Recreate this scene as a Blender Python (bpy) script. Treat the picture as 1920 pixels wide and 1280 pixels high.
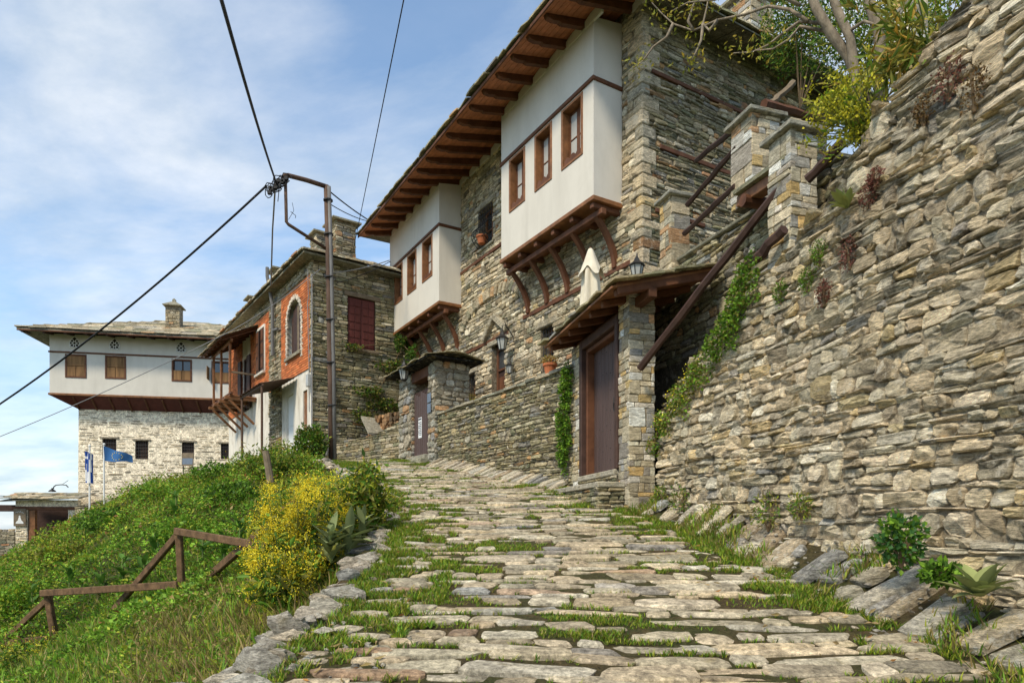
import bpy, math, random
import numpy as np
from mathutils import Vector, noise as mnoise

for _o in list(bpy.data.objects): bpy.data.objects.remove(_o)
sc = bpy.context.scene
COL = sc.collection
R = math.radians

# ------------------------------------------------------------------ camera
cam_d = bpy.data.cameras.new('camera'); cam = bpy.data.objects.new('camera', cam_d); COL.objects.link(cam)
cam.location = (0, 0, 0); cam.rotation_euler = (R(90), 0, 0)
cam_d.sensor_width = 36.0; cam_d.lens = 36.0 * 1250 / 1920
cam_d.shift_y = 350 / 1920.0
cam_d.clip_start = 0.05; cam_d.clip_end = 9000
sc.camera = cam

# ------------------------------------------------------------------ light
SUN_EL, SUN_AZ = 48.0, 214.0        # azimuth: compass-like, 0 = +Y, clockwise; the sun stands behind the camera, a little to its left
w = bpy.data.worlds.new('World'); sc.world = w; w.use_nodes = True
nt = w.node_tree; nt.nodes.clear(); L = nt.links.new
def wn(t, **k):
    n = nt.nodes.new(t)
    for a, b in k.items(): setattr(n, a, b)
    return n
out = wn('ShaderNodeOutputWorld'); bg = wn('ShaderNodeBackground'); bg.inputs['Strength'].default_value = 0.15
sky = wn('ShaderNodeTexSky'); sky.sky_type = 'NISHITA'; sky.sun_disc = False
sky.sun_elevation = R(SUN_EL); sky.sun_rotation = R(SUN_AZ); sky.altitude = 400; sky.air_density = 1.0; sky.dust_density = 0.6; sky.ozone_density = 1.6
tc = wn('ShaderNodeTexCoord'); sep = wn('ShaderNodeSeparateXYZ'); L(tc.outputs['Generated'], sep.inputs[0])
mz = wn('ShaderNodeMath', operation='MAXIMUM'); L(sep.outputs['Z'], mz.inputs[0]); mz.inputs[1].default_value = 0.0
az = wn('ShaderNodeMath', operation='ADD'); L(mz.outputs[0], az.inputs[0]); az.inputs[1].default_value = 0.22
dx = wn('ShaderNodeMath', operation='DIVIDE'); L(sep.outputs['X'], dx.inputs[0]); L(az.outputs[0], dx.inputs[1])
dy = wn('ShaderNodeMath', operation='DIVIDE'); L(sep.outputs['Y'], dy.inputs[0]); L(az.outputs[0], dy.inputs[1])
cmb = wn('ShaderNodeCombineXYZ'); L(dx.outputs[0], cmb.inputs[0]); L(dy.outputs[0], cmb.inputs[1])
mp = wn('ShaderNodeMapping'); mp.inputs['Location'].default_value = (3.1, 0.4, 0); mp.inputs['Rotation'].default_value = (0, 0, R(35)); mp.inputs['Scale'].default_value = (0.9, 1.35, 1); L(cmb.outputs[0], mp.inputs[0])
n1 = wn('ShaderNodeTexNoise'); n1.inputs['Scale'].default_value = 1.25; n1.inputs['Detail'].default_value = 9; n1.inputs['Roughness'].default_value = 0.58; n1.inputs['Distortion'].default_value = 0.35; L(mp.outputs[0], n1.inputs['Vector'])
rp = wn('ShaderNodeValToRGB'); rp.color_ramp.elements[0].position = 0.40; rp.color_ramp.elements[1].position = 0.68
rp.color_ramp.elements[0].color = (0.12, 0.12, 0.12, 1); rp.color_ramp.elements[1].color = (0.93, 0.93, 0.93, 1); L(n1.outputs['Fac'], rp.inputs[0])
# cloud brightness varies a little (thin edges, thicker grey middles)
n2 = wn('ShaderNodeTexNoise'); n2.inputs['Scale'].default_value = 3.4; n2.inputs['Detail'].default_value = 8; n2.inputs['Roughness'].default_value = 0.6; L(mp.outputs[0], n2.inputs['Vector'])
rc = wn('ShaderNodeValToRGB'); rc.color_ramp.elements[0].position = 0.34; rc.color_ramp.elements[1].position = 0.68
rc.color_ramp.elements[0].color = (2.35, 2.75, 3.2, 1); rc.color_ramp.elements[1].color = (4.0, 4.1, 4.2, 1); L(n2.outputs['Fac'], rc.inputs[0])
hzr = wn('ShaderNodeMapRange'); hzr.interpolation_type = 'SMOOTHSTEP'; hzr.inputs[1].default_value = 0.0; hzr.inputs[2].default_value = 0.38; hzr.inputs[3].default_value = 0.85; hzr.inputs[4].default_value = 0.0; L(mz.outputs[0], hzr.inputs[0])
mxf = wn('ShaderNodeMath', operation='MAXIMUM'); L(rp.outputs[0], mxf.inputs[0]); L(hzr.outputs[0], mxf.inputs[1])   # haze thickens towards the horizon
mx = wn('ShaderNodeMix', data_type='RGBA'); L(mxf.outputs[0], mx.inputs['Factor']); tint = wn('ShaderNodeMix', data_type='RGBA', blend_type='MULTIPLY'); tint.inputs['Factor'].default_value = 1.0; tint.inputs[7].default_value = (0.80, 0.92, 0.92, 1); L(sky.outputs[0], tint.inputs[6]); L(tint.outputs[2], mx.inputs[6]); L(rc.outputs[0], mx.inputs[7])
L(mx.outputs[2], bg.inputs['Color']); L(bg.outputs[0], out.inputs[0])

sl = bpy.data.lights.new('sun', 'SUN'); so = bpy.data.objects.new('sun', sl); COL.objects.link(so)
sl.energy = 2.15; sl.angle = R(10); sl.color = (1.0, 0.88, 0.68)
_e, _a = R(SUN_EL), R(SUN_AZ)
_to = Vector((math.sin(_a) * math.cos(_e), math.cos(_a) * math.cos(_e), math.sin(_e)))
so.rotation_euler = _to.to_track_quat('Z', 'Y').to_euler(); so.location = _to * 60

vs = sc.view_settings; vs.view_transform = 'Standard'; vs.look = 'None'; vs.exposure = 0.82; vs.gamma = 1.0; vs.use_curve_mapping = False
sc.render.engine = 'CYCLES'
sc.cycles.max_bounces = 6; sc.cycles.diffuse_bounces = 5; sc.cycles.glossy_bounces = 2; sc.cycles.transmission_bounces = 2; sc.cycles.transparent_max_bounces = 4
sc.cycles.use_denoising = True

# ------------------------------------------------------------------ materials
def new_mat(name):
    m = bpy.data.materials.new(name); m.use_nodes = True
    t = m.node_tree; b = t.nodes['Principled BSDF']; b.inputs['Specular IOR Level'].default_value = 0.25
    return m, t, b
def nnode(t, typ, **k):
    n = t.nodes.new(typ)
    for a, v in k.items(): setattr(n, a, v)
    return n
def noise_node(t, vec, scale, detail=6, rough=0.6, dist=0.0):
    n = nnode(t, 'ShaderNodeTexNoise'); n.inputs['Scale'].default_value = scale; n.inputs['Detail'].default_value = detail
    n.inputs['Roughness'].default_value = rough; n.inputs['Distortion'].default_value = dist; t.links.new(vec, n.inputs['Vector']); return n.outputs['Fac']
def ramp(t, fac, p0, c0, p1, c1):
    r = nnode(t, 'ShaderNodeValToRGB'); e = r.color_ramp.elements
    g = lambda c: (c, c, c, 1) if isinstance(c, (int, float)) else (*c, 1)
    e[0].position = p0; e[0].color = g(c0); e[1].position = p1; e[1].color = g(c1); t.links.new(fac, r.inputs[0]); return r.outputs[0]
def mix(t, fac, a, b, mode='MIX'):
    m = nnode(t, 'ShaderNodeMix', data_type='RGBA', blend_type=mode)
    for sock, v in ((m.inputs['Factor'], fac), (m.inputs[6], a), (m.inputs[7], b)):
        if hasattr(v, 'links'): t.links.new(v, sock)
        elif isinstance(v, (int, float)): sock.default_value = v
        else: sock.default_value = (*v, 1)
    return m.outputs[2]
def posn(t, scale=(1, 1, 1), rot=(0, 0, 0)):
    g = nnode(t, 'ShaderNodeNewGeometry'); m = nnode(t, 'ShaderNodeMapping'); m.inputs['Scale'].default_value = scale; m.inputs['Rotation'].default_value = rot
    t.links.new(g.outputs['Position'], m.inputs['Vector']); return m.outputs[0]
def bump(t, b, h, strength, dist=0.02, prev=None):
    n = nnode(t, 'ShaderNodeBump'); n.inputs['Strength'].default_value = strength; n.inputs['Distance'].default_value = dist
    t.links.new(h, n.inputs['Height'])
    if prev is not None: t.links.new(prev, n.inputs['Normal'])
    t.links.new(n.outputs[0], b.inputs['Normal']); return n.outputs[0]
def attr(t):
    a = nnode(t, 'ShaderNodeAttribute'); a.attribute_name = 'Col'; return a.outputs['Color']

def stone_mat(name, base=None, strata=True, stain=0.55, lichen=0.5, bstr=0.8, fine=1.0, lichen_col=(0.62, 0.56, 0.44), stain_col=(0.06, 0.05, 0.035), gain=1.0):
    m, t, b = new_mat(name)
    p = posn(t); ps = posn(t, (1, 1, 5.0))
    c = attr(t) if base is None else base
    v = ramp(t, noise_node(t, ps if strata else p, 5.5 * fine, 8, 0.68), 0.28, 0.42 * gain, 0.72, 1.62 * gain)
    c = mix(t, 1.0, c, v, 'MULTIPLY')
    v2 = ramp(t, noise_node(t, ps if strata else p, 20 * fine, 7, 0.8, 0.3), 0.34, 0.34, 0.64, 1.66)
    c = mix(t, 1.0, c, v2, 'MULTIPLY')
    s = ramp(t, noise_node(t, p, 2.3 * fine, 10, 0.72, 0.5), 0.52, 0.0, 0.66, stain)
    c = mix(t, s, c, stain_col)
    l = ramp(t, noise_node(t, p, 8.0 * fine, 8, 0.74, 0.4), 0.55, 0.0, 0.63, lichen)
    c = mix(t, l, c, lichen_col)
    y = ramp(t, noise_node(t, p, 3.1 * fine, 6, 0.65, 0.2), 0.58, 0.0, 0.75, 0.45)
    c = mix(t, y, c, (0.34, 0.25, 0.07))
    t.links.new(c, b.inputs['Base Color']); b.inputs['Roughness'].default_value = 0.93
    n = bump(t, b, noise_node(t, ps if strata else p, 9 * fine, 9, 0.72), bstr, 0.06)
    bump(t, b, noise_node(t, p, 48 * fine, 6, 0.75), bstr * 0.8, 0.012, n)
    return m
def plain_mat(name, col, rough=0.8, var=0.25, scale=4.0, bstr=0.25, spec=0.25, metal=0.0, stretch=(1, 1, 1), stain=None, dist=0.01, useattr=False, streak=0):
    m, t, b = new_mat(name)
    p = posn(t, stretch)
    v = ramp(t, noise_node(t, p, scale, 7, 0.62), 0.25, 1 - var, 0.75, 1 + var)
    c = mix(t, 1.0, attr(t) if useattr else col, v, 'MULTIPLY')
    if stain:
        s = ramp(t, noise_node(t, posn(t, (1, 1, 0.35)), stain[0], 8, 0.65, 0.5), stain[2], 0.0, stain[3], stain[4]); c = mix(t, s, c, stain[1])
    if streak:                                            # rain streaks and grime
        k = ramp(t, noise_node(t, posn(t, (2.2, 2.2, 0.3)), 1.3, 6, 0.65), 0.5, 0.0, 0.78, streak); c = mix(t, k, c, (0.30, 0.27, 0.22))
        k = ramp(t, noise_node(t, posn(t), 9.0, 8, 0.75, 1.2), 0.60, 0.0, 0.72, streak * .8); c = mix(t, k, c, (0.42, 0.38, 0.31))
    t.links.new(c, b.inputs['Base Color']); b.inputs['Roughness'].default_value = rough; b.inputs['Metallic'].default_value = metal
    b.inputs['Specular IOR Level'].default_value = spec
    if bstr: bump(t, b, noise_node(t, p, scale * 6, 6, 0.65), bstr, dist)
    return m
def leaf_mat(name, rough=0.55, trans=0.3):
    m, t, b = new_mat(name)
    c = attr(t); v = ramp(t, noise_node(t, posn(t), 2.2, 4, 0.6), 0.3, 0.72, 0.7, 1.25); c = mix(t, 1.0, c, v, 'MULTIPLY')
    t.links.new(c, b.inputs['Base Color']); b.inputs['Roughness'].default_value = rough
    tr = nnode(t, 'ShaderNodeBsdfTranslucent'); t.links.new(c, tr.inputs['Color'])
    ms = nnode(t, 'ShaderNodeMixShader'); ms.inputs[0].default_value = trans
    t.links.new(b.outputs[0], ms.inputs[1]); t.links.new(tr.outputs[0], ms.inputs[2])
    t.links.new(ms.outputs[0], t.nodes['Material Output'].inputs['Surface']); return m

M = {}
M['stone'] = stone_mat('rubble_stone')
M['stone_pale'] = stone_mat('pale_weathered_stone', stain=0.85, lichen=0.9, lichen_col=(0.78, 0.70, 0.55), bstr=1.0, gain=1.05)
M['stone_cut'] = stone_mat('cut_stone', stain=0.3, lichen=0.25, bstr=0.45, fine=1.4)
M['paving'] = stone_mat('paving_stone', strata=False, stain=0.45, lichen=0.3, bstr=0.6, fine=1.2, lichen_col=(0.54, 0.47, 0.34), gain=0.95)
M['rock'] = stone_mat('limestone_rock', strata=True, stain=0.6, lichen=0.85, bstr=1.0, fine=1.5, lichen_col=(0.74, 0.70, 0.60), gain=1.1)
M['slate'] = stone_mat('roof_slate', stain=0.4, lichen=0.5, bstr=0.6, lichen_col=(0.42, 0.40, 0.28))
M['mortar'] = stone_mat('mortar', base=(0.20, 0.165, 0.115), strata=False, bstr=0.6)
M['mortar_pale'] = stone_mat('pale_mortar', base=(0.34, 0.28, 0.19), strata=False, bstr=0.9)
M['mortar_dark'] = stone_mat('earth_mortar', base=(0.105, 0.09, 0.065), strata=False, bstr=0.6)
M['mortar_white'] = stone_mat('lime_mortar', base=(0.80, 0.70, 0.54), strata=False, stain=0.15, lichen=0.2, bstr=0.5)
M['plaster'] = plain_mat('white_plaster', (0.66, 0.625, 0.56), 0.9, 0.06, 1.2, 0.15, stain=(1.1, (0.47, 0.44, 0.385), 0.48, 0.85, 0.6), streak=0.16)
M['plaster_old'] = plain_mat('old_limewash', (0.72, 0.68, 0.60), 0.9, 0.12, 2.5, 0.35, stain=(1.9, (0.36, 0.31, 0.24), 0.5, 0.7, 0.8))
WS = (1, 1, 0.12)
M['wood'] = plain_mat('brown_timber', (0.125, 0.052, 0.026), 0.62, 0.45, 5, 0.35, stretch=(1, 1, 1))
M['wood_warm'] = plain_mat('varnished_timber', (0.225, 0.10, 0.042), 0.5, 0.5, 6, 0.35)
M['wood_soffit'] = plain_mat('soffit_board', (0.33, 0.125, 0.062), 0.65, 0.35, 6, 0.25, useattr=True)
M['wood_dark'] = plain_mat('dark_timber', (0.062, 0.034, 0.026), 0.6, 0.4, 6, 0.35)
M['wood_grey'] = plain_mat('weathered_timber', (0.20, 0.155, 0.105), 0.85, 0.4, 7, 0.5)
M['wood_shutter'] = plain_mat('old_board', (0.24, 0.13, 0.055), 0.75, 0.6, 6, 0.5, stretch=WS)
M['wood_red'] = plain_mat('maroon_paint', (0.105, 0.028, 0.024), 0.55, 0.3, 6, 0.3, stretch=WS)
M['wood_door'] = plain_mat('door_board', (0.088, 0.058, 0.052), 0.5, 0.25, 6, 0.3, stretch=WS)
M['wood_fence'] = plain_mat('fence_timber', (0.135, 0.08, 0.042), 0.9, 0.65, 9, 0.8)
M['brick'] = plain_mat('orange_brick', (0.5, 0.15, 0.05), 0.85, 0.12, 3, 0.2, useattr=True)
M['brick_joint'] = plain_mat('brick_joint', (0.42, 0.14, 0.055), 0.9, 0.2, 8, 0.3)
M['iron'] = plain_mat('black_iron', (0.02, 0.019, 0.019), 0.5, 0.3, 20, 0.2, spec=0.4)
M['rust'] = plain_mat('rusty_steel', (0.105, 0.062, 0.042), 0.7, 0.45, 9, 0.3, stretch=(1, 1, 0.3))
M['grey_pipe'] = plain_mat('grey_pipe', (0.155, 0.15, 0.145), 0.5, 0.3, 8, 0.2, stretch=(1, 1, 0.3))
M['cable'] = plain_mat('black_cable', (0.014, 0.014, 0.016), 0.6, 0.1, 20, 0)
M['cable_grey'] = plain_mat('grey_cable', (0.24, 0.24, 0.25), 0.6, 0.1, 20, 0)
M['canvas'] = plain_mat('cream_canvas', (0.66, 0.60, 0.48), 0.9, 0.12, 6, 0.25)
M['terracotta'] = plain_mat('terracotta', (0.46, 0.15, 0.065), 0.8, 0.2, 9, 0.2)
M['white_paint'] = plain_mat('white_paint', (0.78, 0.78, 0.76), 0.6, 0.06, 5, 0)
M['paper'] = plain_mat('paper', (0.74, 0.75, 0.76), 0.8, 0.05, 9, 0)
M['ink'] = plain_mat('ink', (0.05, 0.055, 0.07), 0.8, 0.1, 9, 0)
M['plaque'] = plain_mat('blue_grey_plaque', (0.15, 0.19, 0.25), 0.5, 0.2, 12, 0.1)
M['cloth'] = plain_mat('flag_cloth', (1, 1, 1), 0.85, 0.12, 6, 0.1, useattr=True)
M['interior'] = plain_mat('dark_interior', (0.03, 0.026, 0.022), 0.9, 0.2, 3, 0)
M['bark'] = plain_mat('grey_bark', (0.25, 0.205, 0.15), 0.9, 0.65, 14, 0.9, stretch=(1, 1, 0.4))
M['twig'] = plain_mat('twig', (0.15, 0.105, 0.06), 0.9, 0.3, 12, 0.2)
M['log_end'] = plain_mat('log', (0.33, 0.2, 0.10), 0.85, 0.3, 8, 0.3, useattr=True)
M['stem'] = plain_mat('green_stem', (0.16, 0.20, 0.06), 0.8, 0.25, 9, 0)
M['leaf'] = leaf_mat('leaf'); M['petal'] = leaf_mat('petal', 0.6, 0.2); M['felt_leaf'] = leaf_mat('felt_leaf', 0.85, 0.15)
# glass: dark reflective pane
_m, _t, _b = new_mat('window_glass'); _b.inputs['Base Color'].default_value = (0.045, 0.05, 0.055, 1); _b.inputs['Roughness'].default_value = 0.08; _b.inputs['Specular IOR Level'].default_value = 0.8; M['glass'] = _m
_m, _t, _b = new_mat('milky_glass'); _b.inputs['Base Color'].default_value = (0.42, 0.43, 0.41, 1); _b.inputs['Roughness'].default_value = 0.25; M['lamp_glass'] = _m
_m, _t, _b = new_mat('curtain_pane'); _b.inputs['Base Color'].default_value = (0.46, 0.46, 0.44, 1); _b.inputs['Roughness'].default_value = 0.2; _b.inputs['Specular IOR Level'].default_value = 0.7; M['pane_pale'] = _m
# earth under the plants and between the paving
def earth_mat(name, a, b_, c_, sc_=1.0):
    m, t, b = new_mat(name); p = posn(t)
    c = mix(t, ramp(t, noise_node(t, p, 1.4 * sc_, 8, 0.65), 0.38, 0, 0.62, 1), a, b_)
    c = mix(t, ramp(t, noise_node(t, p, 6 * sc_, 8, 0.7), 0.5, 0, 0.68, 0.9), c, c_)
    t.links.new(c, b.inputs['Base Color']); b.inputs['Roughness'].default_value = 1.0
    c = mix(t, 1.0, c, ramp(t, noise_node(t, p, 40 * sc_, 6, 0.8), 0.35, 0.45, 0.65, 1.5), 'MULTIPLY'); t.links.new(c, b.inputs['Base Color'])
    bump(t, b, noise_node(t, p, 22, 8, 0.8), 1.0, 0.08); return m
M['earth'] = earth_mat('path_earth', (0.12, 0.085, 0.042), (0.085, 0.095, 0.028), (0.19, 0.13, 0.06))
M['hill'] = earth_mat('hill_earth', (0.05, 0.075, 0.018), (0.10, 0.095, 0.03), (0.035, 0.06, 0.012))

# ------------------------------------------------------------------ mesh helpers
def P(px, py, Y):                      # a point seen at (px, py) of the photograph, Y metres ahead
    return ((px - 960) / 1250 * Y, Y, (990 - py) / 1250 * Y)
def vadd(a, b, k=1.0): return (a[0] + b[0] * k, a[1] + b[1] * k, a[2] + b[2] * k)
def vsub(a, b): return (a[0] - b[0], a[1] - b[1], a[2] - b[2])
def vlen(a): return math.sqrt(a[0] ** 2 + a[1] ** 2 + a[2] ** 2)
def vnorm(a): l = vlen(a) or 1; return (a[0] / l, a[1] / l, a[2] / l)
def vmul(a, k): return (a[0] * k, a[1] * k, a[2] * k)
def vcross(a, b): return (a[1] * b[2] - a[2] * b[1], a[2] * b[0] - a[0] * b[2], a[0] * b[1] - a[1] * b[0])
def lerp(a, b, t): return tuple(x + (y - x) * t for x, y in zip(a, b))

def link(name, verts, faces, mat, parent=None, col=None, smooth=False):
    me = bpy.data.meshes.new(name); me.from_pydata([tuple(v) for v in verts], [], faces)
    if col is not None:
        ca = me.color_attributes.new('Col', 'FLOAT_COLOR', 'POINT')
        arr = np.ones((len(verts), 4), np.float32)
        arr[:, :3] = np.asarray(col, np.float32); ca.data.foreach_set('color', arr.ravel())
    if smooth: me.polygons.foreach_set('use_smooth', [True] * len(me.polygons))
    me.materials.append(M[mat] if isinstance(mat, str) else mat); me.update()
    o = bpy.data.objects.new(name, me); COL.objects.link(o)
    if parent is not None:
        o.parent = parent
        if parent.type == 'EMPTY' and not parent.get('_local'): o.location = tuple(-x for x in parent.location)
    return o
def tag(o, label=None, cat=None, group=None, kind=None):
    if label: o['label'] = label
    if cat: o['category'] = cat
    if group: o['group'] = group
    if kind: o['kind'] = kind
    return o
def thing(name, label, cat, base=(0, 0, 0), group=None, kind=None):
    o = bpy.data.objects.new(name, None); COL.objects.link(o); o.location = base; o.empty_display_size = 0.2
    return tag(o, label, cat, group, kind)

class MB:
    def __init__(s): s.v = []; s.f = []; s.c = []; s.usecol = False
    def add(s, v, f, col=None):
        k = len(s.v); s.v.extend(v); s.f.extend([tuple(i + k for i in q) for q in f])
        if col is not None: s.usecol = True
        s.c.extend([col if col is not None else (0.5, 0.5, 0.5)] * len(v)); return s
    def cbox(s, c, U, V, W, ch=0.006, col=None):       # centre, three half-extent vectors, chamfer
        hs = [vlen(U), vlen(V), vlen(W)]; ax = [vnorm(U), vnorm(V), vnorm(W)]; ch = min([ch] + [h * 0.45 for h in hs])
        vs_ = []; sg = [(a, b, d) for a in (-1, 1) for b in (-1, 1) for d in (-1, 1)]
        for sx in sg:
            for k in range(3):
                p = c
                for j in range(3): p = vadd(p, ax[j], sx[j] * (hs[j] - (0 if j == k else ch)))
                vs_.append(p)
        ix = {q: i for i, q in enumerate(sg)}; fs = []
        for k in range(3):
            a, b = [j for j in range(3) if j != k]
            for s_ in (-1, 1):
                q = []
                for (x, y) in ((-1, -1), (1, -1), (1, 1), (-1, 1)):
                    g = [0, 0, 0]; g[k] = s_; g[a] = x; g[b] = y; q.append(ix[tuple(g)] * 3 + k)
                fs.append(q)
            for x in (-1, 1):
                for y in (-1, 1):
                    g = [0, 0, 0]; g[a] = x; g[b] = y; g[k] = -1; i = ix[tuple(g)]; g[k] = 1; j = ix[tuple(g)]
                    fs.append((i * 3 + a, j * 3 + a, j * 3 + b, i * 3 + b))
        for i in range(8): fs.append((i * 3, i * 3 + 1, i * 3 + 2))
        return s.add(vs_, fs, col)
    def beam(s, p, q, wd, ht, up=(0, 0, 1), ch=0.008, col=None):
        d = vsub(q, p); n = vnorm(d); side = vcross(n, up)
        if vlen(side) < 1e-4: side = vcross(n, (0, 1, 0))
        side = vnorm(side); u2 = vnorm(vcross(side, n))
        return s.cbox(lerp(p, q, 0.5), vmul(d, 0.5), vmul(side, wd / 2), vmul(u2, ht / 2), ch, col)
    def tube(s, pts, rad, n=8, col=None, cap=True):
        if isinstance(rad, (int, float)): rad = [rad] * len(pts)
        vs_ = []; fs = []; ref = None
        for i, p in enumerate(pts):
            d = vnorm(vsub(pts[min(i + 1, len(pts) - 1)], pts[max(i - 1, 0)]))
            if ref is None: ref = (0, 0, 1) if abs(d[2]) < 0.9 else (1, 0, 0)
            a = vnorm(vcross(d, ref)); b = vcross(a, d); ref = b if vlen(b) > 0 else ref
            for k in range(n):
                t = 2 * math.pi * k / n; vs_.append(vadd(vadd(p, a, rad[i] * math.cos(t)), b, rad[i] * math.sin(t)))
        for i in range(len(pts) - 1):
            for k in range(n):
                fs.append((i * n + k, i * n + (k + 1) % n, (i + 1) * n + (k + 1) % n, (i + 1) * n + k))
        if cap: fs.append(tuple(range(n))[::-1]); fs.append(tuple((len(pts) - 1) * n + k for k in range(n)))
        return s.add(vs_, fs, col)
    def prism(s, poly, ext, col=None):                 # 3-D outline pushed along ext
        n = len(poly); vs_ = [tuple(p) for p in poly] + [vadd(p, ext) for p in poly]
        fs = [tuple(range(n))[::-1], tuple(range(n, 2 * n))] + [(k, (k + 1) % n, n + (k + 1) % n, n + k) for k in range(n)]
        return s.add(vs_, fs, col)
    def lathe(s, c, prof, n=12, col=None, sq=False, rot=0.0):
        vs_ = []; fs = []
        for (r, z) in prof:
            for k in range(n): t = rot + 2 * math.pi * k / n; vs_.append((c[0] + r * math.cos(t), c[1] + r * math.sin(t), c[2] + z))
        for i in range(len(prof) - 1):
            for k in range(n): fs.append((i * n + k, i * n + (k + 1) % n, (i + 1) * n + (k + 1) % n, (i + 1) * n + k))
        fs.append(tuple(range(n))[::-1]); fs.append(tuple((len(prof) - 1) * n + k for k in range(n)))
        return s.add(vs_, fs, col)
    def build(s, name, mat, parent=None, smooth=False, label=None, kind=None):
        o = link(name, s.v, s.f, mat, parent, s.c if s.usecol else None, smooth); return tag(o, label, None, None, kind)

class Fr:                                              # an upright plane: u along it, z height, d out of its face
    def __init__(s, O, U, side, batter=0.0, zb=0.0, warp=None):
        l = math.hypot(*U); s.O = (O[0], O[1]); s.U = (U[0] / l, U[1] / l)
        s.N = (s.U[1], -s.U[0]) if side > 0 else (-s.U[1], s.U[0]); s.batter = batter; s.zb = zb; s.warp = warp
    def at(s, u, z, d=0.0):
        d = d - s.batter * (z - s.zb)
        if s.warp: d += s.warp(u, z)
        return (s.O[0] + s.U[0] * u + s.N[0] * d, s.O[1] + s.U[1] * u + s.N[1] * d, z)
    def px(s, x, y, d=0.0):
        r = ((x - 960) / 1250, 1.0); o = (s.O[0] + d * s.N[0], s.O[1] + d * s.N[1])
        k = (o[0] * s.N[0] + o[1] * s.N[1]) / (r[0] * s.N[0] + r[1] * s.N[1])
        return ((r[0] * k - s.O[0]) * s.U[0] + (k - s.O[1]) * s.U[1], (990 - y) / 1250 * k)
    def u3(s): return (s.U[0], s.U[1], 0)
    def n3(s): return (s.N[0], s.N[1], 0)
    def box(s, mb, u0, u1, z0, z1, d0, d1, ch=0.006, col=None):
        c = s.at((u0 + u1) / 2, (z0 + z1) / 2, (d0 + d1) / 2)
        return mb.cbox(c, vmul(s.u3(), abs(u1 - u0) / 2), vmul(s.n3(), abs(d1 - d0) / 2), (0, 0, abs(z1 - z0) / 2), ch, col)

def wall_with_holes(fr, mb, u0, u1, z0, z1, holes, d, depth):      # a slab front with real openings and reveals
    us = sorted({u0, u1, *[h[0] for h in holes], *[h[1] for h in holes]}); zs = sorted({z0, z1, *[h[2] for h in holes], *[h[3] for h in holes]})
    for i in range(len(us) - 1):
        for j in range(len(zs) - 1):
            uc, zc = (us[i] + us[i + 1]) / 2, (zs[j] + zs[j + 1]) / 2
            if any(h[0] < uc < h[1] and h[2] < zc < h[3] for h in holes): continue
            mb.add([fr.at(us[i], zs[j], d), fr.at(us[i + 1], zs[j], d), fr.at(us[i + 1], zs[j + 1], d), fr.at(us[i], zs[j + 1], d)], [(0, 1, 2, 3)])
    for (a, b, e, f) in holes:
        for (p, q) in (((a, e), (b, e)), ((b, e), (b, f)), ((b, f), (a, f)), ((a, f), (a, e))):
            mb.add([fr.at(*p, d), fr.at(*q, d), fr.at(*q, d - depth), fr.at(*p, d - depth)], [(0, 1, 2, 3)])

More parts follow.
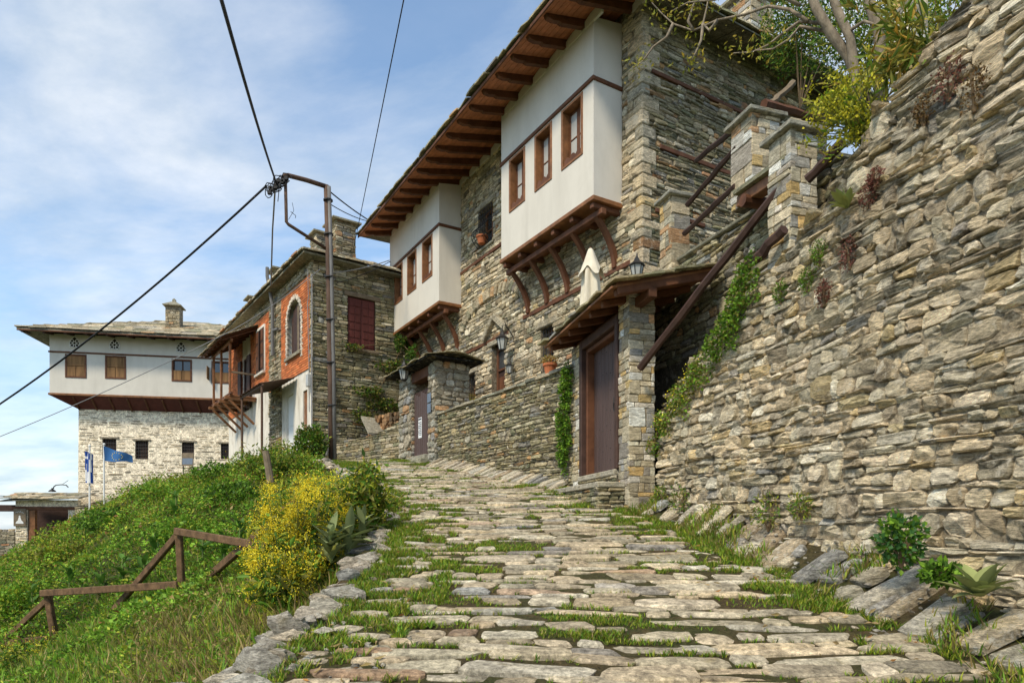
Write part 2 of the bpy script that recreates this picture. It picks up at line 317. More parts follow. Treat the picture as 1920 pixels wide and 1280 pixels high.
# ---- rubble masonry: every stone has its own outline, depth and colour
def courses(rnd, u0, u1, z0, z1, hr, lr, tall=0.12, wob=0.25, holes=(), keep=None, top=None, slope=0.0):
    polys = []; zs = [z0]
    while zs[-1] < z1: zs.append(zs[-1] + rnd.uniform(*hr))
    zs[-1] = z1 if z1 - zs[-2] > hr[0] * 0.6 else zs[-1]
    seeds = [rnd.uniform(0, 100) for _ in zs]; hm = (hr[0] + hr[1]) / 2
    def zb(k, u):
        if k <= 0: return zs[0] + slope * (u - u0)
        a = wob * hm; z = zs[k] + slope * (u - u0) + a * (math.sin(u * 2.1 + seeds[k]) * 0.5 + math.sin(u * 5.3 + seeds[k] * 1.7) * 0.35)
        return z
    def spans(za, zc):
        iv = [(u0, u1)]
        for (a, b, e, f) in holes:
            if min(zc, f) - max(za, e) > 0.25 * (zc - za):
                nv = []
                for (p, q) in iv:
                    if b <= p or a >= q: nv.append((p, q)); continue
                    if a - p > 0.04: nv.append((p, a))
                    if q - b > 0.04: nv.append((b, q))
                iv = nv
        return iv
    def put(k0, k1, a, b):
        j = lambda: rnd.uniform(-1, 1) * 0.12 * min(b - a, hm)
        a1, a2, b1, b2 = a + skew.get((k0, a), 0), a + j(), b + j(), b + j()
        q = [(a, zb(k0, a)), (b, zb(k0, b)), (b + rnd.uniform(-.02, .02), zb(k1, b)), (a + rnd.uniform(-.02, .02), zb(k1, a))]
        if top is not None:
            q = [(u, min(z, top(u))) for u, z in q]
        if max(q[2][1] - q[1][1], q[3][1] - q[0][1]) < 0.025: return
        uc, zc = sum(p[0] for p in q) / 4, sum(p[1] for p in q) / 4
        if keep and not keep(uc, zc): return
        polys.append(q)
    skew = {}; k = 0
    while k < len(zs) - 1:
        k2 = min(k + 2, len(zs) - 1)
        def row(ka, kb, a, b):
            u = a
            while u < b - 1e-3:
                l = rnd.uniform(*lr) * (0.6 + 0.8 * rnd.random())
                if b - (u + l) < lr[0] * 0.6: l = b - u
                put(ka, kb, u, u + l); u += l
        if k2 - k == 2:
            iv2 = spans(zs[k], zs[k2]); iva = spans(zs[k], zs[k + 1]); ivb = spans(zs[k + 1], zs[k2])
            if iva == ivb == iv2:
                for (a, b) in iv2:
                    u = a
                    while u < b - 1e-3:
                        if rnd.random() < tall:
                            l = rnd.uniform(0.7, 1.5) * (zs[k2] - zs[k])
                            if b - (u + l) < lr[0]: l = b - u
                            put(k, k2, u, u + l); u += l
                        else:
                            l = rnd.uniform(1.5, 4) * lr[1]
                            if b - (u + l) < lr[1]: l = b - u
                            row(k, k + 1, u, u + l); row(k + 1, k2, u, u + l); u += l
            else:
                for (a, b) in iva: row(k, k + 1, a, b)
                for (a, b) in ivb: row(k + 1, k2, a, b)
        else:
            for (a, b) in spans(zs[k], zs[k2]): row(k, k2, a, b)
        k = k2
    return polys

def stone_piece(fr, q, rnd, proud, gap=0.008, rough=0.012, cut=0.35, back=0.06, bev=0.012):
    us = [p[0] for p in q]; zs = [p[1] for p in q]; uc = sum(us) / 4; zc = sum(zs) / 4
    wd = max(0.02, (us[1] + us[2] - us[0] - us[3]) / 2); ht = max(0.015, (zs[2] + zs[3] - zs[0] - zs[1]) / 2)
    fu = max(0.5, 1 - 2 * gap / wd); fz = max(0.45, 1 - 2 * gap / ht); ring = []
    r = cut * min(wd, ht)
    for i in range(4):
        c = q[i]
        for nb in (q[i - 1], q[(i + 1) % 4]):
            l = math.hypot(nb[0] - c[0], nb[1] - c[1]) or 1; t = min(0.42, r * rnd.uniform(0.25, 1.0) / l)
            u = c[0] + (nb[0] - c[0]) * t; z = c[1] + (nb[1] - c[1]) * t
            ring.append((uc + (u - uc) * fu + rnd.uniform(-1, 1) * 0.03 * wd * 0.4, zc + (z - zc) * fz + rnd.uniform(-1, 1) * 0.05 * ht))
    tu, tz = rnd.uniform(-1, 1) * rough, rnd.uniform(-1, 1) * rough
    v = [fr.at(u, z, -back) for u, z in ring]
    dv = []
    for u, z in ring:
        d = proud + tu * (u - uc) / wd * 2 + tz * (z - zc) / ht * 2; dv.append(d)
        v.append(fr.at(u, z, d - bev * rnd.uniform(0.6, 1.4)))
    iu, iz = max(0.5, 1 - 2.2 * bev / wd), max(0.4, 1 - 2.2 * bev / ht)
    for (u, z), d in zip(ring, dv): v.append(fr.at(uc + (u - uc) * iu, zc + (z - zc) * iz, d + rnd.uniform(-1, 1) * rough * 0.7))
    v.append(fr.at(uc + rnd.uniform(-.15, .15) * wd, zc + rnd.uniform(-.15, .15) * ht, proud + rnd.uniform(-0.3, 1) * rough))
    f = []
    for k in range(8):
        k2 = (k + 1) % 8
        f += [(k, k2, 8 + k2, 8 + k), (8 + k, 8 + k2, 16 + k2, 16 + k), (16 + k, 16 + k2, 24)]
    return v, f

def pick(rnd, pal):                                    # pal: [(weight, (r,g,b)), ...]
    t = rnd.random() * sum(p[0] for p in pal)
    for wgt, c in pal:
        t -= wgt
        if t <= 0: break
    k = rnd.uniform(0.72, 1.28); h = rnd.uniform(-0.06, 0.06)
    return (max(0.01, c[0] * k * (1 + h)), max(0.01, c[1] * k), max(0.01, c[2] * k * (1 - h)))
def seen_size(v):
    xs = []; ys = []
    for p in v:
        if p[1] < 0.5: return 0
        xs.append(p[0] / p[1] * 1250 + 960); ys.append(990 - p[2] / p[1] * 1250)
    if max(xs) < 0 or min(xs) > 1920 or max(ys) < 0 or min(ys) > 1280: return 0
    return (max(xs) - min(xs)) * (max(ys) - min(ys))
def emit(pieces, name, mat, parent, rest_name, limit=300, smooth=False):
    """pieces: [(verts, faces, colour)]; the largest in view become parts, the rest one part of kind stuff"""
    order = sorted(pieces, key=lambda p: -seen_size(p[0]))
    for v, f, c in order[:limit]: link(name, v, f, mat, parent, c, smooth)
    if len(order) > limit:
        mb = MB()
        for v, f, c in order[limit:]: mb.add(v, f, c)
        mb.build(rest_name, mat, parent, smooth, kind='stuff')

PAL_GREY = [(5, (0.40, 0.335, 0.225)), (4, (0.315, 0.27, 0.18)), (3, (0.47, 0.41, 0.305)), (2.2, (0.25, 0.235, 0.155)), (1.2, (0.29, 0.27, 0.235)), (0.5, (0.46, 0.29, 0.155)), (0.9, (0.56, 0.48, 0.34)), (0.25, (0.47, 0.25, 0.13))]
PAL_GREEN = [(5, (0.29, 0.255, 0.15)), (4, (0.36, 0.31, 0.19)), (3, (0.22, 0.21, 0.125)), (2, (0.42, 0.365, 0.25)), (1, (0.25, 0.24, 0.21)), (0.6, (0.46, 0.28, 0.13)), (0.7, (0.56, 0.50, 0.37))]
PAL_PALE = [(6, (0.63, 0.535, 0.37)), (4, (0.55, 0.46, 0.315)), (3, (0.72, 0.625, 0.46)), (1.3, (0.42, 0.36, 0.26)), (0.5, (0.34, 0.315, 0.27)), (1.2, (0.57, 0.45, 0.25))]
PAL_CUT = [(5, (0.36, 0.31, 0.215)), (3, (0.50, 0.44, 0.32)), (1.3, (0.48, 0.34, 0.15)), (2, (0.60, 0.57, 0.50)), (1.5, (0.29, 0.27, 0.235)), (0.35, (0.46, 0.28, 0.15)), (0.5, (0.33, 0.32, 0.295))]

# ---- leaves: many small folded faces with their own colour
def leaf_arrays(Pn, D, S, W, rng, fold=0.25):
    n = len(Pn); D = D / (np.linalg.norm(D, axis=1, keepdims=True) + 1e-9)
    rv = rng.normal(size=(n, 3)); side = np.cross(D, rv); side /= (np.linalg.norm(side, axis=1, keepdims=True) + 1e-9)
    up = np.cross(side, D); S = S[:, None]; Wd = (S[:, 0] * W)[:, None]
    a = Pn; b = Pn + D * S * 0.45 + side * Wd * 0.5 + up * S * fold * 0.3; c = Pn + D * S - up * S * 0.12; d = Pn + D * S * 0.45 - side * Wd * 0.5 + up * S * fold * 0.3
    v = np.stack([a, b, c, d], 1).reshape(-1, 3); i = np.arange(n)[:, None] * 4
    f = np.concatenate([np.concatenate([i, i + 1, i + 2], 1), np.concatenate([i, i + 2, i + 3], 1)], 0); return v, f
def np_mesh(name, v, f, mat, parent=None, col=None):
    me = bpy.data.meshes.new(name); v = np.asarray(v, np.float32); f = np.asarray(f, np.int32); k = f.shape[1]
    me.vertices.add(len(v)); me.vertices.foreach_set('co', v.ravel()); me.loops.add(f.size); me.loops.foreach_set('vertex_index', f.ravel())
    me.polygons.add(len(f)); me.polygons.foreach_set('loop_start', np.arange(0, f.size, k, dtype=np.int32)); me.polygons.foreach_set('loop_total', np.full(len(f), k, np.int32))
    me.update(calc_edges=True)
    if col is not None:
        ca = me.color_attributes.new('Col', 'FLOAT_COLOR', 'POINT'); arr = np.ones((len(v), 4), np.float32); arr[:, :3] = col; ca.data.foreach_set('color', arr.ravel())
    me.materials.append(M[mat]); o = bpy.data.objects.new(name, me); COL.objects.link(o)
    if parent is not None:
        o.parent = parent
        if parent.type == 'EMPTY': o.location = tuple(-x for x in parent.location)
    return o
def leaf_cols(n, rng, cols, wts, var=0.25, per=4):
    idx = rng.choice(len(cols), n, p=np.array(wts) / sum(wts)); c = np.array(cols)[idx] * (1 + rng.uniform(-var, var, (n, 1)))
    return np.repeat(c, per, 0)
def leaves(name, Pn, D, S, W, cols, wts, rng, parent=None, mat='leaf', var=0.25):
    v, f = leaf_arrays(Pn, D, S, W, rng); return np_mesh(name, v, f, mat, parent, leaf_cols(len(Pn), rng, cols, wts, var))
G_DARK = (0.05, 0.11, 0.014); G_MID = (0.115, 0.235, 0.022); G_BRIGHT = (0.20, 0.36, 0.03); G_YEL = (0.34, 0.37, 0.035); G_OLIVE = (0.20, 0.195, 0.038); G_RED = (0.24, 0.10, 0.035); G_DRY = (0.38, 0.285, 0.115)
# ================================================================== the setting: path, hillside, terrace
_pz = np.array([(-4, -2.3), (0, -1.55), (16, 1.54), (17, 1.70), (18, 1.83), (19, 1.93), (20, 2.0), (24, 2.2), (60, 2.2)])
_xl = np.array([(-4, -1.9), (2, -1.62), (3.65, -1.5), (4.83, -1.38), (6.2, -1.36), (7.7, -1.5), (10.7, -2.12), (14.8, -3.85), (17, -5.0), (19, -6.3), (22, -8.5)])
_xr = np.array([(-4, 4.0), (2, 3.0), (4, 2.62), (6, 2.36), (8, 1.98), (9.2, 1.62), (9.6, 1.36), (11.6, 0.9), (13.8, -0.5), (16, -1.98), (18, -3.15), (19, -3.9), (22, -6.5)])
pz = lambda y: float(np.interp(y, _pz[:, 0], _pz[:, 1]))
xl = lambda y: float(np.interp(y, _xl[:, 0], _xl[:, 1]))
xr = lambda y: float(np.interp(y, _xr[:, 0], _xr[:, 1]))
def vz(y): return np.interp(y, _pz[:, 0], _pz[:, 1])
def vxl(y): return np.interp(y, _xl[:, 0], _xl[:, 1])
def vxr(y): return np.interp(y, _xr[:, 0], _xr[:, 1])

CP = np.array([(-2.0, 3, -1.45), (-2.2, 5, -1.05), (-2.0, 6.5, -0.68), (-2.15, 8, -0.28), (-2.8, 10.5, 0.15), (-3.9, 13, 0.72), (-4.9, 15, 1.18), (-6.0, 17, 1.62), (-7.4, 19.5, 1.95),
    (-4.7, 9.4, -0.9), (-7.8, 11.2, -1.93), (-6.5, 8.5, -1.97), (-4.5, 6, -1.75), (-3.2, 3, -2.0), (-3.2, 7.6, -0.85),
    (-10.2, 18, 0.92), (-12.6, 19, -0.2), (-13, 17, -1.0), (-8.6, 18.5, 1.35), (-7.9, 19, 1.8),
    (-7.1, 12.5, -0.3), (-8.9, 13, -1.04), (-9.6, 12.5, -1.6), (-5.8, 13, 0.3), (-12, 24, 0.0), (-18, 28, -1.2), (-9, 24, 1.6), (-16, 20, -1.4), (-22, 31, -0.8),
    (-20, 15, -4.5), (-12, 9, -4.2), (-9, 5, -4.2), (-6, 1, -3.6), (-3, 0, -2.6), (-25, 25, -3.2), (-14, 32, 0.5), (-8, 30, 2.0), (-2.4, -4, -3.0), (-10, -4, -6.0), (-28, 8, -8.5), (-34, 34, -5), (-20, 42, -3), (-5, 40, 2)])
def _tps_fit(c):
    n = len(c); d = np.linalg.norm(c[:, None, :2] - c[None, :, :2], axis=2); K = np.where(d > 0, d * d * np.log(d + 1e-12), 0) + np.eye(n) * 0.05
    A = np.zeros((n + 3, n + 3)); A[:n, :n] = K; A[:n, n] = 1; A[:n, n + 1:] = c[:, :2]; A[n, :n] = 1; A[n + 1:, :n] = c[:, :2].T
    return np.linalg.solve(A, np.concatenate([c[:, 2], [0, 0, 0]]))
_TW = _tps_fit(CP)
def hillz(x, y):
    x = np.atleast_1d(np.asarray(x, float)); y = np.atleast_1d(np.asarray(y, float))
    d = np.sqrt((x[:, None] - CP[None, :, 0]) ** 2 + (y[:, None] - CP[None, :, 1]) ** 2)
    z = np.where(d > 0, d * d * np.log(d + 1e-12), 0) @ _TW[:len(CP)] + _TW[-3] + _TW[-2] * x + _TW[-1] * y
    far = np.clip((np.hypot(x + 8, y - 16) - 26) / 30, 0, 1); far = far * far * (3 - 2 * far)
    z = z * (1 - far) + far * np.clip(-6 - 0.05 * np.hypot(x, y), -30, 0)
    yc = np.clip(y, -4, 22); e = vxl(yc); t = np.clip((e + 0.05 - x) / 0.55, 0, 1); t = t * t * (3 - 2 * t)
    base = np.where(y < 24, vz(y) - 0.10, np.minimum(vz(y) - 0.1, z))
    zz = base * (1 - t) + z * t
    return np.where(y < 24, zz, base * (1 - far) + z * far)

def axis(lo, hi, step, extra):
    return np.array(sorted(set(np.round(np.arange(lo, hi, step), 3)) | set(extra)))
gx = axis(-26, 8, 0.3, [-3000, -1200, -500, -250, -140, -90, -65, -50, -42, -36, -32, -29, 9, 10.5, 12, 15, 20, 30, 45, 80, 160, 400, 1200, 3000])
gy = axis(-5, 30, 0.3, [-400, -150, -60, -30, -18, -11, -8, -6.2, 31, 33, 36, 40, 46, 54, 66, 90, 140, 250, 500, 1200, 2500, 5000])
X, Y = np.meshgrid(gx, gy); Zg = hillz(X.ravel(), Y.ravel())
_jit = np.array([mnoise.noise((x * 1.3, y * 1.3, 0.0)) * 0.06 + mnoise.noise((x * 4, y * 4, 5.0)) * 0.02 for x, y in zip(X.ravel(), Y.ravel())])
Zg = Zg + np.where(X.ravel() < vxl(np.clip(Y.ravel(), -4, 22)) - 0.2, _jit, 0)
nx, ny = len(gx), len(gy); ii = (np.arange(ny - 1)[:, None] * nx + np.arange(nx - 1)[None, :]).ravel()
hill = np_mesh('ground', np.stack([X.ravel(), Y.ravel(), Zg], 1), np.stack([ii, ii + 1, ii + nx + 1, ii + nx], 1), 'hill'); tag(hill, 'green hillside falling away beside the stone path', kind='structure')
hill.data.polygons.foreach_set('use_smooth', [True] * len(hill.data.polygons))

# ---- the path: a sheet of earth, and paving stones bedded in it
py_ = np.arange(-3, 23.01, 0.25); vv = []; ff = []
for y in py_:
    a, b = xl(y) - 0.1, xr(y) + 0.35
    for k in range(25):
        x = a + (b - a) * k / 24; vv.append((x, y, pz(y) + mnoise.noise((x * 2.3, y * 2.3, 3)) * 0.025 - 0.006))
for i in range(len(py_) - 1):
    for k in range(24): q = i * 25 + k; ff.append((q, q + 1, q + 26, q + 25))
path = link('path', vv, ff, 'earth', smooth=True); tag(path, 'uphill path of flat paving stones with grass in the joints', kind='structure')

rnd = random.Random(11)
OX0, OY0, OST = -9.0, -1.0, 0.02
occ = np.zeros((1150, 700), bool)
def mark(poly):
    xs = [p[0] for p in poly]; ys = [p[1] for p in poly]; i0, i1 = int((min(ys) - OY0) / OST), int((max(ys) - OY0) / OST) + 1; j0, j1 = int((min(xs) - OX0) / OST), int((max(xs) - OX0) / OST) + 1
    i0 = max(i0, 0); j0 = max(j0, 0); i1 = min(i1, occ.shape[0]); j1 = min(j1, occ.shape[1])
    if i1 <= i0 or j1 <= j0: return
    yy, xx = np.mgrid[i0:i1, j0:j1]; yy = OY0 + yy * OST; xx = OX0 + xx * OST; ins = np.ones(yy.shape, bool); n = len(poly)
    for k in range(n):
        (x1, y1), (x2, y2) = poly[k][:2], poly[(k + 1) % n][:2]; ins &= ((x2 - x1) * (yy - y1) - (y2 - y1) * (xx - x1)) >= -0.004
    occ[i0:i1, j0:j1] |= ins
PAL_PAVE = [(6, (0.41, 0.345, 0.235)), (4, (0.45, 0.385, 0.275)), (3, (0.36, 0.30, 0.21)), (0.7, (0.30, 0.28, 0.245)), (0.4, (0.38, 0.27, 0.18)), (1.6, (0.49, 0.44, 0.34))]
def paving(x0, x1, y0, y1, rnd, proud, surf=None, slope=None, cutk=0.26, tilt=0.0):
    w_, h_ = x1 - x0, y1 - y0; cx, cy = (x0 + x1) / 2, (y0 + y1) / 2; ring = []
    cs = [(x0, y0), (x1, y0), (x1, y1), (x0, y1)]; cs = [(x + rnd.uniform(-.12, .12) * min(w_, .45), y + rnd.uniform(-.13, .13) * h_) for x, y in cs]
    if surf is None: cs = [(x, y + .13 * mnoise.noise((x * .55, y * .35, 9)) + .035 * mnoise.noise((x * 2.4, y * 1.2, 4))) for x, y in cs]; cy = sum(q[1] for q in cs) / 4
    r = min(w_, h_) * cutk
    for i in range(4):
        c = cs[i]
        for nb in (cs[i - 1], cs[(i + 1) % 4]):
            l = math.hypot(nb[0] - c[0], nb[1] - c[1]); t = min(0.45, r * rnd.uniform(0.3, 1.1) / l); ring.append((c[0] + (nb[0] - c[0]) * t, c[1] + (nb[1] - c[1]) * t))
        if i in (0, 2):                                  # a middle point bows the long side
            nb = cs[(i + 1) % 4]; s = -1 if i == 0 else 1; ring.append(((c[0] + nb[0]) / 2 + rnd.uniform(-.1, .1) * w_, (c[1] + nb[1]) / 2 + s * rnd.uniform(0.02, 0.12) * h_))
    n = len(ring); sl = (rnd.uniform(0.05, 0.17) if slope is None else slope); zc = (pz(cy) if surf is None else surf(cx, cy)) + proud
    ax = rnd.uniform(-0.035, 0.035) + tilt; zf = lambda x, y: zc + sl * (y - cy) + ax * (x - cx)
    v = [(x, y, zf(x, y) - 0.13) for x, y in ring] + [(cx + (x - cx) * 1.0, cy + (y - cy) * 1.0, zf(x, y) - 0.010 * rnd.uniform(.4, 1.6)) for x, y in ring]
    k = 1 - min(0.22, 0.014 / min(w_, h_))
    v += [(cx + (x - cx) * k, cy + (y - cy) * k, zf(x, y) + rnd.uniform(-.005, .004)) for x, y in ring]; v.append((cx + rnd.uniform(-.1, .1) * w_, cy, zf(cx, cy) + rnd.uniform(0.0, 0.008)))
    f = []
    for a in range(n):
        b = (a + 1) % n; f += [(a, b, n + b, n + a), (n + a, n + b, 2 * n + b, 2 * n + a), (2 * n + a, 2 * n + b, 3 * n)]
    mark(ring); return v, f, pick(rnd, PAL_PAVE)
pieces = []; y = 1.6
while y < 19.5:
    dep = rnd.choice([rnd.uniform(0.07, 0.13), rnd.uniform(0.11, 0.19), rnd.uniform(0.15, 0.24)]) * (1.0 if y < 12 else 1.1); mid = y + dep / 2; ml = float(np.interp(y, [2, 4, 5, 7.5, 9, 12], [.45, .55, .75, .6, .5, .38]))
    x = xl(mid) + ml + rnd.uniform(-.2, .2); end = xr(mid) - float(np.interp(y, [3, 4.5, 7, 9, 10], [.02, .08, .12, .06, .0])) + .38 * mnoise.noise((y * 1.1, 0, 5)) + rnd.uniform(-.2, .15)
    while x < end - 0.12:
        l = rnd.choice([rnd.uniform(0.18, 0.34), rnd.uniform(0.3, 0.58), rnd.uniform(0.45, 0.85)])
        l = min(l, end - x); side = (end - x) < 0.7 and y > 5 or (x - xl(mid)) < 0.75
        gone = 0.05 + (0.30 if side else 0) + 0.14 * (mnoise.noise((x * 0.9, y * 0.9, 8)) > 0.3)
        g = rnd.uniform(0.003, 0.017)
        if l > 0.1 and rnd.random() > gone:
            dd = rnd.uniform(-.04, .04)
            if l > 0.3 and dep > 0.18 and rnd.random() < 0.25:   # two thin ones in one row
                c = y + dep * rnd.uniform(.4, .6); pieces.append(paving(x + g, x + l - g, y + g + dd, c - g * .6 + dd, rnd, rnd.uniform(-0.004, 0.016))); pieces.append(paving(x + g, x + l - g, c + g * .6 + dd, y + dep - g + dd, rnd, rnd.uniform(-0.004, 0.016)))
            else: pieces.append(paving(x + g, x + l - g, y + g + dd, y + dep - g + dd, rnd, rnd.uniform(-0.002, 0.022)))
        x += l
    y += dep
# small upright-bedded stones between the kerb and the paving
y = 2.2
while y < 15:
    for k in range(2):
        if rnd.random() < 0.55:
            x = xl(y) + 0.18 + rnd.uniform(0, 0.5); pieces.append(paving(x, x + rnd.uniform(.16, .34), y, y + rnd.uniform(.06, .12), rnd, rnd.uniform(-0.005, 0.025)))
    y += 0.15
emit(pieces, 'paving_stone', 'paving', path, 'small_paving', 300)

# slabs tipped up from the path against the foot of the walls
WALLX = lambda y: 4.35 - 0.25 * y
def bank_slab(p, q, wd, rnd, thick=0.07):
    d = vsub(q, p); n = vnorm(d); side = vnorm(vcross(n, (0, 0, 1))); up = vcross(side, n); L_ = vlen(d); v = []; ring = []
    for (a, b) in ((0.02, -.5), (.5, -.54), (.97, -.46), (1.0, -.1), (.98, .45), (.55, .53), (.04, .47), (-.02, .1)):
        ring.append((a + rnd.uniform(-.04, .04), b + rnd.uniform(-.08, .08)))
    for (sc_, dz) in ((1, -thick), (1, -0.018), (0.9, 0.0)):
        for (a, b) in ring: a2 = 0.5 + (a - .5) * sc_; v.append(vadd(vadd(vadd(p, d, a2), side, b * wd * sc_), up, dz + rnd.uniform(-.006, .006)))
    v.append(vadd(vadd(p, d, 0.5), up, 0.006)); f = []
    for k in range(8):
        k2 = (k + 1) % 8; f += [(k, k2, 8 + k2, 8 + k), (8 + k, 8 + k2, 16 + k2, 16 + k), (16 + k, 16 + k2, 24)]
    return v, f, pick(rnd, [(3, (0.46, 0.41, 0.32)), (3, (0.56, 0.48, 0.34)), (1.5, (0.36, 0.35, 0.32)), (1.5, (0.46, 0.37, 0.25))])
slabs = []; y = 2.4
while y < 9.2:
    wd = rnd.uniform(0.09, 0.27); a, b = xr(y), WALLX(y + .12) + 0.05; h = 0.34 if y < 8 else 0.34 - (y - 8) * .12; sk = rnd.uniform(-.05, .28)
    if rnd.random() < 0.93:
        t0, t1 = rnd.uniform(-.08, .22), rnd.uniform(.6, 1.0); cut_ = rnd.random() < .35
        for (s0, s1) in (((t0, t0 + (t1 - t0) * .5), (t0 + (t1 - t0) * .54, t1)) if cut_ else ((t0, t1),)):
            q0 = (a + (b - a) * s0, y + sk * s0 + rnd.uniform(-.03, .03), pz(y) + h * max(s0, -.02) + rnd.uniform(-.015, .03)); q1 = (a + (b - a) * s1, y + sk * s1 + rnd.uniform(-.03, .03), pz(y) + h * s1 + rnd.uniform(-.02, .05))
            slabs.append(bank_slab(q0, q1, wd * rnd.uniform(.8, 1.1), rnd))
    y += wd * rnd.uniform(0.85, 1.25)
t = 0.02
while t < 0.98:                                       # along the low courtyard wall
    x, y = 1.02 + (-1.85 - 1.02) * t, 11.7 + (16 - 11.7) * t; wd = rnd.uniform(.12, .24)
    a = (x - 0.30, y - 0.20, pz(y - .2) + .02); b = (x + 0.03, y + 0.03, pz(y) + rnd.uniform(.12, .2)); slabs.append(bank_slab(a, b, wd, rnd)); t += wd * 1.08 / 5.2
emit(slabs, 'edge_slab', 'rock', path, 'small_slabs', 300)
# the bank of earth behind those slabs
bv = []; bf = []
yy = np.arange(-3, 9.7, 0.3)
for y in yy:
    a, b = xr(y) - 0.05, WALLX(y) + 0.12; h = 0.30 if y < 8 else max(.05, 0.30 - (y - 8) * .16)
    for k in range(5): t = k / 4; bv.append((a + (b - a) * t, y, pz(y) - 0.05 + (h + .02) * t))
for i in range(len(yy) - 1):
    for k in range(4): q = i * 5 + k; bf.append((q, q + 1, q + 6, q + 5))
link('earth_bank', bv, bf, 'earth', path, smooth=True)

# ---- kerb of rough rocks along the drop
_ICO = None
def rock(c, size, rnd, rotz=0.0, lvl=2, amp=0.42, flat=1.0):
    global _ICO
    if _ICO is None:
        t = (1 + 5 ** .5) / 2; v = [(-1, t, 0), (1, t, 0), (-1, -t, 0), (1, -t, 0), (0, -1, t), (0, 1, t), (0, -1, -t), (0, 1, -t), (t, 0, -1), (t, 0, 1), (-t, 0, -1), (-t, 0, 1)]
        v = [vnorm(p) for p in v]; f = [(0, 11, 5), (0, 5, 1), (0, 1, 7), (0, 7, 10), (0, 10, 11), (1, 5, 9), (5, 11, 4), (11, 10, 2), (10, 7, 6), (7, 1, 8), (3, 9, 4), (3, 4, 2), (3, 2, 6), (3, 6, 8), (3, 8, 9), (4, 9, 5), (2, 4, 11), (6, 2, 10), (8, 6, 7), (9, 8, 1)]
        _ICO = [(v, f)]
        for _ in range(2):
            v, f = list(_ICO[-1][0]), _ICO[-1][1]; nf = []; cache = {}
            def mid(a, b):
                k = (min(a, b), max(a, b))
                if k not in cache: cache[k] = len(v); v.append(vnorm(lerp(v[a], v[b], .5)))
                return cache[k]
            for (a, b, d) in f: ab, bd, da = mid(a, b), mid(b, d), mid(d, a); nf += [(a, ab, da), (b, bd, ab), (d, da, bd), (ab, bd, da)]
            _ICO.append((v, nf))
    v0, f0 = _ICO[lvl]; off = Vector((rnd.uniform(0, 50), rnd.uniform(0, 50), rnd.uniform(0, 50))); ca, sa = math.cos(rotz), math.sin(rotz); v = []
    cuts = [(vnorm((rnd.gauss(0, 1), rnd.gauss(0, 1), rnd.gauss(0, .9))), rnd.uniform(.38, .72)) for _ in range(9)]
    for p in v0:
        k = 1 + amp * mnoise.noise(Vector(p) * 1.4 + off) + amp * .75 * mnoise.noise(Vector(p) * 3.8 + off); q = vmul(p, k)
        for n_, d_ in cuts:                              # broken flat faces
            s = q[0] * n_[0] + q[1] * n_[1] + q[2] * n_[2]
            if s > d_: q = vadd(q, n_, -(s - d_) * .95)
        x, y, z = q[0] * size[0], q[1] * size[1], q[2] * size[2]; v.append((c[0] + x * ca - y * sa, c[1] + x * sa + y * ca, c[2] + z))
    return v, list(f0)
kerb = tag(link('kerb_bed', [(xl(y) + dx_, y, pz(y) + dz_) for y in np.arange(-2, 20, .5) for dx_, dz_ in ((-.42, -.7), (-.12, -.02), (.2, -.03))], [(i * 3 + k, i * 3 + k + 1, i * 3 + k + 4, i * 3 + k + 3) for i in range(43) for k in range(2)], 'earth'), 'row of rough grey rocks edging the path above the slope', kind='structure'); kerb.name = 'kerb'
PAL_ROCK = [(4, (0.46, 0.41, 0.325)), (3, (0.37, 0.33, 0.265)), (2, (0.54, 0.475, 0.365)), (1, (0.28, 0.26, 0.225))]
rnd = random.Random(5); y = 1.8; rocks = []
while y < 17:
    near = y < 6.5; s = rnd.uniform(0.065, 0.135) if near else rnd.uniform(0.06, 0.12)
    x = xl(y) - 0.02 + rnd.uniform(-.09, .09); z = pz(y) + rnd.uniform(-.04, .03)
    v, f = rock((x, y, z), (s * rnd.uniform(1.2, 2.1), s * rnd.uniform(.55, 1.0), s * rnd.uniform(.6, 1.05)), rnd, rnd.uniform(-.6, .7)); rocks.append((v, f, pick(rnd, PAL_ROCK)))
    for lev in (1, 2, 3):
        if rnd.random() < 0.85:
            s2 = s * rnd.uniform(.5, 1.25); v, f = rock((x - 0.065 * lev + rnd.uniform(-.05, .05), y + rnd.uniform(-.12, .12), z - 0.11 * lev + rnd.uniform(-.04, .04)), (s2 * rnd.uniform(1.1, 1.9), s2, s2 * rnd.uniform(.55, .9)), rnd, rnd.uniform(-.7, .8)); rocks.append((v, f, pick(rnd, PAL_ROCK)))
    if rnd.random() < .5: s2 = s * rnd.uniform(.35, .6); v, f = rock((x + rnd.uniform(.12, .26), y + rnd.uniform(-.1, .1), z - .01), (s2 * 1.5, s2, s2 * .6), rnd, rnd.uniform(-.7, .8)); rocks.append((v, f, pick(rnd, PAL_ROCK)))
    y += s * rnd.uniform(0.95, 1.35)
emit(rocks, 'kerb_stone', 'rock', kerb, 'small_rocks', 300)
# small scree at the foot of the kerb in the corner of the picture is hidden by grass

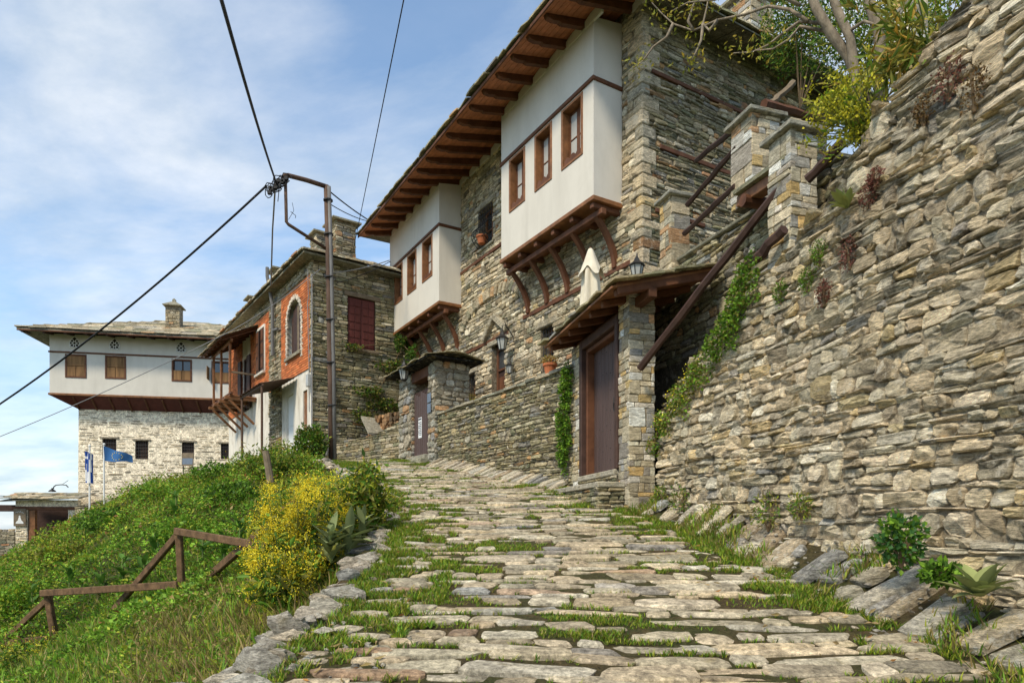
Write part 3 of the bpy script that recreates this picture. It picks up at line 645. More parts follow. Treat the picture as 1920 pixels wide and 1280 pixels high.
# ---- grass and weeds in the joints of the path
rng = np.random.default_rng(3)
def blades(name, Pn, H, rng, cols, wts, per=5, spread=0.5, wid=0.06, parent=None, mat='leaf'):
    n = len(Pn) * per; B = np.repeat(Pn, per, 0); h = np.repeat(H, per) * rng.uniform(.5, 1.2, n); ang = rng.uniform(0, 2 * np.pi, n); ln = rng.uniform(.15, spread, n) * h
    B = B + np.stack([np.cos(ang), np.sin(ang), 0 * ang], 1) * rng.uniform(0, .25, n)[:, None] * h[:, None]
    d = np.stack([np.cos(ang) * ln, np.sin(ang) * ln, h], 1); s = np.stack([-np.sin(ang), np.cos(ang), 0 * ang], 1) * (h * wid + 0.0012)[:, None]
    v = np.stack([B - s, B + s, B + d * .6 + s * .7 + [0, 0, .0], B + d * np.array([1.25, 1.25, 1.0]), B + d * .6 - s * .7], 1).reshape(-1, 3); i = np.arange(n)[:, None] * 5
    f = np.concatenate([np.concatenate([i, i + 1, i + 2], 1), np.concatenate([i, i + 2, i + 4], 1), np.concatenate([i + 4, i + 2, i + 3], 1)], 0)
    return np_mesh(name, v, f, mat, parent, leaf_cols(n, rng, cols, wts, .3, 5))
N = 260000; yy = 1.8 + 17.5 * rng.random(N) ** 1.25; a, b = vxl(yy), vxr(yy); xx = a - .02 + (b - a + .12) * rng.random(N)
ok = ~occ[np.clip(((yy - OY0) / OST).astype(int), 0, 1149), np.clip(((xx - OX0) / OST).astype(int), 0, 699)]
edge = np.minimum(np.abs(xx - a - .45) / .5, np.abs(b - xx) / .55); dens = np.array([mnoise.noise((x * 1.1, y * 1.5, 1.0)) + .5 * mnoise.noise((x * 3, y * 3, 4.0)) for x, y in zip(xx, yy)])
pr = np.clip(0.48 + 1.0 * dens + 0.45 * (edge < .8), 0.06, 0.95); ok &= rng.random(N) < pr * 0.75
Pg = np.stack([xx, yy, vz(yy) - .005], 1)[ok]; tall = np.where(edge[ok] < .8, 1.25, .85)
g = blades('grass', Pg, rng.uniform(.016, .05, len(Pg)) * tall, rng, [G_MID, G_BRIGHT, G_YEL, G_DRY, G_DARK], [3, 3.5, 4, 1.6, 1.0], 5, 1.1); tag(g, 'short grass and moss growing in the joints of the path', kind='stuff')

# ---- loose pebbles along the edges of the path and on the bank
rnd = random.Random(17); mb = MB()
for k in range(1700):
    y = rnd.uniform(2.4, 13)
    if rnd.random() < .6 and y < 9.3:
        t = rnd.random(); a, b_ = xr(y) - .25, WALLX(y); x = a + (b_ - a) * t; z = pz(y) + max(0, x - xr(y)) / max(.2, b_ - xr(y)) * (.33 if y < 8 else .2) - .005
    else: x = xl(y) + rnd.uniform(.05, .8); z = pz(y)
    s = rnd.choice([.008, .012, .018, .03]) * rnd.uniform(.7, 1.3); v, f = rock((x, y, z), (s * 1.4, s, s * .7), rnd, rnd.uniform(0, 6), 0, .4); mb.add(v, f, pick(rnd, PAL_ROCK))
tag(mb.build('gravel', 'rock'), 'loose pebbles along the edges of the path', kind='stuff')
N = 9000; yy = rng.uniform(2.3, 9.3, N); a = vxr(yy) - .1; w_ = 4.35 - .25 * yy; tt = rng.random(N); xx = a + (w_ - a) * tt; dn = np.array([mnoise.noise((p * 1.6, q * 1.6, 31)) for p, q in zip(xx, yy)]); k = rng.random(N) < np.clip(-.02 + 1.0 * dn, 0, .8)
Pg = np.stack([xx, yy, vz(yy) + np.clip(tt - .1, 0, 1) * np.where(yy < 8, .33, .2) - .01], 1)[k]
gb = blades('bank_grass', Pg, rng.uniform(.03, .11, len(Pg)), rng, [G_MID, G_BRIGHT, G_YEL, G_DRY, G_DRY, G_OLIVE], [2, 2, 2, 2, 1, 1], 4, 1.1, .05); tag(gb, 'tufts of grass and straw among the tipped slabs', kind='stuff')
# ================================================================== walls along the path
def masonry(fr, parent, rnd, u0, u1, z0, z1, pal, hr, lr, mat='stone', name='stone', rest='small_stones', limit=300, tall=0.12, wob=0.25, holes=(), keep=None, top=None,
            proud=(0.0, 0.03), gap=0.008, rough=0.012, cut=0.35, bev=0.012, slope=0.0, collect=None):
    out_ = []
    for q in courses(rnd, u0, u1, z0, z1, hr, lr, tall, wob, holes, keep, top, slope):
        v, f = stone_piece(fr, q, rnd, rnd.uniform(*proud), gap, rough, cut, 0.06, bev); out_.append((v, f, pick(rnd, pal)))
    if collect is not None: collect.extend(out_)
    else: emit(out_, name, mat, parent, rest, limit)
def backing(fr, parent, mat, prof, d, thick, name='mortar', bottom=None, nz=14):    # body behind the stones: prof = [(u, ztop)], closed to bottom
    vs_ = []; n = len(prof); m = nz + 1
    for (u, zt), zb_ in zip(prof, bottom):
        for k in range(m): z = zb_ + (zt - zb_) * k / nz; vs_.append(fr.at(u, z, d + (0.012 * mnoise.noise((u * 9, z * 9, 3)) if 0 < k < nz else 0)))
        vs_ += [fr.at(u, zb_, d - thick), fr.at(u, zt, d - thick)]
    fs = []; st_ = m + 2
    for i in range(n - 1):
        a, b = i * st_, (i + 1) * st_
        for k in range(nz): fs.append((a + k, b + k, b + k + 1, a + k + 1))
        fs += [(a + m, b + m, b + m + 1, a + m + 1), (a + nz, b + nz, b + m + 1, a + m + 1), (a, b, b + m, a + m)]
    for i in (0, n - 1): a = i * st_; fs.append(tuple(a + k for k in range(m)) + (a + m + 1, a + m))
    return link(name, vs_, fs, mat, parent)

# ---- the tall retaining wall at the right
RW = Fr((4.35, 0), (-0.25, 1), -1, batter=0.075, zb=0.0, warp=lambda u, z: 0.06 * mnoise.noise((u * .8, z * .8, 0)) + 0.025 * mnoise.noise((u * 2.6, z * 2.6, 4)))
_rt = np.array([(-1.5, 4.3), (3.4, 4.25), (4.6, 4.1), (5.4, 3.85), (6.1, 3.42), (6.6, 3.05), (7.5, 2.74), (8.6, 2.28), (9.2, 1.92), (10.2, 1.4)])
rtop = lambda u: float(np.interp(u, _rt[:, 0], _rt[:, 1])) + 0.03 * mnoise.noise((u * 3, 0, 2))
rw = thing('retaining_wall', 'tall pale rubble retaining wall along the right side of the path', 'wall', (3.3, 4.5, -0.6))
_us = np.arange(-1.5, 9.75, .25)
backing(RW, rw, 'mortar_pale', [(u, rtop(u) - .03) for u in _us], -0.012, 0.45, bottom=[pz(u * .97) - .1 for u in _us])
rnd = random.Random(21); st = []
masonry(RW, rw, rnd, -1.5, 9.7, -2.1, 4.35, PAL_PALE, (0.04, 0.125), (0.10, 0.32), 'stone_pale', tall=0.42, wob=0.42, top=rtop, keep=lambda u, z: z > pz(u * .97) - 0.05, proud=(0.0, 0.035), gap=0.003, rough=0.026, cut=0.40, bev=0.011, collect=st)
emit(st, 'stone', 'stone_pale', rw, 'small_stones', 300)

# ---- the low courtyard wall between the two gates
LWU = (-2.86, 4.4); LW = Fr((1.07, 11.6), LWU, -1, warp=lambda u, z: 0.03 * mnoise.noise((u * 1.2, z * 1.2, 7)))
lw = thing('courtyard_wall', 'low dry stone wall between the plank door and the far gate', 'wall', (0, 13.5, 1.0))
ltop = lambda u: 2.86 - 0.02 * u + 0.02 * mnoise.noise((u * 4, 0, 1))
_us = np.arange(0.0, 5.3, .25)
backing(LW, lw, 'mortar_dark', [(u, ltop(u) - .05) for u in _us], -0.012, 0.4, bottom=[pz(11.6 + u * .838) - .2 for u in _us])
rnd = random.Random(31); st = []
masonry(LW, lw, rnd, 0.0, 5.25, 0.4, 2.85, PAL_GREEN, (0.03, 0.085), (0.10, 0.34), tall=0.10, wob=0.45, top=lambda u: ltop(u) - .04, keep=lambda u, z: z > pz(11.6 + u * .838) - .08, proud=(-0.01, 0.03), rough=0.016, gap=0.005, cut=0.5, collect=st)
emit(st, 'stone', 'stone', lw, 'small_stones', 300)
rnd = random.Random(32); u = 0.0
while u < 5.1:                                           # coping of thin slabs
    l = rnd.uniform(.25, .55); l = min(l, 5.25 - u); mb = MB(); z = ltop(u + l / 2); a = LW.at(u + .008, z - .05, .05 + rnd.uniform(-.015, .02)); b = LW.at(u + l - .008, z - .05, .05 + rnd.uniform(-.015, .02))
    n3 = vmul(LW.n3(), -.5); mb.prism([a, b, vadd(b, n3), vadd(a, n3)], (0, 0, rnd.uniform(.035, .055)), pick(rnd, [(1, (0.24, 0.23, 0.17)), (1, (0.30, 0.27, 0.2))])); mb.build('coping_slab', 'slate', lw); u += l

# ---- the near gate with the plank door
G2 = Fr((1.64, 9.35), (-0.245, 0.9695), -1)
GN = (-G2.N[0], -G2.N[1])                               # away from the street
gate = thing('stone_gate', 'stone gateway with slate roof and tall brown plank door', 'gate', G2.at(1.1, pz(10.4), 0))
G2S = Fr((1.64, 9.35), GN, +1)                           # the side that looks down the path
GB, GT = 0.25, 3.22
def cut_block(fr, parent, rnd, u0, u1, z0, z1, hr, lr, collect, pal=PAL_CUT): masonry(fr, parent, rnd, u0, u1, z0, z1, pal, hr, lr, tall=0.28, wob=0.03, proud=(-.003, .012), gap=0.004, rough=0.004, cut=0.10, bev=0.007, collect=collect)
rnd = random.Random(41); st = []
cut_block(G2, gate, rnd, 0.0, 0.36, GB, GT, (.05, .14), (.08, .24), st); cut_block(G2S, gate, rnd, 0.0, 0.40, GB, GT + .08, (.05, .14), (.09, .26), st)
cut_block(G2, gate, rnd, 1.97, 2.42, .5, GT - .1, (.05, .13), (.09, .26), st); 
emit(st, 'cut_stone', 'stone_cut', gate, 'small_stones', 300)
mb = MB(); G2.box(mb, 0.01, 0.355, GB - .3, GT + .06, -.012, -.395, 0.0); o = mb.build('pillar', 'mortar', gate)
mb = MB(); G2.box(mb, 1.975, 2.415, .3, GT - .1, -.012, -.40, 0.0); o = mb.build('pillar', 'mortar', gate)
mb = MB(); G2.box(mb, .36, 1.97, 3.03, 3.2, -.05, -.35, .01); mb.build('lintel', 'wood', gate)
DZ = 0.87
for (a, b, c_, e, dd) in ((.36, .46, DZ, 3.12, .03), (1.85, 1.97, DZ, 3.12, .03), (.46, 1.85, 2.98, 3.12, .03), (.46, .53, DZ, 3.0, -.05), (1.79, 1.85, DZ, 3.0, -.05), (.53, 1.79, 2.91, 2.98, -.05)):
    mb = MB(); G2.box(mb, a, b, c_, e, dd, dd - .14, .012); mb.build('door_frame', 'wood_dark' if dd > 0 else 'wood', gate)
door = MB(); G2.box(door, .44, 1.88, DZ - .02, 3.05, -.2, -.23, 0); door = door.build('door', 'wood_door', gate)
rnd = random.Random(42); nb = 8
for k in range(nb):
    a = .53 + 1.26 * k / nb; mb = MB(); G2.box(mb, a + .005, a + 1.26 / nb - .005, DZ + .01, 2.97, -.197 + .022, -.197, .008); mb.build('plank', 'wood_door', door)
    for z in (1.05, 1.3, 1.6, 1.9, 2.15, 2.45, 2.75):
        for s in (.5,):
            if rnd.random() < .7: mb = MB(); c = G2.at(a + 1.26 / nb * s, z + rnd.uniform(-.07, .07), -.174); mb.tube([c, vadd(c, G2.n3(), .008)], [.010, .005], 6); mb.build('stud', 'iron', door)
mb = MB(); kc = G2.at(.88, 1.95, -.16)                  # iron knocker
for k in range(3): pass
mb.tube([vadd(vadd(kc, G2.u3(), .05 * math.sin(t)), (0, 0, -.075 + .085 * math.cos(t))) for t in [i * 2 * math.pi / 14 for i in range(15)]], .010, 6); mb.cbox(vadd(kc, (0, 0, .02)), vmul(G2.u3(), .03), vmul(G2.n3(), .012), (0, 0, .045), .008)
mb.build('knocker', 'iron', door)
mb = MB(); G2.box(mb, .40, 1.93, DZ - .1, DZ, .10, -.3, .01); mb.build('threshold', 'stone_cut', gate, label=None) if False else None
for (a, b, z0, z1, d0, d1) in ((.40, 1.95, DZ - .09, DZ - .005, .06, -.4), (.12, 2.15, .58, .66, .42, .0)):
    mb = MB(); G2.box(mb, a, b, z0, z1, d0, d1, .012, (0.34, 0.31, 0.24)); mb.build('step', 'stone_cut', gate)
st = []; SF = Fr(G2.at(0, 0, .38)[:2], G2.U, -1); masonry(SF, gate, rnd, .15, 2.12, .0, .58, PAL_GREEN, (.035, .08), (.12, .3), gap=.004, keep=lambda u, z: z > pz(9.3 + u * .97) - .1, collect=st)
SS = Fr(G2.at(.15, 0, .40)[:2], GN, +1); masonry(SS, gate, rnd, 0, .40, .0, .58, PAL_GREEN, (.035, .08), (.1, .2), gap=.004, collect=st)
masonry(Fr(G2.at(0, 0, .04)[:2], G2.U, -1), gate, rnd, .36, 1.98, .64, DZ - .09, PAL_GREEN, (.04, .08), (.12, .3), gap=.004, collect=st)
emit(st, 'step_stone', 'stone', gate, 'small_step_stones', 120)
mb = MB(); G2.box(mb, .17, 2.1, -.2, .575, .365, 0, 0); G2.box(mb, .36, 1.97, .2, DZ - .09, .03, -.3, 0); mb.build('step_core', 'mortar_dark', gate)
# gate roof: lean-to of slate slabs on rafters, low edge over the street
RE = lambda u, d: 3.17 + 0.25 * (0.45 - d)               # roof underside at distance d out of the gate face
roof = MB(); c = [G2.at(-.45, RE(0, .45), .45), G2.at(2.6, RE(0, .45), .45), G2.at(2.6, RE(0, -1.1), -1.1), G2.at(-.45, RE(0, -1.1), -1.1)]
roof.prism(c, (0, 0, .03)); roof = roof.build('roof_board', 'wood_warm', gate)
for k in range(7):
    u = -.35 + k * .47; mb = MB(); mb.beam(G2.at(u, RE(0, .36) - .05, .36), G2.at(u, RE(0, -1.0) - .05, -1.0), .08, .09); mb.build('rafter', 'wood', gate)
mb = MB(); mb.beam(G2.at(-.45, RE(0, -.15) - .15, -.15), G2.at(2.6, RE(0, -.15) - .15, -.15), .12, .13); mb.build('beam', 'wood', gate)
mb = MB(); mb.beam(G2.at(-.42, RE(0, .33) - .02, .36), G2.at(-.42, RE(0, -1.05) - .02, -1.05), .05, .16); mb.build('verge_board', 'wood', gate)
def slates(rnd, fr, parent, u0, u1, d0, d1, zf, rows, wr, name='slate', thick=(.018, .04), pal=PAL_GREEN, over=.06, collect=None, mat='slate'):
    res = []; stp = (d0 - d1) / rows
    for r_ in range(rows):
        u = u0 + rnd.uniform(-.1, 0)
        while u < u1:
            l = rnd.uniform(*wr); da = d0 - r_ * stp + rnd.uniform(.0, over); db = da - stp * 1.35; th = rnd.uniform(*thick); lift = .012 + rnd.uniform(0, .012); ue = min(u + l, u1 + .05)
            q = [(u + rnd.uniform(0, .015), da + rnd.uniform(-.03, .03)), ((u + ue) / 2, da + rnd.uniform(-.01, .035)), (ue - .004, da + rnd.uniform(-.03, .03)), (ue - .004, db), (u, db)]
            bot = [fr.at(a, zf(a, d) + lift + (th if i in (0, 1, 2) else 0), d) for i, (a, d) in enumerate(q)]; mb = MB(); mb.prism(bot, (0, 0, th)); res.append((mb.v, mb.f, pick(rnd, pal))); u = ue
    if collect is not None: collect.extend(res)
    else: emit(res, name, mat, parent, 'small_slates', 300)
slates(random.Random(43), G2, roof, -.5, 2.66, .46, -1.1, lambda u, d: RE(u, d) + .03, 5, (.25, .6))

# ---- the far gate (roofed, plank door ajar)
d1n = (-737 / 1451.1, 1250 / 1451.1)
G1 = Fr((-1.86, 16.0), d1n, -1); G1S = Fr((-1.86, 16.0), (d1n[1], -d1n[0]), +1)
g1 = thing('roofed_gate', 'small roofed stone gate with a notice on its brown door', 'gate', (-2.4, 17, 1.5))
B1, T1 = 1.3, 4.0
rnd = random.Random(51); st = []
PAL_G1 = [(5, (0.35, 0.32, 0.25)), (4, (0.29, 0.27, 0.21)), (2, (0.42, 0.39, 0.32)), (1.2, (0.45, 0.28, 0.15)), (1, (0.25, 0.245, 0.235))]
kw = dict(tall=.15, wob=.2, proud=(.0, .03), gap=.007, rough=.014, cut=.5, bev=.016, collect=st)
masonry(G1, g1, rnd, 0, .40, B1, T1, PAL_G1, (.09, .2), (.15, .3), **kw); masonry(G1S, g1, rnd, 0, .95, B1, T1 + .05, PAL_G1, (.08, .17), (.14, .38), **kw); masonry(G1, g1, rnd, 1.5, 2.35, B1 + .2, T1, PAL_G1, (.09, .2), (.16, .34), **kw)
masonry(Fr(G1.at(1.5, 0, 0)[:2], (d1n[1], -d1n[0]), +1), g1, rnd, 0, .16, B1 + .2, T1, PAL_G1, (.09, .18), (.12, .3), **kw)
emit(st, 'stone', 'stone', g1, 'small_stones', 300)
mb = MB(); G1.box(mb, .012, .39, B1 - .3, T1, -.012, -.93, 0); mb.build('pillar', 'mortar', g1)
mb = MB(); G1.box(mb, 1.512, 2.34, B1 - .3, T1, -.012, -.93, 0); mb.build('pillar', 'mortar', g1)
DB = 1.83
mb = MB(); G1.box(mb, .36, 1.54, DB, 3.5, -.12, -.15, 0); dr = mb.build('door', 'wood_dark', g1)
for k in range(8): mb = MB(); a = .40 + 1.1 * k / 8; G1.box(mb, a + .008, a + 1.1 / 8 - .008, DB + .02, 3.42 + .05 * math.sin(k * 2.1), -.119, -.09, .008); mb.build('plank', 'wood_door', dr)
mb = MB(); G1.box(mb, .38, 1.52, 3.75, 4.0, -.02, -.3, .01); mb.build('lintel', 'wood', g1)
mb = MB(); G1.box(mb, .3, 2.0, B1 + .1, DB - .12, .25, -.2, .02, (.26, .25, .18)); mb.build('step', 'slate', g1)
mb = MB(); G1.box(mb, .40, 1.5, DB - .12, DB - .01, .1, -.4, .015, (.3, .28, .22)); mb.build('step', 'slate', g1)
R1 = lambda u, d: 4.02 + .22 * (.25 - d) * (1 if d > -.4 else 0) + (.22 * .65 - .22 * (-.4 - d) if d <= -.4 else 0)
mb = MB(); mb.prism([G1.at(-.32, 4.03, .3), G1.at(2.6, 4.03, .3), G1.at(2.6, 4.03, -1.15), G1.at(-.32, 4.03, -1.15)], (0, 0, .04)); rf = mb.build('roof_slab', 'slate', g1)
sl1 = []; slates(random.Random(52), G1, rf, -.34, 2.62, .32, -.42, lambda u, d: R1(u, d) + .04, 3, (.22, .5), thick=(.010, .022), collect=sl1)
G1b = Fr(G1.at(0, 0, -.84)[:2], d1n, +1); slates(random.Random(53), G1b, rf, -.34, 2.62, .32, -.42, lambda u, d: R1(u, d) + .04, 3, (.22, .5), thick=(.010, .022), collect=sl1)
emit(sl1, 'slate', 'slate', rf, 'small_slates', 300)
mb = MB(); mb.tube([G1.at(-.3, 4.25, -.42), G1.at(2.55, 4.25, -.42)], .07, 8, (.28, .26, .2)); mb.build('ridge', 'slate', rf)
# things fixed to the far gate
o = MB(); G1.box(o, .98, 1.2, 2.30, 2.82, -.087, -.082, 0); pap = o.build('notice', 'paper'); tag(pap, 'white printed paper notice pinned to the far gate door', 'notice')
for k in range(9):
    mb = MB(); G1.box(mb, 1.0, 1.18 - (.05 if k % 3 == 2 else 0), 2.76 - k * .045 - (.03 if k > 0 else 0), 2.775 - k * .045 - (.03 if k > 0 else 0) + (.02 if k == 0 else 0), -.079, -.076, 0); mb.build('printed_line', 'ink', pap)
for k, z in enumerate((3.05, 2.80)):
    mb = MB(); G1.box(mb, .12, .32, z, z + .22, .055, .035, .004); tag(mb.build('plaque', 'plaque'), ['lower blue plaque on the far gate pillar', 'upper blue plaque on the far gate pillar'][1 - k], 'plaque', 'blue plaques on the gate pillar')

# wall, slab and firewood left of the far gate
W0 = Fr(G1.at(2.35, 0, -.1)[:2], (-0.72, 0.69), -1)
w0 = thing('garden_wall', 'low stone wall left of the far gate below the firewood', 'wall', W0.at(1, 1.8, 0))
wt0 = lambda u: 2.95 - .22 * u if u < 1.4 else 2.64
rnd = random.Random(61); st = []; masonry(W0, w0, rnd, 0, 3.3, 1.3, 3.0, PAL_GREEN, (.05, .11), (.14, .4), top=wt0, gap=.005, proud=(0, .025), collect=st); emit(st, 'stone', 'stone', w0, 'small_stones', 160)
_us = np.arange(0, 3.31, .3); backing(W0, w0, 'mortar_dark', [(u, wt0(u) - .03) for u in _us], -.012, .45, bottom=[1.0] * len(_us))
mb = MB(); mb.prism([W0.at(1.5, 2.68, .08), W0.at(2.15, 3.25, -.1), W0.at(2.15, 3.25, -.75), W0.at(1.5, 2.68, -.65)], (0, 0, .06), (.30, .28, .22)); mb.build('sloping_slab', 'stone_cut', w0)
fw = thing('firewood', 'stack of split firewood behind the low wall', 'firewood', W0.at(1.0, 2.9, -.6))
rnd = random.Random(62)
for r_ in range(6):
    u = .55 + .05 * (r_ % 2)
    while u < 2.55 - r_ * .10:
        rr = rnd.uniform(.055, .085); c = W0.at(u, 2.72 + r_ * .115 + rnd.uniform(-.015, .015), -.55 + rnd.uniform(-.04, .05)); n = rnd.choice([5, 6, 7]); k0 = rnd.uniform(0, 6); mb = MB(); ring = []
        for k in range(n): t = k0 + 2 * math.pi * k / n; rad = rr * rnd.uniform(.75, 1.1); ring.append(vadd(vadd(c, W0.u3(), rad * math.cos(t)), (0, 0, rad * math.sin(t))))
        mb.prism(ring, vmul(W0.n3(), -.4), pick(rnd, [(3, (0.34, 0.2, 0.1)), (2, (0.24, 0.13, 0.06)), (1, (0.14, 0.09, 0.05))])); mb.build('log', 'log_end', fw); u += rr * 2.0
# ================================================================== the big house with two white bays
d2n = (d1n[1], -d1n[0])
F = Fr((2.107, 12.84), d1n, -1)
S = Fr(F.at(-.6, 0)[:2], d2n, +1)
house = thing('mansion', 'tall stone mansion with two white overhanging bays and wide brown eaves', 'house', F.at(5, 2.0))
UE, SE = 11.05, 5.5                                     # facade end, side length
holes = [(5.12, 5.92, 7.42, 8.5), (4.52, 5.2, 2.0, 4.7), (2.34, 2.86, 3.5, 4.58), (6.12, 6.62, 3.3, 4.25), (-.02, 3.52, 6.35, 9.85), (6.98, 10.93, 6.4, 9.85)]
mb = MB(); wall_with_holes(F, mb, -.6, UE, 1.5, 9.95, holes[:4], -.015, .35)
mb.add([F.at(UE, 1.5, -.015), F.at(UE, 9.95, -.015), F.at(UE, 9.95, -5.4), F.at(UE, 1.5, -5.4)], [(0, 1, 2, 3)])
mb.add([F.at(-.6, 1.5, -5.4), F.at(-.6, 9.95, -5.4), F.at(UE, 9.95, -5.4), F.at(UE, 1.5, -5.4)], [(0, 1, 2, 3)])
fw_ = mb.build('front_wall', 'mortar', house)
mb = MB(); wall_with_holes(S, mb, .0, SE, 1.5, 9.85, [], -.015, .3); sw_ = mb.build('side_wall', 'mortar', house)
rnd = random.Random(71); st = []
masonry(F, fw_, rnd, -.58, UE, 1.9, 9.85, PAL_GREY + PAL_PALE, (.055, .14), (.14, .38), holes=holes, tall=.16, wob=.35, proud=(-.005, .025), gap=.005, rough=.012, cut=.45, collect=st)
sd = []; masonry(S, sw_, rnd, .02, SE, 2.2, 9.75, PAL_GREEN + PAL_GREY + [(2.5, (0.60, 0.52, 0.38)), (.8, (.45, .27, .14))], (.04, .10), (.14, .45), tall=.10, wob=.35, proud=(-.005, .03), gap=.005, rough=.014, cut=.45, collect=sd)
emit(st, 'stone', 'stone', fw_, 'small_stones', 170); emit(sd, 'stone', 'stone', sw_, 'small_stones', 130)
# corner stones, long and short in turn
z = 2.2; k = 0; rnd = random.Random(72)
while z < 9.6:
    h = rnd.uniform(.14, .30); a, b = (rnd.uniform(.34, .5), rnd.uniform(.18, .28)) if k % 2 else (rnd.uniform(.18, .28), rnd.uniform(.34, .55)); ch = .02; e = .03 + rnd.uniform(0, .015)
    mb = MB(); p0 = F.at(-.6 - e, z + .006, e); ax = vmul(F.u3(), a); bx_ = vmul(S.u3(), b); c = vadd(vadd(p0, ax, .5), bx_, .5)
    mb.cbox((c[0], c[1], z + h / 2), vmul(ax, .5), vmul(bx_, .5), (0, 0, h / 2 - .006), ch); mb.usecol = True; cc = pick(rnd, PAL_PALE + [(1.2, (.43, .25, .13)), (2, (.3, .28, .22))]); mb.c = [cc] * len(mb.v)
    mb.v = [(x + rnd.uniform(-.008, .008), y_ + rnd.uniform(-.008, .008), z_ + rnd.uniform(-.005, .005)) for x, y_, z_ in mb.v]
    mb.build('corner_stone', 'stone_pale', house); z += h; k += 1
# timber lacing bands let into the masonry
for (fr, a, b, z, hh) in ((F, -.3, 3.6, 5.02, .10), (F, 3.52, 6.98, 7.18, .09), (F, 4.3, 7.3, 4.86, .09), (F, 7.6, UE, 5.0, .1), (S, .22, 4.6, 8.52, .08), (S, .42, 4.4, 7.17, .09), (S, .3, 1.6, 5.95, .08)):
    mb = MB(); fr.box(mb, a, b, z - hh / 2, z + hh / 2, .035, -.05, .01); mb.build('timber_band', 'wood', house)
# eaves: sloping soffit boards, rafters, roof slabs
DE = 1.62; EZ = lambda d: 9.47 + .25 * (DE - d); UA, UB = -1.32, 11.25
nb = 13; rnd = random.Random(73)
for k in range(nb):
    da, db = DE - DE * k / nb - .004, DE - DE * (k + 1) / nb + .004; mb = MB()
    mb.prism([F.at(UA + .02, EZ(da), da), F.at(UB - .02, EZ(da), da), F.at(UB - .02, EZ(db), db), F.at(UA + .02, EZ(db), db)], (0, 0, .025)); kk = rnd.uniform(.8, 1.2); mb.usecol = True; mb.c = [(.46 * kk, .18 * kk, .085 * kk)] * len(mb.v); mb.build('soffit_board', 'wood_soffit', house)
u = UA + .35; rafs = []
while u < UB:
    pr = [(DE - .06, EZ(DE - .06) - .002), (0.0, EZ(0) - .002), (0.0, EZ(0) - .16), (DE - .42, EZ(DE - .42) - .15), (DE - .36, EZ(DE - .3) - .10), (DE - .22, EZ(DE - .2) - .11), (DE - .1, EZ(DE) - .05)]
    mb = MB(); mb.prism([F.at(u, z, d) for d, z in pr], vmul(F.u3(), .10)); mb.build('rafter', 'wood', house); rafs.append(u); u += .615
for a, b in zip(rafs[:-1], rafs[1:]):                     # plaster infill between the rafters over the wall plate
    m = (a + b) / 2; inb = -.1 < m < 3.55 or 6.95 < m < 10.95; d0 = .67 if inb else .02; mb = MB(); z0 = EZ(d0) - .20; pts = [(a + .10, z0), (b, z0)]
    for k in range(7): t = k / 6; pts.append((b - (b - a - .10) * t, EZ(d0) - .055 + .05 * math.sin(math.pi * t)))
    mb.prism([F.at(p, q, d0 + .012) for p, q in pts], vmul(F.n3(), -.05)); mb.build('plaster_infill', 'plaster', house)
mb = MB(); mb.beam(F.at(UA, EZ(DE) + .005, DE + .012), F.at(UB, EZ(DE) + .005, DE + .012), .03, .075); mb.build('fascia_board', 'wood', house)
# side soffit
mb = MB(); n_ = 9
for k in range(n_):
    a = -.0 + SE * k / n_; mb = MB(); mb.prism([S.at(a + .01, 9.5, .70), S.at(a + SE / n_ - .01, 9.5, .70), S.at(a + SE / n_ - .01, 9.66, .0), S.at(a + .01, 9.66, .0)], (0, 0, .05), pick(rnd, [(1, (.15, .135, .10)), (1, (.19, .16, .11))])); mb.build('soffit_slab', 'slate', house)
u = .3
# roof
RZ = 9.53
def rz(u, d): return RZ + .40 * max(0, min(DE - d, u - UA, UB - u, d + 6.2))
cor = [(UA, DE), (UB, DE), (UB, -6.2), (UA, -6.2)]; hh = (DE + 6.2) / 2; rv = [F.at(u, RZ, d) for u, d in cor] + [F.at(UA + hh, RZ + .4 * hh, DE - hh), F.at(UB - hh, RZ + .4 * hh, DE - hh)]
rv += [vadd(p, (0, 0, -.03)) for p in rv[:4]]
roof = link('roof', rv, [(0, 1, 5, 4), (1, 2, 5), (2, 3, 4, 5), (3, 0, 4), (0, 1, 7, 6), (1, 2, 8, 7), (2, 3, 9, 8), (3, 0, 6, 9)], 'slate', house, [(.25, .23, .17)] * 10)
sl = []; slates(random.Random(74), F, roof, UA - .03, UB, DE + .05, DE - 1.3, lambda u, d: RZ + .4 * min(DE - d, max(0, u - UA), max(0, UB - u)), 4, (.28, .62), thick=(.02, .045), collect=sl)
SR = Fr(S.at(0, 0, 0)[:2], d2n, +1); slates(random.Random(75), SR, roof, -1.62, 6.2, .75, -.6, lambda u, d: RZ + .4 * min(.72 - d, max(0, u + 1.62)), 4, (.28, .62), thick=(.02, .045), collect=sl)
SR2 = Fr(F.at(UB, 0, 0)[:2], d2n, -1); slates(random.Random(76), SR2, roof, -1.62, 6.0, .04, -1.3, lambda u, d: RZ + .4 * min(0 - d, max(0, u + 1.62)), 4, (.28, .62), thick=(.02, .045), collect=sl)
emit(sl, 'slate', 'slate', roof, 'small_slates', 220)
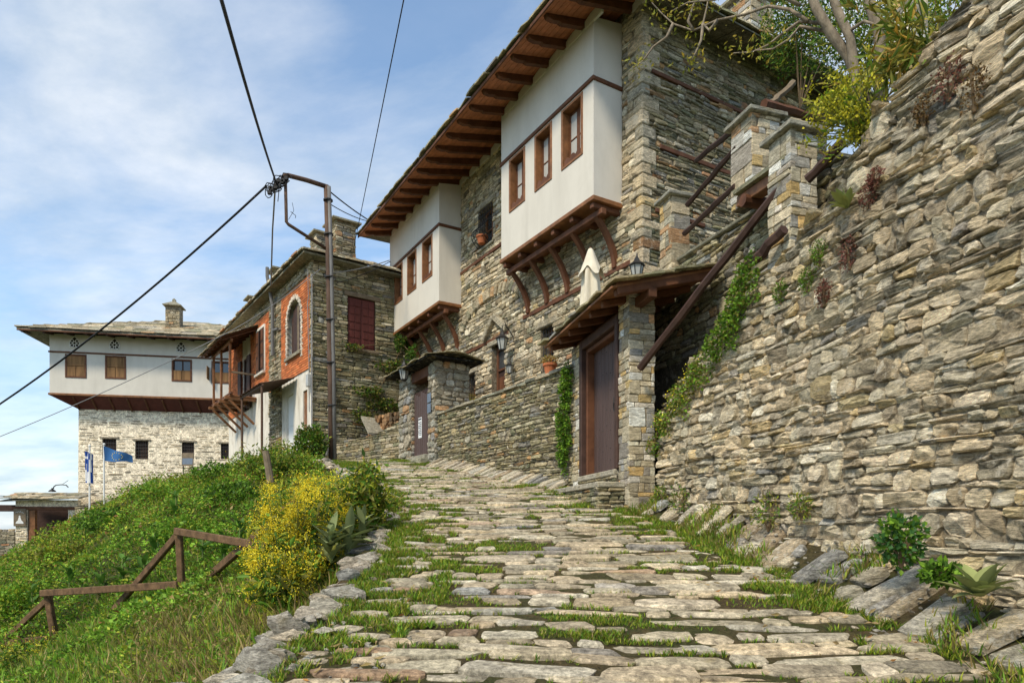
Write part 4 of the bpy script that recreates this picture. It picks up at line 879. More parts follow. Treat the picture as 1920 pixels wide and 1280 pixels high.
# roof chimney of pale and orange stone
CF = Fr(S.at(4.75, 0, -1.5)[:2], d2n, +1); chm = []; rnd = random.Random(77)
CS = Fr(CF.at(0, 0, 0)[:2], (CF.N[0] * -1, CF.N[1] * -1), -1)
for fr in (CF, CS): masonry(fr, house, rnd, 0, .85, 10.2, 12.9, PAL_CUT, (.1, .22), (.16, .4), wob=.05, gap=.006, rough=.006, cut=.15, tall=.2, collect=chm)
mb = MB(); CF.box(mb, .01, .84, 9.9, 13.0, -.01, -.84, 0); ch_ = mb.build('chimney', 'mortar', house); emit(chm, 'cut_stone', 'stone_cut', ch_, 'small_stones', 80)
mb = MB(); CF.box(mb, -.12, .97, 13.0, 13.08, .12, -.97, .01, (.3, .28, .2)); mb.build('chimney_cap', 'slate', ch_)

# ---- the two plastered bays
BD = .67
def bay(u0, u1, zb, wins, label):
    b = MB(); zt = EZ(BD) - .12; zw0, zw1 = 7.17, 8.37
    wall_with_holes(F, b, u0, u1, zb, zt, [(a, c, zw0, zw1) for a, c in wins], BD, .22)
    for u in (u0, u1): b.add([F.at(u, zb, BD), F.at(u, zt, BD), F.at(u, zt + .12, -.02), F.at(u, zb, -.02)], [(0, 1, 2, 3)])
    b.add([F.at(u0, zb, BD), F.at(u1, zb, BD), F.at(u1, zb, -.02), F.at(u0, zb, -.02)], [(0, 1, 2, 3)])
    b.add([F.at(u0 + .02, zb, BD - .24), F.at(u1 - .02, zb, BD - .24), F.at(u1 - .02, zt, BD - .24), F.at(u0 + .02, zt, BD - .24)], [(0, 1, 2, 3)])
    bo = b.build('bay', 'plaster', house, label=label)
    mb = MB(); F.box(mb, u0 - .03, u1 + .03, 8.40, 8.48, BD + .035, BD - .05, .01); mb.build('band_board', 'wood', bo)
    for u in (u0, u1): mb = MB(); F.box(mb, u - .03, u + .03, 8.40, 8.48, BD - .051, -.02, .01); mb.build('band_board', 'wood', bo)
    for (a, c) in wins:
        w_ = MB()                                        # lining of the opening
        for (p, q, e, f) in ((a, a + .06, zw0, zw1), (c - .06, c, zw0, zw1), (a + .06, c - .06, zw1 - .06, zw1), (a + .06, c - .06, zw0, zw0 + .05)): F.box(w_, p, q, e, f, BD + .018, BD - .21, .006)
        wo = w_.build('window', 'wood_warm', bo)
        m = (a + c) / 2
        for (p, q) in ((a + .06, m), (m, c - .06)):
            mb = MB(); z0, z1 = zw0 + .05, zw1 - .06; d0 = BD - .15
            for (x0, x1, y0, y1) in ((p + .002, p + .05, z0, z1), (q - .05, q - .002, z0, z1), (p + .05, q - .05, z1 - .05, z1), (p + .05, q - .05, z0, z0 + .05), (p + .05, q - .05, (z0 + z1) / 2 - .015, (z0 + z1) / 2 + .015)): F.box(mb, x0, x1, y0, y1, d0, d0 - .035, .004)
            mb.build('sash', 'wood', wo)
            for (y0, y1) in ((z0 + .05, (z0 + z1) / 2 - .015), ((z0 + z1) / 2 + .015, z1 - .05)): mb = MB(); F.box(mb, p + .05, q - .05, y0, y1, d0 - .012, d0 - .02, 0); mb.build('pane', 'pane_pale', wo)
        mb = MB(); n = 3; wdt = (c - a - .12) / n          # scalloped guard rail
        for k in range(n):
            x0 = a + .06 + k * wdt; pts = [(x0, zw0 + .05)] + [(x0 + wdt * t / 8, zw0 + .13 + .07 * math.sin(math.pi * t / 8)) for t in range(9)] + [(x0 + wdt, zw0 + .05)]
            mb.prism([F.at(p, q, BD - .01) for p, q in pts], vmul(F.n3(), -.022))
        mb.build('guard_rail', 'wood', wo)
    # timber floor of the bay: edge board, joists, carrying beam and curved braces
    mb = MB(); F.box(mb, u0 - .03, u1 + .03, zb - .09, zb - .002, BD + .03, -.02, .01); mb.build('floor_boards', 'wood_warm', bo)
    n = 6
    for k in range(n): u = u0 + .1 + (u1 - u0 - .2) * k / (n - 1); mb = MB(); F.box(mb, u - .055, u + .055, zb - .20, zb - .092, BD - .02, -.02, .012); mb.build('joist', 'wood', bo)
    mb = MB(); F.box(mb, u0 - .05, u1 + .05, zb - .32, zb - .202, .52, .40, .012); mb.build('beam', 'wood', bo)
    for k in range(5):
        u = u0 + .16 + (u1 - u0 - .32) * k / 4; pts = []
        for t in range(9):
            s_ = t / 8; pts.append((.02 + .44 * s_ ** 1.9, 5.06 + (zb - .32 - 5.06) * s_))
        mb = MB(); ring = [F.at(u - .05, z, d + .05) for d, z in pts] + [F.at(u - .05, z, d - .06) for d, z in pts[::-1]]; mb.prism(ring, vmul(F.u3(), .10)); mb.build('brace', 'wood', bo)
    return bo
bay(0.0, 3.5, 6.24, [(.33, 1.05), (1.39, 2.05), (2.44, 3.13)], 'nearer white plastered bay with three windows')
bay(7.0, 10.91, 6.32, [(7.45, 8.19), (8.63, 9.36), (9.76, 10.47)], 'farther white plastered bay with three windows')

# ---- openings in the stone front
def grille(fr, parent, a, b, e, f, d, nu, nz, belly=0.0, r=.009):
    mb = MB()
    def dd(z): t = (z - e) / (f - e); return d + belly * (math.sin(math.pi * min(1, max(0, (0.62 - t) / .62))) if t < .62 else 0)
    for k in range(nu + 1): u = a + (b - a) * k / nu; mb.tube([fr.at(u, e + (f - e) * j / 10, dd(e + (f - e) * j / 10)) for j in range(11)], r, 5)
    for k in range(nz + 1): z = e + (f - e) * k / nz; mb.tube([fr.at(a, z, d), fr.at(a, z, dd(z)), fr.at(b, z, dd(z)), fr.at(b, z, d)], r, 5)
    return mb.build('grille', 'iron', parent)
def stone_window(fr, a, b, e, f, lintel=True, glass=True, label=None):
    mb = MB()
    for (p, q, x, y_) in ((a, a + .06, e, f), (b - .06, b, e, f), (a + .06, b - .06, f - .06, f), (a + .06, b - .06, e, e + .06), ((a + b) / 2 - .02, (a + b) / 2 + .02, e + .06, f - .06), (a + .06, (a + b) / 2 - .02, (e + f) / 2 - .015, (e + f) / 2 + .015), ((a + b) / 2 + .02, b - .06, (e + f) / 2 - .015, (e + f) / 2 + .015)): fr.box(mb, p, q, x, y_, -.2, -.26, .006)
    o = mb.build('window', 'wood_warm', house, label=label); mb = MB(); fr.box(mb, a + .03, b - .03, e + .03, f - .03, -.25, -.27, 0); mb.build('pane', 'glass', o)
    if lintel: mb = MB(); fr.box(mb, a - .2, b + .2, f + .0, f + .16, .045, -.15, .02, (.38, .33, .24)); mb.build('lintel', 'stone', o)
    mb = MB(); fr.box(mb, a - .08, b + .08, e - .07, e - .002, .06, -.18, .015, (.3, .28, .21)); mb.build('sill', 'stone', o)
    return o
wo = stone_window(F, 5.14, 5.90, 7.44, 8.48); grille(F, wo, 5.16, 5.88, 7.46, 8.44, .02, 6, 6, .22)
wo = stone_window(F, 2.36, 2.84, 3.52, 4.56); grille(F, wo, 2.38, 2.82, 3.56, 4.54, -.06, 4, 7)
wo = stone_window(F, 6.14, 6.60, 3.32, 4.23); grille(F, wo, 6.16, 6.58, 3.34, 4.2, -.06, 3, 5)
mb = MB()
for (p, q, e, f) in ((4.54, 4.62, 2.1, 4.68), (5.10, 5.18, 2.1, 4.68), (4.62, 5.10, 4.58, 4.68), (4.62, 5.10, 4.05, 4.11)): F.box(mb, p, q, e, f, -.14, -.24, .008)
hd = mb.build('door', 'wood', house)
mb = MB(); F.box(mb, 4.62, 5.10, 2.1, 4.05, -.18, -.21, 0); mb.build('door_panel', 'wood_dark', hd); mb = MB(); F.box(mb, 4.62, 5.10, 4.11, 4.58, -.18, -.2, 0); mb.build('pane', 'glass', hd)
for (p, q, e, f) in ((4.66, 5.06, 2.2, 2.9), (4.66, 5.06, 3.0, 3.9)): mb = MB(); F.box(mb, p, q, e, f, -.16, -.179, .01); mb.build('raised_panel', 'wood', hd)
mb = MB(); F.box(mb, 4.36, 5.36, 4.7, 4.84, .05, -.14, .02, (.36, .32, .24)); mb.build('lintel', 'stone', hd)
# gabled hood of two tilted stones over the door, and a relieving arch
for (a, b) in (((5.52, 4.93), (4.98, 5.42)), ((4.95, 5.42), (4.30, 4.95))):
    mb = MB(); mb.beam(F.at(a[0], a[1], .05), F.at(b[0], b[1], .05), .16, .16, (0, 0, 1), .02, (.42, .37, .27)); mb.build('hood_stone', 'stone', hd)
rnd = random.Random(79)
for k in range(22):
    t = math.pi * (.10 + .80 * k / 21); c = F.at(5.2 - 1.75 * math.cos(t), 5.35 + .75 * math.sin(t), .02); ax = vadd(vmul(F.u3(), -math.cos(t)), (0, 0, .8 * math.sin(t))); ax = vnorm(ax); tx = vnorm(vcross(F.n3(), ax)); mb = MB()
    mb.cbox(c, vmul(ax, .13), vmul(tx, .075), vmul(F.n3(), .035 + rnd.uniform(0, .02)), .018, pick(rnd, PAL_GREY)); mb.build('arch_stone', 'stone', house)

# courtyard floor behind the low wall
cy_ = [LW.at(-.1, 2.25, -.3), LW.at(5.3, 2.25, -.3), F.at(5.0, 2.25, -.02), F.at(-.5, 2.25, -.02)]
mb = MB(); mb.prism(cy_, (0, 0, -.1)); tag(mb.build('courtyard', 'mortar'), 'paved courtyard strip between the low wall and the mansion', kind='structure')

# ================================================================== stair, pillars and rails above the retaining wall
T = Fr((2.6, 10.5), (.3, -.954), +1)
sr = thing('stair_wall', 'rubble stair wall rising beside the mansion above the plank door', 'wall', T.at(0, 2.2))
pu = lambda x, y: T.px(x, y)
ta, tb = pu(1240, 512), pu(1440, 385)
sttop = lambda u: ta[1] + (tb[1] - ta[1]) * (u - ta[0]) / (tb[0] - ta[0])
rnd = random.Random(81); st = []; masonry(T, sr, rnd, -1.6, 3.4, 2.6, 6.2, PAL_GREEN + [(2, (.38, .34, .26))], (.06, .15), (.15, .45), tall=.2, wob=.4, top=sttop, proud=(0, .04), rough=.02, cut=.5, collect=st); emit(st, 'stone', 'stone', sr, 'small_stones', 200)
_us = np.arange(-1.6, 3.41, .5); backing(T, sr, 'mortar_dark', [(u, sttop(u) - .02) for u in _us], -.012, .5, bottom=[1.6] * len(_us))
mb = MB(); mb.beam(T.at(-1.6, sttop(-1.6) + .02, -.2), T.at(3.4, sttop(3.4) + .02, -.2), .52, .05, (0, 0, 1), .01, (.2, .19, .14)); mb.build('coping_slab', 'slate', sr)

def stone_pillar(cx, cy, z0, z1, wd, label, ang=(.3, -.954), capo=.07, seed=1):
    l = math.hypot(*ang); a = (ang[0] / l, ang[1] / l); n = (a[1], -a[0])   # n: towards the street side
    fa = Fr((cx - a[0] * wd / 2 + n[0] * wd / 2, cy - a[1] * wd / 2 + n[1] * wd / 2), a, +1)
    if fa.N[0] * n[0] + fa.N[1] * n[1] < 0: fa = Fr(fa.O, a, -1)
    o0 = (cx + a[0] * wd / 2 + n[0] * wd / 2, cy + a[1] * wd / 2 + n[1] * wd / 2); fb = Fr(o0, (-n[0], -n[1]), +1)
    if fb.N[0] * a[0] + fb.N[1] * a[1] < 0: fb = Fr(o0, (-n[0], -n[1]), -1)
    t_ = thing('stone_pillar', label, 'pillar', (cx, cy, z0), 'stone pillars of the stair'); rnd = random.Random(seed); st = []
    for fr in (fa, fb): masonry(fr, t_, rnd, 0, wd, z0, z1, PAL_CUT, (.06, .17), (.1, .26), tall=.3, wob=.02, proud=(-.002, .010), gap=.004, rough=.003, cut=.08, bev=.006, collect=st)
    emit(st, 'cut_stone', 'stone_cut', t_, 'small_stones', 120)
    mb = MB(); mb.cbox((cx, cy, (z0 + z1) / 2), (a[0] * (wd / 2 - .012), a[1] * (wd / 2 - .012), 0), (n[0] * (wd / 2 - .012), n[1] * (wd / 2 - .012), 0), (0, 0, (z1 - z0) / 2), 0); mb.build('core', 'mortar', t_)
    mb = MB(); k = wd / 2 + capo; mb.cbox((cx, cy, z1 + .025), (a[0] * k, a[1] * k, 0), (n[0] * k, n[1] * k, 0), (0, 0, .028), .008, (.3, .29, .24)); mb.build('cap', 'slate', t_)
    return t_
def q3(px, py, Y): return P(px, py, Y)
pA = q3(1421, 285, 8.75); stone_pillar(pA[0] + .0, pA[1] + .1, 4.25, q3(0, 212, 8.6)[2], .44, 'upper square stone pillar of the stair with grey slab cap', seed=82)
pB = q3(1488, 340, 7.3); stone_pillar(pB[0] + .03, pB[1] + .1, 2.85, q3(0, 242, 7.2)[2], .36, 'square stone pillar rising from the retaining wall top', seed=83)
pC = q3(1268, 430, 10.5); stone_pillar(pC[0], pC[1] + .1, 4.0, q3(0, 372, 10.5)[2], .34, 'small lower stone pillar of the stair near the mansion corner', seed=84)
def timber(name, label, p, q, r, mat='wood', group='timber rails of the stair', n=9, jit=.018):
    rnd = random.Random(hash(label) % 999 if False else len(label)); pts = [vadd(lerp(p, q, k / 6), (rnd.uniform(-jit, jit), rnd.uniform(-jit, jit), rnd.uniform(-jit, jit))) for k in range(7)]
    r *= .82; mb = MB(); mb.tube(pts, [r * rnd.uniform(.86, 1.1) for _ in pts], 6); return tag(mb.build(name, mat), label, 'rail', group)
timber('log_rail', 'long dark log sloping up from the gate pillar to the wall top', q3(1200, 692, 9.2), q3(1470, 340, 7.35), .06, 'wood_dark')
timber('log_rail', 'short lower log sloping up to the pillar on the retaining wall', q3(1388, 512, 7.65), q3(1472, 428, 7.15), .07, 'wood_dark')
timber('log_rail', 'dark log end rising right of the pillar on the wall', q3(1515, 335, 6.95), q3(1582, 268, 6.6), .06, 'wood_dark')
timber('handrail', 'upper dark rail between the two stair pillars', q3(1290, 382, 10.3), q3(1384, 276, 8.9), .05, 'wood_dark')
timber('handrail', 'lower dark rail between the two stair pillars', q3(1284, 436, 10.3), q3(1380, 350, 8.9), .05, 'wood_dark')
timber('handrail', 'highest rail running into the upper stair pillar cap', q3(1302, 303, 10.3), q3(1386, 236, 8.9), .045, 'wood_dark')
timber('log_rail', 'horizontal log lying behind the upper stair pillar', q3(1432, 196, 9.2), q3(1540, 226, 9.9), .07, 'wood')
timber('log_rail', 'stub of beam jutting above the upper stair pillar', q3(1446, 192, 9.4), q3(1487, 157, 9.6), .055, 'wood_grey')
sb = thing('slab_roof', 'tilted stone slab on a brown beam between the stair pillars', 'roof', q3(1420, 340, 7.9))
a, b = q3(1374, 366, 8.5), q3(1470, 298, 7.25); ofs = (.34, .11, 0)
mb = MB(); mb.prism([a, b, vadd(b, ofs), vadd(a, ofs)], (0, 0, .05), (.24, .23, .15)); mb.build('slab', 'slate', sb)
mb = MB(); mb.beam(vadd(vadd(a, ofs, .4), (0, 0, -.07)), vadd(vadd(b, ofs, .4), (0, 0, -.07)), .16, .13); mb.build('beam', 'wood_warm', sb)
mb = MB(); mb.tube([vadd(lerp(a, b, .25), (-.02, 0, -.16)), vadd(lerp(a, b, .25), (.5, .16, -.16))], .075, 10); mb.build('log', 'wood', sb)
# terrace of earth behind the retaining wall
tv = []; tf = []; us = np.arange(-1.5, 9.8, .4)
for u in us:
    zt = rtop(u) - .06; p = RW.at(u, zt, -.3)
    for (e, dz) in ((0, 0), (.5, .03), (1.5, .12), (4, .6), (9, 2.0), (30, 9)):
        if u > 6.4 and e > 1: e = min(e, 1.0 + max(0, 0)); dz = 0
        tv.append((p[0] + .97 * e, p[1] + .24 * e, p[2] + dz))
for i in range(len(us) - 1):
    for k in range(5): q = i * 6 + k; tf.append((q, q + 1, q + 7, q + 6))
tag(link('terrace', tv, tf, 'hill', smooth=True), 'planted earth terrace on top of the retaining wall', kind='structure')
# ================================================================== the orange brick house
BU = (-.5843, .8115)
B = Fr((-6, 20), BU, -1); B2 = Fr((-6, 20), (BU[1], -BU[0]), +1)
bh = thing('brick_house', 'old house with orange brick front, arched window and stone side', 'house', (-6, 20, 2.0))
LEN = 10.5
mb = MB(); wall_with_holes(B, mb, 0, LEN, 1.2, 8.1, [(.48, .88, 2.2, 4.25), (1.82, 2.58, 2.2, 4.35), (.95, 2.36, 5.55, 7.30), (4.98, 5.86, 5.7, 7.25), (7.2, 8.1, 4.6, 6.7)], -.02, .3); bw = mb.build('front_wall', 'plaster_old', bh)
mb = MB(); wall_with_holes(B2, mb, 0, 6, 1.2, 8.1, [(1.12, 2.04, 5.62, 7.2)], -.02, .3); mb.add([B2.at(6, 1.2, -.02), B2.at(6, 8.1, -.02), B2.at(6, 8.1, -8), B2.at(6, 1.2, -8)], [(0, 1, 2, 3)]); mb.add([B.at(LEN, 1.2, -.02), B.at(LEN, 8.1, -.02), B.at(LEN, 8.1, -6), B.at(LEN, 1.2, -6)], [(0, 1, 2, 3)]); bs = mb.build('side_wall', 'mortar_dark', bh)
rnd = random.Random(91); st = []
masonry(B2, bs, rnd, .02, 5.9, 2.0, 8.05, PAL_GREEN, (.05, .12), (.16, .5), holes=[(1.12, 2.04, 5.62, 7.2)], wob=.35, tall=.1, proud=(0, .03), gap=.006, rough=.014, cut=.45, collect=st)
masonry(B, bw, rnd, 3.02, 4.38, 2.4, 8.05, PAL_GREY, (.05, .11), (.16, .45), wob=.3, proud=(.02, .06), gap=.006, collect=st)
masonry(B, bw, rnd, 0, .16, 4.7, 8.05, PAL_GREY, (.08, .18), (.16, .17), wob=.1, proud=(.02, .04), gap=.006, collect=st)
masonry(B, bw, rnd, .1, 10.3, 7.72, 8.08, PAL_GREY, (.06, .12), (.16, .45), wob=.2, proud=(.02, .05), gap=.006, collect=st)
emit(st, 'stone', 'stone', bs, 'small_stones', 200)
# brick panels, laid brick by brick
def bricks(u0, u1, z0, z1, hole, arch=None):
    res = []; z = z0; r_ = 0; rnd = random.Random(int(u0 * 10))
    while z < z1 - .05:
        u = u0 - (.12 if r_ % 2 else 0)
        while u < u1:
            a, b = max(u, u0), min(u + .23, u1); uc, zc = (a + b) / 2, z + .035; u += .24
            if b - a < .04: continue
            if any(h[0] - .0 < uc < h[1] and h[2] < zc < h[3] for h in hole): continue
            if arch and math.hypot((uc - arch[0]) / arch[2], (zc - arch[1]) / arch[3]) < 1 and zc >= arch[1]: continue
            mb = MB(); B.box(mb, a, b, z, z + .066, .012 + rnd.uniform(0, .008), -.02, .004); res.append((mb.v, mb.f, pick(rnd, [(5, (.52, .165, .058)), (3, (.57, .195, .07)), (1, (.40, .125, .05))])))
        z += .078; r_ += 1
    return res
br = bricks(.17, 3.0, 4.85, 7.66, [(.85, 2.46, 5.45, 6.60)], (1.655, 6.58, .82, .80)) + bricks(4.4, 6.9, 5.2, 7.70, [(4.88, 5.96, 5.6, 7.35)]) + bricks(8.2, 10.4, 4.6, 7.70, [])
for (a, b, z0) in ((.17, 3.0, 4.85), (4.4, 6.9, 5.2), (8.2, 10.4, 4.6)):
    if a == .17: wall_holes = [(.95, 2.36, 5.55, 7.30)]
    elif a == 4.4: wall_holes = [(4.98, 5.86, 5.7, 7.25)]
    else: wall_holes = []
    mb = MB(); wall_with_holes(B, mb, a, b, z0, 7.70, wall_holes, -.004, .02); mb.build('brick_panel', 'brick_joint', bh)
emit(br, 'brick', 'brick', bw, 'small_bricks', 300)
# arched window: pale brick surround, boards
rnd = random.Random(92)
aw = MB(); B.box(aw, 1.02, 2.29, 5.56, 6.62, -.16, -.19, 0)
pts = [(1.655 + .64 * math.cos(math.pi * k / 14), 6.62 + .64 * math.sin(math.pi * k / 14)) for k in range(15)]; aw.prism([B.at(u, z, -.16) for u, z in pts], vmul(B.n3(), -.03)); aw = aw.build('arched_window', 'interior', bh)
nb = 7
for k in range(nb):
    a = 1.02 + 1.27 * k / nb; b = a + 1.27 / nb; m = (a + b) / 2; zt = 6.6 + math.sqrt(max(0, .62 ** 2 - (m - 1.655) ** 2)); mb = MB(); B.box(mb, a + .006, b - .006, 5.58, zt, -.12 + rnd.uniform(-.01, .01), -.155, .005); mb.build('board', 'wood_grey' if k == 3 else 'wood_dark', aw)
for k in range(15):
    for s in (-1, 1):
        z = 5.35 + k * .085; mb = MB(); e = .05 if k % 2 else .09; c = 1.655 + s * .745; B.box(mb, c - e, c + e, z, z + .078, .035, -.02, .006, (.66, .58, .48)); mb.build('surround_brick', 'paving', aw)
for k in range(25):
    t = math.pi * (k + .5) / 25; mb = MB(); ax = vadd(vmul(B.u3(), math.cos(t)), (0, 0, math.sin(t))); tx = vcross(B.n3(), ax); c = B.at(1.655 + .745 * math.cos(t), 6.63 + .745 * math.sin(t), .012); mb.cbox(c, vmul(ax, .05 if k % 2 else .085), vmul(tx, .04), vmul(B.n3(), .03), .006, (.66, .58, .48)); mb.build('surround_brick', 'paving', aw)
mb = MB(); B.box(mb, .9, 2.42, 5.44, 5.55, .10, -.12, .01, (.3, .27, .2)); mb.build('sill', 'stone', aw)
# second window with open shutters; balcony door; ground floor doors
def small_window(fr, a, b, e, f, parent, smat='wood_dark', open_=True):
    mb = MB()
    for (p, q, x, y_) in ((a, a + .07, e, f), (b - .07, b, e, f), (a + .07, b - .07, f - .07, f), (a + .07, b - .07, e, e + .07), ((a + b) / 2 - .03, (a + b) / 2 + .03, e + .07, f - .07)): fr.box(mb, p, q, x, y_, -.05, -.12, .006)
    o = mb.build('window', 'wood_dark', parent); mb = MB(); fr.box(mb, a + .05, b - .05, e + .05, f - .05, -.10, -.12, 0); mb.build('pane', 'glass', o)
    return o
w2 = small_window(B, 4.98, 5.86, 5.7, 7.25, bh)
for (u0, u1) in ((4.92, 5.30), (5.55, 5.92)):
    mb = MB(); B.box(mb, u0, u1, 5.72, 7.23, .07, .03, .008); sh = mb.build('shutter', 'wood_dark', w2)
    for z in (5.8, 6.3, 6.8): mb = MB(); B.box(mb, u0 + .05, u1 - .05, z, z + .4, .085, .071, .006); mb.build('panel', 'wood', sh)
mb = MB(); B.box(mb, 4.85, 6.0, 5.58, 5.68, .12, -.1, .01, (.6, .55, .48)); mb.build('sill', 'paving', w2)
mb = MB()
for k in range(1): B.box(mb, 4.86, 4.96, 5.68, 7.34, .05, -.02, .006); B.box(mb, 5.88, 5.98, 5.68, 7.34, .05, -.02, .006); B.box(mb, 4.96, 5.88, 7.26, 7.36, .05, -.02, .006)
mb.build('window_surround', 'plaster_old', w2)
bd = small_window(B, 7.2, 8.1, 4.6, 6.7, bh)
mb = MB(); B.box(mb, 8.12, 8.55, 4.62, 6.65, .09, .04, .008); mb.build('shutter', 'wood_dark', bd); mb = MB(); B.box(mb, 6.75, 7.18, 4.62, 6.65, .09, .04, .008); mb.build('shutter', 'wood_dark', bd)
mb = MB(); B.box(mb, 1.82, 2.58, 2.2, 4.35, -.1, -.14, .01); gd = mb.build('door', 'white_paint', bh)
for z in (2.35, 3.35): mb = MB(); B.box(mb, 1.94, 2.46, z, z + .85, -.085, -.099, .01); mb.build('panel', 'white_paint', gd)
mb = MB(); B.box(mb, .48, .88, 2.2, 4.25, -.06, -.1, .01); mb.build('door', 'wood_warm', bh)
# stone side window with maroon shutters
sw = MB(); B2.box(sw, 1.12, 2.04, 5.62, 7.2, -.1, -.14, 0); sw = sw.build('window', 'interior', bh)
for (a, b) in ((1.14, 1.575), (1.585, 2.02)):
    mb = MB(); B2.box(mb, a, b, 5.64, 7.18, -.02, -.06, .008); sh = mb.build('shutter', 'wood_red', sw)
    for k in range(6):
        z = 5.70 + k * .245
        for j in range(2): x0 = a + .04 + j * .19; mb = MB(); B2.box(mb, x0, x0 + .165, z, z + .2, -.005, -.019, .01); mb.build('raised_panel', 'wood_red', sh)
mb = MB(); B2.box(mb, 1.0, 2.2, 7.2, 7.33, .05, -.1, .01); mb.build('lintel', 'wood_grey', sw); mb = MB(); B2.box(mb, 1.02, 2.14, 5.52, 5.61, .08, -.1, .01); mb.build('sill', 'wood_grey', sw)
# roof of slates
UA2, UB2, DA, DBk = -.38, LEN + .3, .38, -6.4; cor = [(UA2, DA), (UB2, DA), (UB2, DBk), (UA2, DBk)]; hh = (DA - DBk) / 2
rv = [B.at(u, 8.12, d) for u, d in cor] + [B.at(UA2 + hh, 8.12 + .42 * hh, DA - hh), B.at(UB2 - hh, 8.12 + .42 * hh, DA - hh)] + [B.at(u, 8.06, d) for u, d in cor]
roof = link('roof', rv, [(0, 1, 5, 4), (1, 2, 5), (2, 3, 4, 5), (3, 0, 4), (0, 1, 7, 6), (1, 2, 8, 7), (2, 3, 9, 8), (3, 0, 6, 9), (6, 7, 8, 9)], 'slate', bh, [(.2, .185, .13)] * 10)
sl = []; slates(random.Random(93), B, roof, UA2, UB2, DA + .05, -2.9, lambda u, d: 8.13 + .42 * min(DA - d, max(0, u - UA2 + .05), max(0, UB2 - u + .05)), 9, (.25, .6), thick=(.03, .06), pal=PAL_GREY, collect=sl)
slates(random.Random(94), B2, roof, -.38, 6.4, .43, -2.9, lambda u, d: 8.13 + .42 * min(.38 - d, max(0, u + .43), max(0, 6.45 - u)), 9, (.25, .6), thick=(.03, .06), pal=PAL_GREY, collect=sl)
emit(sl, 'slate', 'slate', roof, 'small_slates', 150)
def chimney(c, wd, z0, z1, parent, seed, cap=.14, capz=.14):
    rnd = random.Random(seed); st = []; fa = Fr((c[0] + (-B.U[0] - B2.U[0]) * wd / 2, c[1] + (-B.U[1] - B2.U[1]) * wd / 2), B.U, -1); fb = Fr(fa.O, B2.U, +1)
    for fr in (fa, fb): masonry(fr, parent, rnd, 0, wd, z0, z1, PAL_GREY + [(2, (.45, .40, .28))], (.05, .1), (.14, .36), wob=.15, gap=.006, proud=(0, .03), collect=st)
    mb = MB(); mb.cbox((c[0], c[1], (z0 + z1) / 2), vmul(B.u3(), wd / 2 - .01), vmul(B2.u3(), wd / 2 - .01), (0, 0, (z1 - z0) / 2), 0); o = mb.build('chimney', 'mortar_dark', parent)
    emit(st, 'stone', 'stone', o, 'small_stones', 70)
    k = wd / 2 + cap; mb = MB(); q = [vadd(vadd((c[0], c[1], z1), B.u3(), k * a), B2.u3(), k * b) for a, b in ((-1, -1), (1, -1), (1, 1), (-1, 1))]; ap = (c[0], c[1], z1 + capz + .05)
    q2 = [vadd(p, (0, 0, .05)) for p in q]; mb.add(q + q2 + [ap], [(0, 1, 2, 3), (0, 1, 5, 4), (1, 2, 6, 5), (2, 3, 7, 6), (3, 0, 4, 7), (4, 5, 8), (5, 6, 8), (6, 7, 8), (7, 4, 8)], (.26, .24, .17)); mb.build('chimney_cap', 'slate', o)
p = P(641, 450, 21.6); chimney((p[0], p[1]), .68, 8.2, P(0, 424, 21.6)[2], bh, 95)
p = P(604, 450, 23.2); chimney((p[0], p[1]), .62, 8.2, P(0, 446, 23.2)[2], bh, 96)
p = P(527, 520, 24.0); chimney((p[0], p[1]), .55, 8.0, P(0, 512, 24)[2], bh, 97)
p = P(478, 560, 28.5); chimney((p[0], p[1]), .5, 8.2, P(0, 563, 28.5)[2], bh, 98)
# balcony with lean-to roof on posts
bl = thing('balcony', 'rickety brown timber balcony with slate lean-to roof on the brick house', 'balcony', B.at(7.5, 4.85, .5))
for k in range(7): u = 6.1 + k * .42; mb = MB(); B.box(mb, u, u + .39, 4.85, 4.90, .95, .0, .006); mb.build('floor_board', 'wood_warm', bl)
for u in (6.2, 7.1, 8.0, 8.9): mb = MB(); B.box(mb, u - .05, u + .05, 4.74, 4.848, 1.1, .0, .01); mb.build('joist', 'wood_warm', bl); mb = MB(); mb.beam(B.at(u, 4.73, .95), B.at(u, 3.9, .06), .08, .08); mb.build('strut', 'wood_warm', bl)
mb = MB(); B.box(mb, 5.95, 9.1, 4.905, 4.98, .95, .87, .01); mb.build('beam', 'wood', bl)
for u in (6.2, 7.6, 8.9): mb = MB(); B.box(mb, u - .045, u + .045, 4.98, 6.82, .95, .87, .01); mb.build('post', 'wood_warm', bl)
mb = MB(); B.box(mb, 5.95, 9.2, 6.82, 6.92, .96, .86, .01); mb.build('beam', 'wood_warm', bl)
mb = MB(); mb.beam(B.at(6.2, 5.75, .9), B.at(6.2, 5.75, .03), .05, .07); mb.build('rail', 'wood_grey', bl)
for k in range(7): u = 6.0 + k * .52; mb = MB(); mb.beam(B.at(u, 6.84, 1.2), B.at(u, 7.40, .02), .06, .07); mb.build('rafter', 'wood', bl)
mb = MB(); mb.prism([B.at(5.85, 6.86, 1.3), B.at(9.35, 6.86, 1.3), B.at(9.35, 7.47, 0.02), B.at(5.85, 7.47, 0.02)], (0, 0, .035)); br_ = mb.build('roof_board', 'wood', bl)
slates(random.Random(99), B, br_, 5.8, 9.4, 1.36, .05, lambda u, d: 6.895 + .477 * (1.3 - d), 4, (.3, .6), thick=(.015, .03), pal=PAL_GREY)
